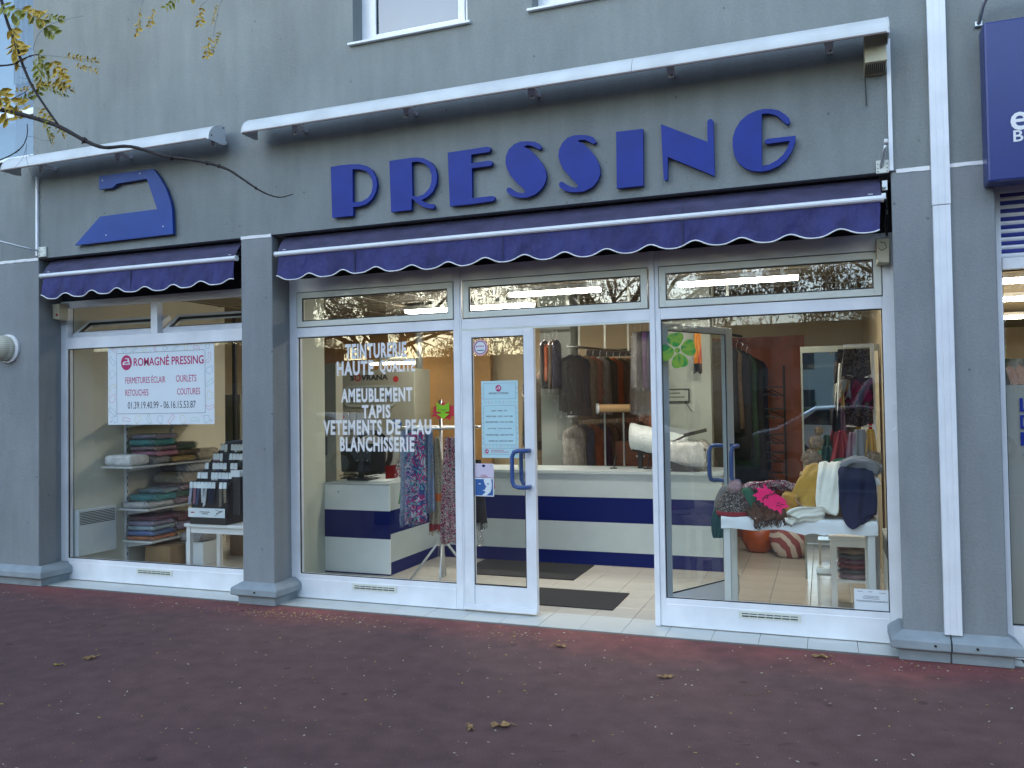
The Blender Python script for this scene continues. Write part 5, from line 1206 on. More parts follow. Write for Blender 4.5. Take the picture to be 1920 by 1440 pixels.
for r in range(5):
    y = .575+.065*r; z = .905+.083*r; xa = -4.345+.035*r; xb = -3.925+.008*r; n = 10-r//2
    MB().box(xa-.005, xb+.005, y+.01, y+.022, z-.010, z-.002).build('rail', 'black_metal', Z)
    MB().box(xa, xb, y+.022, y+.06, z-.10, z-.07).build('step', 'black_plastic', Z)
    for k in range(n):
        if rnd.random() < .08: continue
        x = xa+(xb-xa)*(k+.1)/n; w_ = (xb-xa)/n*.86
        c_ = MB(); c_.loft([[(x, y+rnd.uniform(-.006, .004), z-.060), (x+w_, y+rnd.uniform(-.004, .008), z-.060), (x+w_, y+.008, z-.003), (x, y+.006, z-.003)], [(x, y+.0085, z-.060), (x+w_, y+.0085, z-.060), (x+w_, y+.0095, z-.003), (x, y+.0095, z-.003)]])
        card = c_.build('card', 'paper', Z)
        MB().tube([(x+w_/2, y+.012, z), (x+w_/2, y-.012, z+.004), (x+w_/2, y-.014, z-.010)], .0018, 4).build('hook', 'black_metal', card)
        if r == 0:
            col = ZC[k % len(ZC)]; nm = mcol(col); ln = rnd.uniform(.11, .17); b_ = rnd.uniform(-.02, .015)
            for s_ in (0, 1):
                MB().tube([(x+w_*(.3+.4*s_), y+.004, z-.058), (x+w_*(.3+.4*s_)+b_*.4, y, z-.058-ln*.5), (x+w_*(.3+.4*s_)+b_, y-.003, z-.058-ln*(1-.06*s_))], .0055, 6).build('zip', nm, Z)
        elif rnd.random() < .5: MB().box(x+.002, x+w_-.002, y+.003, y+.007, z-.075, z-.060).build('zip', mcol(ZC[rnd.randint(0, 10)]), Z)
for x, y in ((-3.86, .62), (-3.80, .66), (-3.83, .78)):
    MB().box(x-.05, x+.05, y, y+.01, .95, 1.01).build('card', 'paper', Z)
    MB().box(x-.04, x+.045, y+.012, y+.02, .60, .95).build('zip', 'black_plastic', Z)
# --- counters
CT = thing('service_counter', (-1.0, 2.6, 0), 'white service counter with dark blue bands, facing the door', 'counter')
def band(mb_args, nm, m): return MB().box(*mb_args).build(nm, m, CT)
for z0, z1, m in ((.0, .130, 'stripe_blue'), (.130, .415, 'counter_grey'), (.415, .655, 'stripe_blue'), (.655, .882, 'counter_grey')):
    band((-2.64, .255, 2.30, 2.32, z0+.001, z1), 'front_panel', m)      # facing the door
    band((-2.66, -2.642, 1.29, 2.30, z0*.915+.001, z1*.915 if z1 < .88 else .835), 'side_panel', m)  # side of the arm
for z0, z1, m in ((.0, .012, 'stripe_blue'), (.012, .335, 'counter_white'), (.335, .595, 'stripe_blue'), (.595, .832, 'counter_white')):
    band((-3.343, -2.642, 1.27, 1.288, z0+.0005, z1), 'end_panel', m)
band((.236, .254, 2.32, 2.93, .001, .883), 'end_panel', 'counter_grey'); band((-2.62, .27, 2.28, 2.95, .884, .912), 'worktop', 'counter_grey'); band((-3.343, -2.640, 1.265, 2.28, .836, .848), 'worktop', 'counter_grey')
MB().tube([(-3.19, 1.272, .765), (-3.19, 1.264, .765)], .005, 8).build('screw', 'black_plastic', CT)
# monitor
t = thing('monitor', (-3.10, 1.62, .848), 'black computer monitor seen from behind, on the counter arm', 'monitor')
m_ = MB(); m_.loft([[(-3.365, 1.60, .925), (-2.885, 1.60, .925), (-2.885, 1.645, .925), (-3.365, 1.645, .925)], [(-3.375, 1.60, 1.205), (-2.875, 1.60, 1.205), (-2.875, 1.645, 1.205), (-3.375, 1.645, 1.205)]]); m_.build('screen_back', 'black_plastic', t, bevel=.008)
MB().box(-3.35, -2.90, 1.592, 1.60, 1.13, 1.145).build('vent_strip', 'gasket', t)
for dx in (-.055, .055):
    for dz in (-.04, .04): MB().tube([(-3.12+dx, 1.598, 1.08+dz), (-3.12+dx, 1.594, 1.08+dz)], .006, 6).build('mount_screw', 'alu', t)
MB().box(-3.15, -3.10, 1.57, 1.60, .855, 1.06).build('stand', 'black_metal', t, bevel=.004)
MB().box(-3.24, -3.00, 1.50, 1.70, .850, .862).build('foot', 'black_plastic', t, bevel=.003)
t = thing('cable_tangle', (-3.15, 1.5, .85), 'tangle of black computer cables on the counter arm', 'cables')
rnd = random.Random(12)
for k in range(7):
    P = [(-3.30+rnd.uniform(-.02, .4)*1, 1.42+rnd.uniform(0, .25), .856+rnd.uniform(0, .05)) for _ in range(5)]
    P.sort(); MB().tube([Vector(P[0])]+[Vector(p) for p in P[1:]], .0035, 5).build('lead', 'black_plastic', t, smooth=True)
box(-2.96, -2.80, 1.40, 1.60, .848, .862)
one(folded(MB(), -2.95, -2.76, 1.40, 1.62, .849, .014, rnd, .001), 'paper_pile', 'paper', 'low pile of papers beside the monitor', 'papers', (-2.85, 1.5, .849))
t = thing('card_stand', (-2.72, 1.75, .85), 'small red and white patterned card leaning behind the scarves', 'card')
MB().obox((-2.74, 1.74, .96), (.16, .005, .2), (R(-14), R(8), 0)).build('card', 'card_pat', t) if mat_pattern('card_pat', [(.65, .67, .66), (.45, .03, .05), (.65, .67, .66), (.1, .1, .1)], 22, 'noise', .5, 1.5) else None
MB().obox((-2.88, 1.74, .92), (.12, .01, .13), (R(-14), R(-6), 0)).build('red_card', 'red_dot', t)

# --- scarf carousel and scarves in the middle window
K = thing('display_stand', (-2.05, 1.15, 0), 'chrome carousel stand on splayed legs behind the middle window', 'stand')
MB().tube([(-2.05, 1.15, .05), (-2.05, 1.15, 1.62)], .016, 12).build('pole', 'steel', K, smooth=True)
MB().tube([(-2.05, 1.15, .05), (-2.05, 1.15, .75)], .022, 12).build('sleeve', 'alu', K, smooth=True)
for a in (-70, 20, 110, 200):
    mb = MB(); c_, s_ = math.cos(R(a)), math.sin(R(a)); mb.tube([(-2.05+.02*c_, 1.15+.02*s_, .33), (-2.05+.05*c_, 1.15+.05*s_, .335), (-2.05+.30*c_, 1.15+.30*s_, .01)], .011, 8); mb.build('leg', 'alu', K, smooth=True)
ring = [(-2.05+.36*math.cos(R(q)), 1.15+.36*math.sin(R(q)), 1.375) for q in range(0, 361, 15)]
MB().tube(ring, .010, 8).build('ring', 'steel', K, smooth=True)
for a in (0, 60, 120): MB().tube([(-2.05+.36*math.cos(R(a)), 1.15+.36*math.sin(R(a)), 1.375), (-2.05-.36*math.cos(R(a)), 1.15-.36*math.sin(R(a)), 1.375)], .006, 6).build('spoke', 'steel', K, smooth=True)
def hang(x, y, z1, z0, wt, wb, m, label, cat='scarf', group=None, folds=4, fd=.02, rot=0., fringe=0, sd=1, lean=0., name=None, thick=.010, extra=None, side=0.):
    """cloth hanging from one point or bar, in vertical folds"""
    rnd = random.Random(sd); ph = rnd.uniform(0, 6); n = 28; rings = []; c_, s_ = math.cos(rot), math.sin(rot); H = 16
    for k in range(H+1):
        u = k/H; w_ = wt+(wb-wt)*(u**.7); z = z1+(z0-z1)*u; front = []; back = []
        for j in range(n+1):
            v = j/n-.5; a_ = v*w_; b_ = fd*(.5+.5*u)*math.sin(v*folds*2*math.pi+ph+u*1.2)+fd*.35*math.sin(v*folds*5+u*4+ph*2)
            zz = z+(.014*math.sin(v*9+ph)*u if k == H else 0)+side*v*u
            X = x+lean*u+a_*c_-b_*s_; Yy = y+a_*s_+b_*c_; front.append((X+thick/2*s_, Yy-thick/2*c_, zz)); back.append((X-thick/2*s_, Yy+thick/2*c_, zz))
        rings.append(front+back[::-1])
    mb = MB().loft(rings)
    if not fringe and not extra:
        return one(mb, name or 'scarf', m, label, cat, (x, y, z0), group, smooth=True)
    t = thing(name or 'scarf', (x, y, z0), label, cat, group); mb.build('cloth', m, t, smooth=True)
    if fringe:
        f_ = MB(); last = rings[-1][:n+1]
        for j in range(0, n+1):
            p = Vector(last[j])
            for q in range(2): f_.tube([p+Vector((rnd.uniform(-.004, .004), 0, .004)), p+Vector((rnd.uniform(-.01, .01), rnd.uniform(-.006, .006), -fringe*rnd.uniform(.6, 1.1)))], .0016, 4)
        f_.build('fringe', m, t)
    if extra:
        for (u0, u1, mm) in extra:
            rr = []
            for k in range(5):
                u = u0+(u1-u0)*k/4; i = u*H; a = int(min(H-1, i)); fr_ = i-a; rr.append([tuple(Vector(rings[a][j]).lerp(Vector(rings[a+1][j]), fr_)+Vector((0, -.004, 0))) for j in range(n+1)])
            MB().loft(rr, cap=False, close=False).build('border_band', mm, t, smooth=True)
    return t
mat_pattern('sc_green', [(.03, .30, .07), (.05, .40, .10), (.16, .26, .12), (.03, .22, .05)], 8, 'noise', .8, .5, hard=False)
mat_pattern('sc_blue', [(.10, .14, .22), (.19, .25, .38), (.30, .36, .48)], 90, 'noise', .9, .4, hard=False)
mat_pattern('sc_floral', [(.02, .03, .16), (.06, .34, .36), (.55, .12, .26), (.04, .07, .30), (.48, .52, .56), (.10, .06, .24), (.15, .45, .50), (.60, .26, .20)], 15, 'noise', .8, 1.0)
mat_pattern('sc_floral2', [(.03, .15, .22), (.45, .58, .62), (.50, .04, .18), (.05, .08, .26), (.15, .42, .44), (.62, .38, .36)], 13, 'noise', .8, 1.4)
mat_pattern('sc_leopard', [(.02, .02, .03), (.50, .47, .44), (.02, .02, .03), (.40, .06, .14), (.58, .54, .48), (.03, .03, .05)], 26, 'noise', .8, 2.2)
mat_pattern('sc_paisley', [(.22, .19, .13), (.42, .36, .25), (.20, .17, .12), (.50, .43, .31)], 45, 'noise', .8, 2.0)
mat('sc_orange', (.55, .13, .02), .8); mat('sc_red', (.25, .02, .03), .8); mat('navy_knit', (.008, .012, .045), .9, bump=.8, bscale=150)
GS_ = 'patterned scarves on the carousel behind the middle window'
hang(-2.36, 1.22, 1.37, .66, .08, .17, 'sc_green', 'bright green scarf, leftmost on the carousel', group=GS_, folds=2, sd=2, lean=-.08)
hang(-2.30, .97, 1.36, .62, .10, .15, 'sc_blue', 'grey-blue fringed scarf beside the green one', group=GS_, folds=2, fringe=.10, sd=3, fd=.014)
hang(-2.20, .86, 1.36, .56, .09, .15, 'sc_floral', 'dark floral scarf with pink and turquoise blooms', group=GS_, folds=2, sd=4)
hang(-2.10, .83, 1.36, .58, .09, .15, 'sc_floral2', 'turquoise and red floral scarf right of the dark floral one', group=GS_, folds=2, sd=5)
hang(-2.03, .88, 1.37, .66, .06, .11, 'sc_blue', 'dark blue narrow scarf between floral and paisley ones', group=GS_, folds=2, sd=6)
hang(-1.965, .90, 1.30, .49, .04, .175, 'sc_paisley', 'beige paisley scarf with orange and red bands', group=GS_, folds=3, sd=7, fringe=.03, extra=[(.60, .68, 'sc_orange'), (.92, .99, 'sc_red')])
hang(-1.82, .86, 1.30, .40, .10, .20, 'sc_leopard', 'black and white leopard print scarf by the door jamb', group=GS_, folds=3, sd=8)
hang(-1.80, 1.12, 1.37, .62, .05, .12, 'sc_floral', 'floral scarf at the far right back of the carousel', group=GS_, folds=2, sd=9)
hang(-1.63, 1.0, 1.15, .62, .05, .20, 'black', 'black fringed garment seen low through the closed door', group=None, folds=3, fringe=.05, sd=10) if False else None
mat('black_knit', (.012, .012, .014), .95, bump=.6, bscale=90)
t = hang(-1.66, 1.0, 1.10, .55, .10, .20, 'black_knit', 'black fringed garment seen low through the closed door leaf', 'garment', None, 3, fringe=.05, sd=10)
t = thing('clear_bag', (-1.66, .98, .38), 'clear plastic bag hanging below the black garment behind the door', 'bag'); folded(MB(), -1.74, -1.60, .96, 1.0, .36, .20, random.Random(5), .012).build('film', 'film', t, smooth=True)
hang(-1.56, 1.05, 1.06, .86, .05, .12, 'sc_magenta', 'magenta bow of cloth above the black garment behind the door', sd=13, folds=2) if mat('sc_magenta', (.28, .015, .10), .8) else None
def burst(cx, cz, rx, rz, n, y, m, label, txt=None, rot=0., sd=1, sizes=(.72, 1.)):
    rnd = random.Random(sd); pts = []
    for i in range(2*n):
        a = 2*math.pi*i/(2*n); k = (sizes[1]*rnd.uniform(.85, 1.1) if i % 2 == 0 else sizes[0]); px, pz = rx*k*math.cos(a), rz*k*math.sin(a); pts.append((cx+px*math.cos(rot)-pz*math.sin(rot), cz+px*math.sin(rot)+pz*math.cos(rot)))
    t = thing('star_label', (cx, y, cz), label, 'price sign'); poly_obj([pts], y, .001, 'card', m, t); return t
t = burst(-1.905, 1.520, .13, .085, 12, .905, 'neon_red', 'red starburst card on top of the scarf carousel', sd=3)
t = thing('arrow_label', (-1.90, .89, 1.45), 'lime green arrow card in front of the red starburst', 'price sign')
poly_obj([[(-1.965, 1.595), (-1.905, 1.567), (-1.845, 1.595), (-1.845, 1.518), (-1.885, 1.512), (-1.885, 1.500), (-1.842, 1.500), (-1.903, 1.452), (-1.968, 1.500), (-1.925, 1.500), (-1.925, 1.512), (-1.965, 1.518)]], .892, .001, 'card', 'neon_green', t)
mb = MB().box(-1.95, -1.87, .891, .8915, 1.532, 1.535); mb.box(-1.93, -1.875, .891, .8915, 1.522, 1.525); mb.build('print', 'dark_green_ink', t) if mat('dark_green_ink', (.12, .3, .02), .8) else None
# --- door mats
for (x0, x1, y0, y1, lab) in ((-1.15, -.375, .60, 1.178, 'dark grey doormat nearest the threshold'), (-2.10, -.96, 1.55, 2.262, 'dark grey doormat in front of the counter')):
    one(box(x0, x1, y0, y1, .001, .009), 'doormat', 'mat_black', lab, 'doormat', ((x0+x1)/2, (y0+y1)/2, 0), 'dark doormats on the shop floor', bevel=.003)
# ================================================================ BACK OF THE SHOP
tube_lamp(-1.60, -.72, 1.75, 2.585, 'lit ceiling lamp seen through the top light over the door')
tube_lamp(-.03, .98, 1.80, 2.585, 'lit ceiling lamp seen through the right top light')
tube_lamp(-4.85, -4.15, 4.75, 2.16, 'lit lamp in front of the orange-lit wall above the dry-cleaning machine', m='tube_warm'); tube_lamp(-3.5, -1.9, 3.3, 2.68, 'added fill lamp over the inner end of the counter arm', wy=.2)  # second lamp is added to brighten the left bay
st(box(-6.0, -3.2, 5.2, 5.3, 0, 2.78), 'interior_wall', 'wall_orange') if mat('wall_orange', (.34, .20, .08), .8, var=.1, vscale=3) else None
# dry-cleaning machine
MC = thing('cleaning_machine', (-4.35, 4.2, 0), 'tall cream dry-cleaning machine with a round door, back left', 'machine')
MB().box(-4.86, -3.72, 3.9, 4.35, .02, 2.05).build('cabinet', 'machine', MC, bevel=.01)
MB().box(-5.25, -4.87, 3.95, 4.35, .02, 1.98).build('side_unit', 'machine', MC, bevel=.006)
text('S', -4.655, -4.60, 1.915, 1.985, 3.897, 'text_dark', 'lettering', MC, .001, .03); poly_obj([circ(-4.545, 1.95, .047), circ(-4.545, 1.95, .028)], 3.897, .001, 'ring_letter', 'red_dot', MC)
text('VRANA', -4.495, -4.10, 1.915, 1.985, 3.897, 'text_dark', 'lettering', MC, .001, .03)
poly_obj([circ(-3.985, 1.92, .04)], 3.897, .001, 'emblem', 'red_dot', MC)
def rrect(x0, x1, z0, z1, r): return [(x0+r-r*math.cos(a), z1-r+r*math.sin(a)) for a in [R(q) for q in range(0, 91, 15)]]+[(x1-r+r*math.sin(a), z1-r+r*math.cos(a)) for a in [R(q) for q in range(0, 91, 15)]]+[(x1-r+r*math.cos(a), z0+r-r*math.sin(a)) for a in [R(q) for q in range(0, 91, 15)]]+[(x0+r-r*math.sin(a), z0+r-r*math.cos(a)) for a in [R(q) for q in range(0, 91, 15)]]
poly_obj([rrect(-4.74, -3.98, 1.57, 1.85, .07), rrect(-4.71, -4.01, 1.60, 1.82, .05)], 3.885, .012, 'hatch_rim', 'column', MC, bevel=.003); poly_obj([rrect(-4.71, -4.01, 1.60, 1.82, .05)], 3.895, .004, 'hatch', 'machine_dark', MC) if mat('machine_dark', (.20, .21, .17), .3) else None
for k in range(5): MB().box(-4.9+.115*k, -4.80+.115*k, 3.888, 3.899, 1.36, 1.50).build('panel', 'machine_dark' if k == 9 else 'machine', MC, bevel=.004)
MB().tube([(-4.77, 3.885, 1.44), (-4.77, 3.899, 1.44)], .028, 14).build('knob', 'red_dot', MC)
poly_obj([circ(-3.98, 1.35, .075, .06)], 3.893, .004, 'oval_badge', 'print_blue', MC); text('NF', -4.03, -3.93, 1.325, 1.375, 3.890, 'paper', 'lettering', MC, .001, .03)
MB().tube([(-4.32, 3.86, .97), (-4.32, 3.90, .97)], .36, 36).build('door_ring', 'alu', MC); MB().tube([(-4.32, 3.835, .97), (-4.32, 3.862, .97)], .30, 36).build('door_dark_ring', 'black_plastic', MC); MB().tube([(-4.32, 3.82, .97), (-4.32, 3.837, .97)], .24, 36).build('porthole', 'alu', MC)
MB().box(-5.19, -5.10, 3.94, 3.949, 1.86, 1.90).build('label_plate', 'black_plastic', MC); MB().box(-5.04, -5.02, 3.93, 3.949, 1.30, 1.60).build('hinge_bar', 'alu', MC); MB().box(-5.03, -4.99, 3.91, 3.949, 1.20, 1.26).build('lock', 'black_plastic', MC)
mb = MB(); mb.tube([(-3.85, 4.3, 2.02), (-3.85, 4.3, 2.60)], .05, 12); mb.tube([(-4.6, 4.6, 2.02), (-4.6, 4.6, 2.25), (-4.2, 4.6, 2.25)], .04, 12); mb.build('duct', 'alu', MC, smooth=True)
# cupboard left of machine behind the counter and dark pipes
t = thing('tall_cupboard', (-3.9, 2.2, 0), 'tall pale cupboard behind the computer monitor', 'cupboard')
MB().box(-4.35, -3.80, 2.2, 2.34, .02, 2.05).build('carcass', 'machine', t, bevel=.004); MB().box(-4.10, -4.095, 2.195, 2.2, .05, 2.0).build('door_gap', 'gasket', t); MB().box(-3.93, -3.915, 2.18, 2.2, 1.05, 1.25).build('handle', 'black_metal', t)
t = thing('appliance', (-5.9, 3.0, 0), 'beige boxed appliance in the dim room behind the zip display', 'appliance')
MB().box(-6.3, -5.7, 3.0, 3.5, 0, 1.75).build('body', 'machine', t, bevel=.008); MB().box(-6.2, -5.95, 2.99, 3.0, 1.2, 1.5).build('dark_window', 'black_plastic', t); MB().box(-5.93, -5.75, 2.99, 3.0, .9, 1.6).build('panel', 'machine_dark', t)
MB().tube([(-5.62, 2.8, 0), (-5.62, 2.8, 2.7)], .03, 10).build('pipe', 'black_metal', t)
# curtains
def curtain(x0, x1, y, z0, z1, label, m='salmon', per=.13):
    n = int((x1-x0)/.015); rr = []
    for i in range(n+1):
        x = x0+(x1-x0)*i/n; rr.append([(x, y+.03*math.sin(2*math.pi*x/per+.7*math.sin(x*5)+.1*k)*(.6+.08*k), z1+(z0-z1)*k/6) for k in range(7)])
    return one(MB().loft(rr, cap=False, close=False), 'curtain', m, label, 'curtain', ((x0+x1)/2, y, z0), 'salmon pink curtains at the back', smooth=True)
curtain(-1.28, -.35, 5.0, .05, 2.15, 'salmon curtain at the back, seen through the open doorway', per=.16)
curtain(-.2, .96, 4.3, .02, 2.30, 'shade-toned salmon curtain at the back, seen through the right window', 'salmon_shade', per=.30)
mb = MB().tube([(-1.9, 4.95, 2.05), (-.3, 4.95, 2.05)], .014, 8)
one(mb, 'curtain_rod', 'steel', 'steel rod along the top of the salmon curtain', 'rod', (-1.1, 4.95, 2.05))
box_ = box(-1.7, -.3, 4.80, 4.90, 2.17, 2.26); one(box_, 'curtain_box', 'bark', 'dark wooden pelmet above the salmon curtain', 'pelmet', (-1, 4.85, 2.17))
# garments
CH = {'d': (.02, .02, .025), 'n': (.015, .02, .05), 'b': (.13, .09, .06), 't': (.26, .20, .13), 's': (.40, .16, .10), 'o': (.45, .10, .03), 'g': (.14, .14, .14), 'e': (.03, .06, .04), 'r': (.14, .02, .03), 'w': (.42, .40, .36), 'p': (.05, .02, .08), 'c': (.30, .28, .22), 'u': (.07, .10, .18)}
CN = {'d': 'black', 'n': 'navy', 'b': 'brown', 't': 'tan', 's': 'salmon', 'o': 'rust orange', 'g': 'grey', 'e': 'dark green', 'r': 'burgundy', 'w': 'cream', 'p': 'purple', 'c': 'beige', 'u': 'slate blue'}
def garment_shape(W_, D_, L_, sd, flare=1.0, off=0.):
    rnd = random.Random(sd); rings = []; N = 20; prof = [(0, .10, .5), (.03, .30, .8), (.08, .78, 1), (.14, .95, 1), (.30, .90, 1.05), (.55, .92*flare, 1.1), (.80, .97*flare, 1.15), (1., 1.0*flare, 1.1)]
    ph = rnd.uniform(0, 6)
    for u, wf, df in prof:
        ring = []
        for j in range(N):
            q = 2*math.pi*j/N; cx, sy = math.cos(q), math.sin(q)
            k = 1+.14*math.sin(q*5+ph+u*2)*(u > .1)+.08*math.sin(q*9+u*7+ph)*(u > .1)
            ring.append((W_/2*wf*math.copysign(abs(cx)**.7, cx)+off, D_/2*df*math.copysign(abs(sy)**.8, sy)*k, -L_*u+(.012*math.sin(q*3+ph) if u == 1 else 0)))
        rings.append(ring)
    return rings
GM = {}
ORD = 'first second third fourth fifth sixth seventh eighth ninth tenth eleventh twelfth thirteenth fourteenth fifteenth sixteenth'.split()
def garment(x, y, ztop, col, W_, L_, rot, where, group, sd, film=True, D_=.075, fl=.30):
    key = (col, round(W_, 2), round(L_, 2), film, sd % 3)
    lab = f'{CN[col]} {where}'
    if key in GM:
        t = copy_tree(GM[key]); t['label'] = lab; t['group'] = group; t.location = (x, y, ztop); t.rotation_euler = (0, 0, rot); return t
    t = thing('hanging_garment', (x, y, ztop), lab, 'garment', group); t.rotation_euler = (0, 0, rot); GM[key] = t
    def put(mb, nm, m): o = mb.build(nm, m, None, smooth=True); o.parent = t; return o
    put(MB().tube([(0, 0, .0), (0, 0, .05), (.02, 0, .075), (0, 0, .095), (-.02, 0, .08)], .0028, 5), 'hook', 'steel')
    put(MB().loft(garment_shape(W_, D_, L_, sd)), 'cloth', 'gc_'+col)
    if film: put(MB().loft(garment_shape(W_*1.07, D_*1.35, L_+fl, sd+7, 1.04)), 'plastic_cover', 'film')
    return t
for k_, v_ in CH.items(): mat('gc_'+k_, v_, .8, var=.25, vscale=18, bump=.5, bscale=30, bdist=.008)
def rail(a, b_, label, drops=(), m='steel'):
    t = thing('garment_rail', tuple((Vector(a)+Vector(b_))/2), label, 'rail'); MB().tube([a, b_], .014, 8).build('bar', m, t, smooth=True)
    for d_ in drops:
        p = Vector(a).lerp(Vector(b_), d_); MB().box(p.x-.012, p.x+.012, p.y-.006, p.y+.006, p.z, 2.78).build('hanger_strap', 'cream_frame', t)
    return t
rail((-1.46, 3.15, 2.20), (-1.02, 4.75, 2.20), 'long upper rail of wrapped garments running to the back', (.15, .5, .85))
seq = 'dntsweobtbd'
for i, c in enumerate(seq):
    u = i/(len(seq)-1); garment(-1.44+.43*u, 3.22+1.48*u, 2.11, c, .44, .62+.05*((i*7) % 3), R(68), f'garment in plastic, {ORD[i]} from the front on the long upper rail', 'wrapped garments on the long upper rail', i)
rail((-1.46, 3.15, 1.43), (-1.02, 4.75, 1.43), 'lower rail of wrapped garments running to the back')
seq = 'wuopbgerd'
for i, c in enumerate(seq):
    u = i/(len(seq)-1); garment(-1.42+.42*u, 3.24+1.45*u, 1.34, c, .44, .80, R(68), f'garment in plastic, {ORD[i]} from the front on the lower rail', 'wrapped garments on the lower rail', i+3, fl=.12)
rail((-1.75, 2.92, 2.42), (-1.35, 2.92, 2.42), 'short rail in front of the grey-green column', (.1, .9), 'black_metal')
for i, (x, c) in enumerate(((-1.645, 'd'), (-1.60, 'o'), (-1.555, 'b'), (-1.51, 'n'))):
    garment(x, 2.92, 2.26 if c != 'o' else 2.22, c, .30, .52 if c != 'o' else .40, R(90), f'garment edge-on, {ORD[i]} from the left before the column', 'garments before the grey-green column', i, fl=.06, D_=.042)
rail((-.85, 2.95, 2.42), (.40, 2.95, 2.42), 'rail above the counter left of the orange scarf', (.1, .9), 'black_metal')
for i, (x, c) in enumerate(((-.655, 'g'), (-.600, 'd'), (-.555, 'p'), (-.51, 'n'))):
    garment(x, 2.9, 2.30, c, .40, .58+.03*(i % 2), R(100), f'garment, {ORD[i]} from the left at the right side of the doorway', 'garments at the right side of the doorway', i+5, fl=.26)
hang(-.07+.045, 2.86, 2.29, 1.83, .06, .085, 'gc_d', 'black garment hem under the orange scarf', 'garment', None, 2, sd=40) if False else None
mat_pattern('sc_flame', [(.40, .05, .02), (.60, .16, .02), (.65, .32, .04), (.45, .05, .03), (.30, .04, .02)], 12, 'noise', .5, .3, stretch=(3, 3, .2), hard=False)
hang(-.02, 2.88, 2.33, 1.86, .06, .085, 'sc_flame', 'orange and yellow garment hanging high beside the open door glass', 'garment', None, 2, sd=41, extra=[(.80, 1.0, 'gc_d')])
rail((.05, 3.3, 2.30), (.30, 4.1, 2.30), 'rail behind the open door leaf', (.1,), 'black_metal')
for i, (dx, y, c, w_, l_) in enumerate(((.12, 3.25, 'd', .46, .95), (.16, 3.4, 'b', .44, .90), (.22, 3.55, 'd', .48, 1.2), (.28, 3.7, 'e', .46, 1.3), (.32, 3.85, 'd', .50, 1.45), (.36, 4.0, 'n', .48, 1.3))):
    garment(dx, y, 2.20-.02*i, c, w_, l_, R(12), f'garment, {ORD[i]} from the front behind the open door leaf', 'dark garments behind the open door leaf', i+2, film=False)
# empty hanger rack
HR = thing('hanger_rack', (.50, 4.0, 0), 'dark rack with bare hangers in front of the right curtain', 'rack')
for x in (.44, .75): MB().tube([(x, 4.0, 0), (x, 4.0, 1.95)], .012, 8).build('post', 'black_metal', HR)
for z in (1.2, 1.48, 1.0, .78, 1.72):
    MB().tube([(.42, 4.0, z), (.77, 4.0, z)], .009, 6).build('bar', 'black_metal', HR)
    rnd = random.Random(int(z*100))
    for k in range(3):
        x = .46+.07*k+rnd.uniform(-.02, .02); a = rnd.uniform(-.03, .03)
        MB().tube([(x, 4.0, z), (x+.01, 3.99, z-.03), (x-.06+a, 3.9, z-.07), (x+.13+a, 3.88, z-.10), (x+.01, 3.99, z-.03)], .006, 5).build('hanger', 'black_plastic', HR)
mb = MB().tube([(-1.05, 2.88, 1.515), (-.72, 2.92, 1.515)], .042, 18); one(mb, 'cardboard_tube', 'cardboard', 'fat cardboard tube lying across a stand behind the counter', 'tube', (-.9, 2.9, 1.5), smooth=False)
mb = MB().tube([(-1.075, 2.87, 1.515), (-1.05, 2.88, 1.515)], .055, 16)
ts = thing('tube_stand', (-.9, 2.95, 0), 'thin metal stand holding the cardboard tube', 'stand'); mb.build('end_cap', 'alu', ts)
for x in (-1.0, -.80): MB().tube([(x, 2.93, 0), (x, 2.93, 1.47)], .010, 8).build('post', 'steel', ts)
MB().box(-1.02, -.78, 2.92, 2.94, .85, .87).build('crossbar', 'steel', ts)
t = thing('wooden_cabinet', (-.9, 4.2, 0), 'brown wooden drawer cabinet behind the counter', 'cabinet')
mat('wood_brown', (.13, .045, .02), .5, var=.3, vscale=6, stretch=(1, 1, 6)); MB().box(-1.15, -.55, 4.0, 4.5, 0, 1.12).build('carcass', 'wood_brown', t, bevel=.004)
for k in range(3): d_ = MB().box(-1.12, -.58, 3.985, 4.0, .10+k*.34, .40+k*.34).build('drawer', 'wood_brown', t, bevel=.004); MB().box(-.90, -.80, 3.97, 3.985, .26+k*.34, .28+k*.34).build('handle', 'steel', d_)
for x, lab in ((-.80, 'left'), (-.46, 'right')):
    t = thing('counter_clip', (x, 2.6, .912), f'small dark metal clamp standing on the counter, {lab} one of two', 'clamp'); MB().box(x-.07, x+.0, 2.58, 2.62, .913, .922).build('base', 'black_metal', t); MB().tube([(x-.03, 2.6, .92), (x-.02, 2.6, 1.0), (x+.0, 2.6, 1.05)], .007, 6).build('arm', 'black_metal', t)
# roll of polythene + wrapped pile
t = thing('polythene_roll', (-.5, 2.62, 1.15), 'bulky white roll of quilted packing film on the right of the counter', 'roll')
mb = MB(); rr = []
for i in range(14):
    x = -.66+.56*i/13; k = 1+.02*math.sin(i*2.1); rr.append([(x, 2.66+.13*k*math.cos(R(a)), 1.235-.13*i/13+.135*k*math.sin(R(a))) for a in range(0, 360, 18)])
mb.loft(rr); mb.build('film_roll', 'roll_white', t, smooth=True) if mat('roll_white', (.60, .66, .66), .3, var=.1, vscale=30, bump=1., bscale=45, coat=.5, bdist=.008) else None
MB().loft([[(-.64, 2.60, 1.09), (-.64, 2.78, 1.09), (-.64, 2.78, 1.115), (-.64, 2.60, 1.115)], [(.10, 2.60, .93), (.10, 2.78, .93), (.10, 2.78, .955), (.10, 2.60, .955)]]).build('sloping_tray', 'black_plastic', t)
mb = MB().box(-.60, -.56, 2.66, 2.72, .913, 1.09); mb.build('support', 'black_plastic', t)
package('white', -.36, .12, 2.36, 2.62, .935, .25, 'slumped big bundle on the counter behind the open door glass', None, 77)
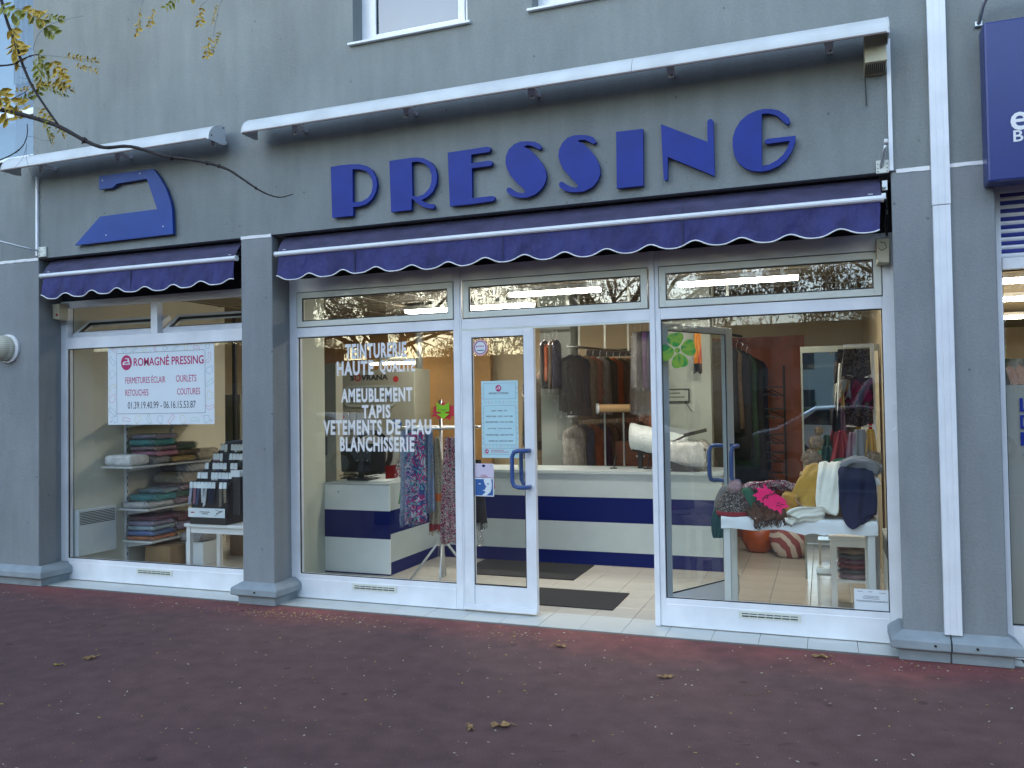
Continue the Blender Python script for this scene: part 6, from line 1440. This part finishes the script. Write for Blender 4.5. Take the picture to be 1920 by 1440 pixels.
t = thing('brochure_stand', (-.2, 2.36, .913), 'black leaflet lying in a sloping holder at the counter edge', 'leaflet')
MB().loft([[(-.36, 2.31, .915), (.05, 2.31, .915), (.05, 2.40, .915), (-.36, 2.40, .915)], [(-.36, 2.33, 1.06), (-.33, 2.33, 1.05), (-.33, 2.40, 1.05), (-.36, 2.40, 1.06)]]).build('leaflet', 'black_plastic', t)
mb = MB()
for z in (.955, .970, .985): mb.box(-.31, -.24+.02*z, 2.305, 2.3075, z, z+.004)
mb.box(-.33, -.20, 2.305, 2.3075, .932, .938); mb.build('print', 'beige_box', t)
t = thing('reading_lamp', (-.3, 2.5, .913), 'black arm lamp reaching up from the counter', 'lamp')
MB().tube([(-.34, 2.5, .92), (-.345, 2.5, 1.10), (-.33, 2.5, 1.13), (-.10, 2.48, 1.245)], .010, 8).build('arm', 'black_metal', t, smooth=True); MB().obox((-.0, 2.47, 1.275), (.22, .05, .035), (0, R(-14), 0)).build('head', 'black_plastic', t, bevel=.006)
t = thing('wall_notice', (-.24, 2.96, 1.59), 'small framed notice on the grey-green panel left of the open door', 'notice')
MB().box(-.40, -.13, 2.985, 2.998, 1.575, 1.70).build('backing', 'column', t); f = MB(); frame(f, -.405, -.125, 1.57, 1.705, .010, 2.975, 2.996); f.build('frame', 'black_plastic', t)
mb = MB()
for z, b_ in ((1.655, -.22), (1.615, -.19)):
    x = -.37
    while x < b_: mb.box(x, x+.016, 2.983, 2.9845, z, z+.012); x += .022
mb.build('print', 'text_dark', t)
MB().tube([(-.17, 2.97, 1.57), (-.10, 2.96, 1.47)], .004, 5).build('string', 'black_metal', t)
# things on the column seen through the doorway
t = thing('column_hooks', (-1.6, 3.19, 1.5), 'two clusters of small hooks screwed to the grey-green column', 'hooks')
for x, z in ((-1.62, 1.60), (-1.53, 1.60), (-1.61, 1.43), (-1.55, 1.43)): MB().tube([(x, 3.199, z), (x, 3.17, z), (x, 3.16, z+.02)], .008, 6).build('hook', 'steel', t)
t = thing('tissue_box', (-1.20-.45, 2.5, .913), 'pale green open box on the counter behind the door notice', 'box'); mat('pale_green', (.50, .56, .36), .6); MB().box(-1.78, -1.62, 2.40, 2.55, .913, 1.0).build('case', 'pale_green', t, bevel=.003); MB().box(-1.76, -1.64, 2.42, 2.53, 1.0, 1.004).build('opening', 'paper', t)
for i, (x, c, z) in enumerate(((-1.98, 'd', 1.9), (-1.93, 'n', 1.85), (-1.88, 'b', 1.95))):
    garment(x, 3.6, z, c, .44, .80, R(60), f'garment far back, {ORD[i]} from the left beside the column', 'garments left of the column', i+9)
# ================================================================ RIGHT BAY
t = thing('standing_mirror', (1.27, 2.2, 0), 'tall mirror leaning at the right wall, showing the street', 'mirror')
m = bpy.data.materials.new('mirror'); m.use_nodes = True; b = m.node_tree.nodes['Principled BSDF']; b.inputs['Base Color'].default_value = (.86, .88, .87, 1); b.inputs['Metallic'].default_value = 1; b.inputs['Roughness'].default_value = .01; MAT['mirror'] = m
MB().box(.985, 1.60, 2.205, 2.22, .0, 1.985).build('mirror_glass', 'mirror', t)
f = MB(); f.box(.968, .984, 2.195, 2.225, .0, 2.04); f.box(.984, 1.61, 2.195, 2.225, 1.986, 2.04); f.build('frame', 'mirror_frame', t); MB().box(.968, 1.61, 2.226, 2.24, 0, 2.04).build('backing', 'wood_brown', t)
t = thing('display_table', (.96, .7, 0), 'white table with a creased white cloth, scarves piled on it', 'table')
X0, X1, Y0_, Y1_, H_ = .455, 1.468, .45, .98, .755
MB().box(X0+.01, X1-.01, Y0_+.01, Y1_, .72, H_-.006).build('tabletop', 'white_paint', t)
for x in (X0+.014, X1-.062):
    for y in (Y0_+.012, Y1_-.06): MB().box(x, x+.046, y, y+.046, 0, .72).build('leg', 'wood_light', t, bevel=.003)
rr = []; rnd = random.Random(5)
for i in range(61):
    u = i/60; x = X0+(X1-X0)*u; dz = .665+.012*math.sin(u*7)+.010*math.sin(u*17+1)+(.018 if u > .55 and u < .66 else 0)*math.sin((u-.55)/.11*math.pi)
    crease = .004*math.sin(u*31)+.006*max(0, math.sin(u*11+2))**4
    rr.append([(x, Y1_, H_-.10), (x, Y1_, H_+.001)]+[(x, Y0_+.02+(Y1_-Y0_-.02)*(1-k/6), H_+.0015) for k in range(7)]+[(x, Y0_+.006-crease, H_-.003), (x, Y0_-.002-crease, H_-.02), (x, Y0_-.004+crease, (H_+dz)/2), (x, Y0_-.006-crease*.6, dz)])
o = one(MB().loft(rr, cap=False, close=False), 'tablecloth', 'white_cloth' if mat('white_cloth', (.80, .84, .86), .8, bump=.5, bscale=14, bdist=.01, var=.03) else None, 'white cloth pulled over the display table behind the right window', 'tablecloth', (.96, .7, .66), smooth=True)
# sloping prop under the scarves
t = thing('display_prop', (1.2, .8, .757), 'brown carton propping up the draped scarves', 'box')
MB().box(.98, 1.455, .62, .92, .7575, 1.045).build('case', 'cardboard', t)
def drape(path, width, m, label, cat='scarf', thick=.012, wr=.008, sd=1, folds=3, wv=(1, 0, 0), group=None, fringe=0, taper=None):
    """cloth lying along a path (x,y,z points), width across"""
    rnd = random.Random(sd); P = [Vector(p) for p in path]; out = []; n = len(P)
    for i in range(n-1):
        a, b_, c_, d_ = P[max(i-1, 0)], P[i], P[i+1], P[min(i+2, n-1)]
        for k in range(6):
            u = k/6; out.append((.5*((2*b_)+(-a+c_)*u+(2*a-5*b_+4*c_-d_)*u*u+(-a+3*b_-3*c_+d_)*u**3), i+u))
    out.append((P[-1], n-1)); N = 22; ph = rnd.uniform(0, 6); rr = []
    for q, (p, uu) in enumerate(out):
        t_ = (out[min(q+1, len(out)-1)][0]-out[max(q-1, 0)][0]).normalized(); wvec = Vector(wv) if not isinstance(wv, list) else Vector(wv[min(int(uu), len(wv)-1)]).lerp(Vector(wv[min(int(uu)+1, len(wv)-1)]), uu % 1)
        wvec = (wvec-t_*wvec.dot(t_)).normalized(); nn = t_.cross(wvec); nn = nn if nn.y < 0 or (abs(nn.y) < .2 and nn.z > 0) else -nn
        W_ = (width if not isinstance(width, list) else width[min(int(uu), len(width)-1)]+(width[min(int(uu)+1, len(width)-1)]-width[min(int(uu), len(width)-1)])*(uu % 1)); f_, b2 = [], []
        for j in range(N+1):
            v = j/N-.5; off = wr*math.sin(v*folds*6.28+ph+uu*.9)+wr*.5*math.sin(v*folds*13+uu*2.3+ph)+wr*.4*math.sin(uu*5+v*8); ed = thick/2*(1-abs(2*v)**6*.7)
            c_ = p+wvec*W_*v+nn*off; f_.append(c_+nn*ed); b2.append(c_-nn*ed)
        rr.append(f_+b2[::-1])
    mb = MB().loft(rr)
    if fringe:
        tt = thing('scarf', tuple(P[0]), label, cat, group); mb.build('cloth', m, tt, smooth=True); f2 = MB()
        for j in range(0, N+1):
            p = rr[-1][j]
            for q in range(2): f2.tube([p, p+Vector((rnd.uniform(-.015, .015), -.004, -fringe*.5)), p+Vector((rnd.uniform(-.03, .03), -.004, -fringe*rnd.uniform(.7, 1.1)))], .0028, 4)
        f2.build('fringe', m, tt); return tt
    return one(mb, 'scarf' if cat == 'scarf' else cat, m, label, cat, tuple(P[0]), group, smooth=True)
mat('mustard_knit', (.46, .27, .045), .95, bump=.7, bscale=120, var=.1, vscale=20, sheen=.3); mat('cream_knit', (.80, .80, .70), .95, bump=.7, bscale=120, var=.05, sheen=.3)
drape([(1.26, .95, .90), (1.15, .84, 1.065), (1.11, .72, 1.100), (1.065, .60, 1.02), (1.015, .55, .89), (.965, .53, .83), (.90, .54, .875), (.87, .58, .90)], [.10, .15, .17, .17, .19, .17, .12, .08], 'mustard_knit', 'mustard yellow scarf draped down the front of the display', wr=.006, folds=1.4, sd=3, wv=[(1, .2, 0), (1, 0, 0), (1, 0, 0), (1, 0, .15), (1, 0, .3), (.8, 0, .9), (.3, 0, 1), (.2, 0, 1)])
drape([(1.25, .86, 1.04), (1.190, .70, 1.125), (1.172, .565, 1.045), (1.160, .500, .90), (1.155, .470, .81), (1.09, .445, .790), (1.00, .425, .795), (.935, .415, .770), (.95, .415, .735)], [.11, .14, .145, .15, .14, .11, .10, .11, .07], 'cream_knit', 'cream white scarf draped over the display, its end curled on the cloth', wr=.005, folds=1.6, sd=5, wv=[(1, 0, 0), (1, 0, 0), (1, 0, 0), (1, 0, .1), (1, 0, .5), (.3, 0, 1), (0, 0, 1), (.2, 0, 1), (1, 0, .5)])
drape([(1.36, .92, .95), (1.33, .80, 1.085), (1.34, .64, 1.09), (1.35, .54, 1.0), (1.355, .49, .88), (1.36, .455, .78), (1.385, .435, .745)], [.20, .22, .22, .235, .235, .21, .17], 'navy_knit', 'dark navy scarf draped at the right end of the display table', wr=.006, sd=6, folds=2, wv=[(1, 0, -.05)]*5+[(1, 0, -.15), (1, 0, -.25)])
drape([(1.10, .95, 1.02), (1.25, .93, 1.10), (1.42, .90, 1.09)], [.14, .16, .12], 'sc_green2', 'dark green cloth bundled behind the draped scarves', wr=.015, sd=7, wv=(0, 1, .3)) if mat('sc_green2', (.02, .12, .07), .9) else None
def pompom(c, r, m, seed=1, n=420):
    rnd = random.Random(seed); mb = MB(); mb.ball(c, r*.72, 14, 9, .05, seed)
    for i in range(n):
        z = rnd.uniform(-1, 1); a = rnd.uniform(0, 6.28); q = math.sqrt(1-z*z); d = Vector((q*math.cos(a), q*math.sin(a), z)); p = Vector(c)+d*r*.55; e = Vector(c)+d*r*rnd.uniform(.9, 1.12)+Vector((rnd.gauss(0, 1), rnd.gauss(0, 1), rnd.gauss(0, 1)))*r*.08; v = d.orthogonal().normalized()*r*.045; w2 = d.cross(v)
        mb.add([p-v, p+v*.5+w2, p+v*.5-w2, e], [(0, 1, 3), (1, 2, 3), (2, 0, 3)])
    return mb
def beanie(cx, cy, z0, rx, ry, h, m, label, pom=None, rim=None, sd=1, pr_=.05, tilt=0):
    t = thing('knitted_hat', (cx, cy, z0), label, 'hat', 'knitted hats and cloths piled on the display table'); rings = []; rnd = random.Random(sd)
    for k in range(8):
        u = k/7; r_ = math.cos(u*math.pi/2*.96)**.55; rings.append([(cx+rx*r_*math.cos(R(a))*(1+.03*math.sin(a*.2+k)), cy+ry*r_*math.sin(R(a)), z0+h*u+tilt*rx*r_*math.cos(R(a))) for a in range(0, 360, 15)])
    MB().loft(rings).build('cap', m, t, smooth=True)
    if rim:
        MB().loft([[(cx+rx*k1*math.cos(R(a)), cy+ry*k1*math.sin(R(a)), z0+zz) for a in range(0, 360, 15)] for k1, zz in ((1.0, -.004), (1.04, .004), (1.03, .022), (.99, .03))]).build('rim', rim, t, smooth=True)
    if pom:
        q = pompom((cx+pom[0], cy+pom[1], z0+h+pom[2]), pr_, pom[3], sd); o = q.build('pompom', pom[3], t); o['kind'] = 'stuff'
    return t
mat('fur_pink', (.48, .33, .35), .95, sheen=.5); mat('fur_grey', (.20, .21, .23), .95, sheen=.5); mat('fur_tan', (.28, .21, .14), .95, sheen=.5, var=.4, vscale=40)
mat_pattern('knit_bw', [(.02, .018, .018), (.10, .085, .075), (.03, .02, .02), (.30, .28, .25), (.02, .02, .02)], 26, 'noise', .95, 3.0)
mat_pattern('knit_dark', [(.015, .012, .012), (.06, .03, .025), (.02, .02, .022), (.12, .10, .09), (.03, .05, .04)], 30, 'noise', .95, 2.)
beanie(.53, .57, .757, .128, .11, .185, 'knit_bw', 'black and white knitted hat with a dusky pink pompom', rim='sc_red', sd=2)
q = pompom((.545, .54, .958), .054, 'fur_pink', 4); o = one(q, 'pompom', 'fur_pink', 'dusky pink fur pompom on top of the patterned hat pile', 'pompom', (.545, .54, .91)); o['kind'] = 'stuff' if False else o.get('kind', '') or 'stuff'; del o['kind']
beanie(.47, .66, .757, .09, .10, .20, 'gc_g', 'grey-mauve knitted hat half hidden behind the patterned one', sd=5)
beanie(.62, .64, .757, .09, .11, .19, 'sc_green2', 'dark green hat in the pile behind the pink star', sd=6)
beanie(.72, .68, .757, .14, .13, .175, 'knit_dark', 'dark speckled knitted hat behind the pink star', sd=7)
drape([(.60, .70, .92), (.74, .70, .955), (.90, .72, .95), (1.0, .74, .93)], [.12, .13, .12, .08], 'sc_leopard', 'black and silver patterned scarf bunched behind the pink star', wr=.02, sd=9, wv=(0, 1, -.3), folds=4)
drape([(.66, .62, .86), (.74, .52, .80), (.78, .46, .765), (.79, .43, .745)], [.20, .24, .24, .22], 'brown_knit', 'brown scarf with tassels hanging over the table edge', wr=.010, sd=10, fringe=.05) if mat('brown_knit', (.07, .035, .02), .95, var=.5, vscale=50) else None
drape([(.45, .55, .80), (.432, .50, .74), (.428, .48, .66), (.43, .48, .60)], [.10, .10, .09, .07], 'sc_teal2', 'dark teal scarf end hanging off the left table corner', wr=.006, sd=11) if mat('sc_teal2', (.015, .07, .07), .95) else None
# star
t = thing('star_label', (.80, .42, .78), 'neon pink star card with handwriting, propped among the hats', 'price sign')
SP = [(656, 275), (800, 460), (850, 440), (890, 510), (985, 520), (990, 600), (1115, 650), (1160, 690), (1240, 720), (1300, 790), (1345, 850), (1330, 920), (1435, 1010), (1195, 1085), (1180, 1275), (1040, 1110), (960, 1165), (920, 1100), (785, 1075), (770, 1010), (650, 985), (640, 900), (535, 890), (540, 830), (425, 825), (440, 730), (290, 685), (480, 555), (420, 415), (640, 450)]
pts = [(.640+(u/1694*100+1395-1400)*.00353, 1.045-(v/1440*85)*.00353+.0004*(u/1694*100-50)*0) for u, v in SP]
cxs = sum(p[0] for p in pts)/len(pts); czs = sum(p[1] for p in pts)/len(pts); pts = [(.797+(p[0]-cxs)*1.02, .890+(p[1]-czs)*1.02) for p in pts]
poly_obj([pts], .415, .0012, 'card', 'neon_pink', t)
mb = MB()
def stroke(pp, r_=.0026): mb.tube([(a, .4135, b_) for a, b_ in pp], r_, 4)
for (x, z) in ((.755, .905), (.783, .918), (.812, .930)):   # handwritten capitals
    c_, s_ = math.cos(R(-42)), math.sin(R(-42)); g_ = lambda a, b_: (x+a*c_-b_*s_, z+a*s_+b_*c_)
    i_ = int((x-.755)/.02)
    stroke([g_(.0, .022), g_(.0, -.022)])
    if i_ != 1: stroke([g_(.0, .022), g_(.016, .020)])
    if i_ != 1: stroke([g_(.0, .001), g_(.012, .0)])
    if i_ != 2: stroke([g_(.0, -.022), g_(.016, -.023)])
for k in range(7): x, z = .835+.012*(k % 4)-.004*(k//4), .868-.013*(k//2)*.7; stroke([(x, z), (x+.007, z-.005), (x+.010, z+.002)], .0018)
mb.build('handwriting', 'text_dark', t)['kind'] = 'stuff'
# big pompoms and grey hat behind
for (x, z, y, r_, m, lab) in ((1.06, 1.135, .93, .075, 'fur_tan', 'tan fur pompom peeking up behind the mustard scarf'), (1.10, 1.255, 1.02, .050, 'fur_tan', 'brown fur pompom above the tan one before the mirror'), (1.475, 1.135, .93, .068, 'fur_tan', 'golden brown fur pompom at the right end behind the grey hat')):
    one(pompom((x, y, z), r_, m, int(x*100), 600), 'pompom', m, lab, 'pompom', (x, y, z-r_))
drape([(1.24, .72, 1.085), (1.33, .70, 1.125), (1.42, .68, 1.12), (1.50, .66, 1.07)], [.14, .16, .15, .10], 'fur_grey', 'grey woolly hat lying over the navy scarf', cat='hat', wr=.012, sd=12, wv=(0, 1, 0), thick=.05)
one(pompom((1.475, .66, 1.085), .052, 'fur_grey', 77), 'pompom', 'fur_grey', 'grey fur pompom of the woolly hat with a paper tag', 'pompom', (1.475, .66, 1.03))
one(MB().obox((1.475, .60, 1.005), (.045, .002, .05), (0, R(-20), 0)), 'paper_tag', 'paper', 'small white paper tag under the grey pompom', 'tag', (1.475, .6, 1.0))
# gridwall with hats and scarves
t = thing('grid_stand', (1.42, 1.25, 0), 'tall white post stand with wire rows of accessories, before the mirror', 'stand')
MB().box(1.49, 1.515, 1.19, 1.21, 0, 1.985).build('post', 'white_frame', t, bevel=.002)
MB().box(1.30, 1.515, 1.195, 1.205, 1.965, 1.985).build('top_bar', 'white_frame', t)
for z in (1.755, 1.365): MB().tube([(1.285, 1.20, z), (1.49, 1.20, z)], .0045, 6).build('bar', 'white_frame', t, smooth=True)
mat_pattern('acc_dark', [(.015, .012, .015), (.05, .035, .04), (.01, .01, .012), (.14, .11, .10), (.02, .015, .03), (.07, .02, .03)], 34, 'noise', .8, 1.5)
mat_pattern('acc_wine', [(.10, .008, .03), (.16, .01, .05), (.03, .01, .02), (.18, .10, .03)], 9, 'noise', .9, .6)
GG = 'accessories hung on the white wire stand'
hang(1.370, 1.17, 1.95, 1.74, .22, .24, 'acc_dark', 'dark speckled cloth on the top row of the wire stand', 'garment', GG, 3, sd=50)
hang(1.395, 1.16, 1.73, 1.50, .20, .21, 'acc_wine', 'wine red cloth in the middle of the wire stand', 'garment', GG, 3, sd=51)
hang(1.31, 1.15, 1.72, 1.58, .05, .07, 'fur_grey', 'grey square cloth at the left of the wire stand', 'garment', GG, 1, sd=52)
hang(1.375, 1.16, 1.55, 1.375, .23, .24, 'acc_dark', 'speckled black cloth above the lower bar of the wire stand', 'garment', GG, 3, sd=53)
hang(1.275, 1.13, 1.84, 1.70, .02, .07, 'cream_knit', 'pointed beige cloth sticking out left of the wire stand', 'garment', GG, 1, sd=54, side=.6)
hang(1.285, 1.12, 1.64, 1.50, .015, .03, 'mustard_knit', 'narrow yellow strip at the left side of the wire stand', 'garment', GG, 1, sd=55)
hang(1.280, 1.11, 1.50, 1.26, .02, .06, 'gc_mauve', 'mauve scarf hanging at the left side of the wire stand', 'scarf', GG, 2, sd=56, fringe=.02) if mat('gc_mauve', (.26, .15, .19), .9) else None
hang(1.235, 1.12, 1.49, 1.34, .05, .06, 'gc_d', 'black bag-like cloth before the mirror', 'bag', GG, 1, sd=57, thick=.04)
hang(1.27, 1.0, 1.34, 1.06, .05, .18, 'sc_red', 'burgundy scarf low behind the table', 'scarf', GG, 3, sd=58, fringe=.03)
hang(1.345, .98, 1.33, 1.06, .04, .12, 'gc_mauve', 'mauve pink scarf low behind the table', 'scarf', GG, 2, sd=59)
hang(1.395, .97, 1.35, 1.06, .07, .12, 'fur_grey', 'light grey scarf low behind the table', 'scarf', GG, 2, sd=60)
hang(1.465, .99, 1.35, 1.10, .05, .09, 'mustard_knit', 'ochre scarf low at the right behind the table', 'scarf', GG, 2, sd=61)
hang(1.17, 1.10, 1.22, 1.0, .05, .12, 'sc_teal2', 'dark teal cloth low before the mirror', 'scarf', GG, 2, sd=62)
hang(1.585, .95, 1.42, 1.12, .03, .05, 'neon_red', 'red strip of cloth at the very right edge of the window', 'garment', GG, 1, sd=63)
# under the table
t = small_table(1.175, 1.47, 1.10, 1.42, .555, 'pale side table under the display table, packages on its shelf')
MB().box(1.19, 1.455, 1.12, 1.40, .205, .225).build('lower_shelf', 'white_paint', t)
for k, c in enumerate(('mauve', 'dark grey', 'burgundy', 'plum', 'dark grey', 'brown')): package(c, 1.235, 1.44, 1.13, 1.38, .227+k*.037, .035, f'{ORD[k]} from the bottom under the table', 'packages under the display table', 60+k)
t = thing('step_stool', (1.13, 1.35, 0), 'low white stool with a shiny top under the table', 'stool'); MB().box(1.07, 1.20, 1.28, 1.5, .215, .235).build('seat', 'steel', t, bevel=.003)
for x in (1.075, 1.18):
    for y in (1.285, 1.48): MB().box(x, x+.02, y, y+.02, 0, .215).build('leg', 'white_paint', t)
mat_pattern('bag_stripe', [(.62, .52, .45), (.30, .09, .09)], 4.6, 'diag', .5, 3.2); mat('bag_orange', (.50, .09, .01), .4, var=.15, vscale=12, bump=.8, bscale=18, coat=.3, bdist=.01)
def sack(cx, cy, rx, ry, h, m, label, sd):
    t = thing('laundry_bag', (cx, cy, 0), label, 'bag', 'full laundry bags on the floor at the back'); rnd = random.Random(sd); rr = []
    for k in range(10):
        u = k/9; r_ = (math.sin(math.pi*(.12+.80*u)))**.6*(1 if u < .85 else .55); rr.append([(cx+rx*r_*math.cos(R(a))*(1+.09*math.sin(a*.09+k*.8)+rnd.uniform(-.05, .05))+.05*u*math.sin(sd), cy+ry*r_*math.sin(R(a))*(1+rnd.uniform(-.07, .07)), .004+h*u*(1+.10*math.sin(a*.035+sd)*(k < 9))) for a in range(0, 360, 15)])
    MB().loft(rr).build('sack', m, t, smooth=True); q = MB(); 
    rr = [[(cx+rx*.22*k1*math.cos(R(a)), cy+ry*.22*k1*math.sin(R(a)), h*zz) for a in range(0, 360, 30)] for k1, zz in ((1, .97), (.6, 1.03), (1.1, 1.10))]; q.loft(rr, cap=False); q.build('tied_neck', m, t, smooth=True)
    return t
sack(.48, 3.45, .17, .15, .34, 'bag_orange', 'bright orange plastic laundry bag on the floor', 1)
sack(.80, 3.25, .21, .17, .38, 'bag_stripe', 'red and white striped laundry bag on the floor', 2)
sack(.70, 3.55, .20, .17, .40, 'film_bag', 'pale bulging bag behind the striped one', 3) if mat('film_bag', (.40, .36, .33), .3, var=.4, vscale=12, bump=1, bscale=16, coat=.5, bdist=.01) else None
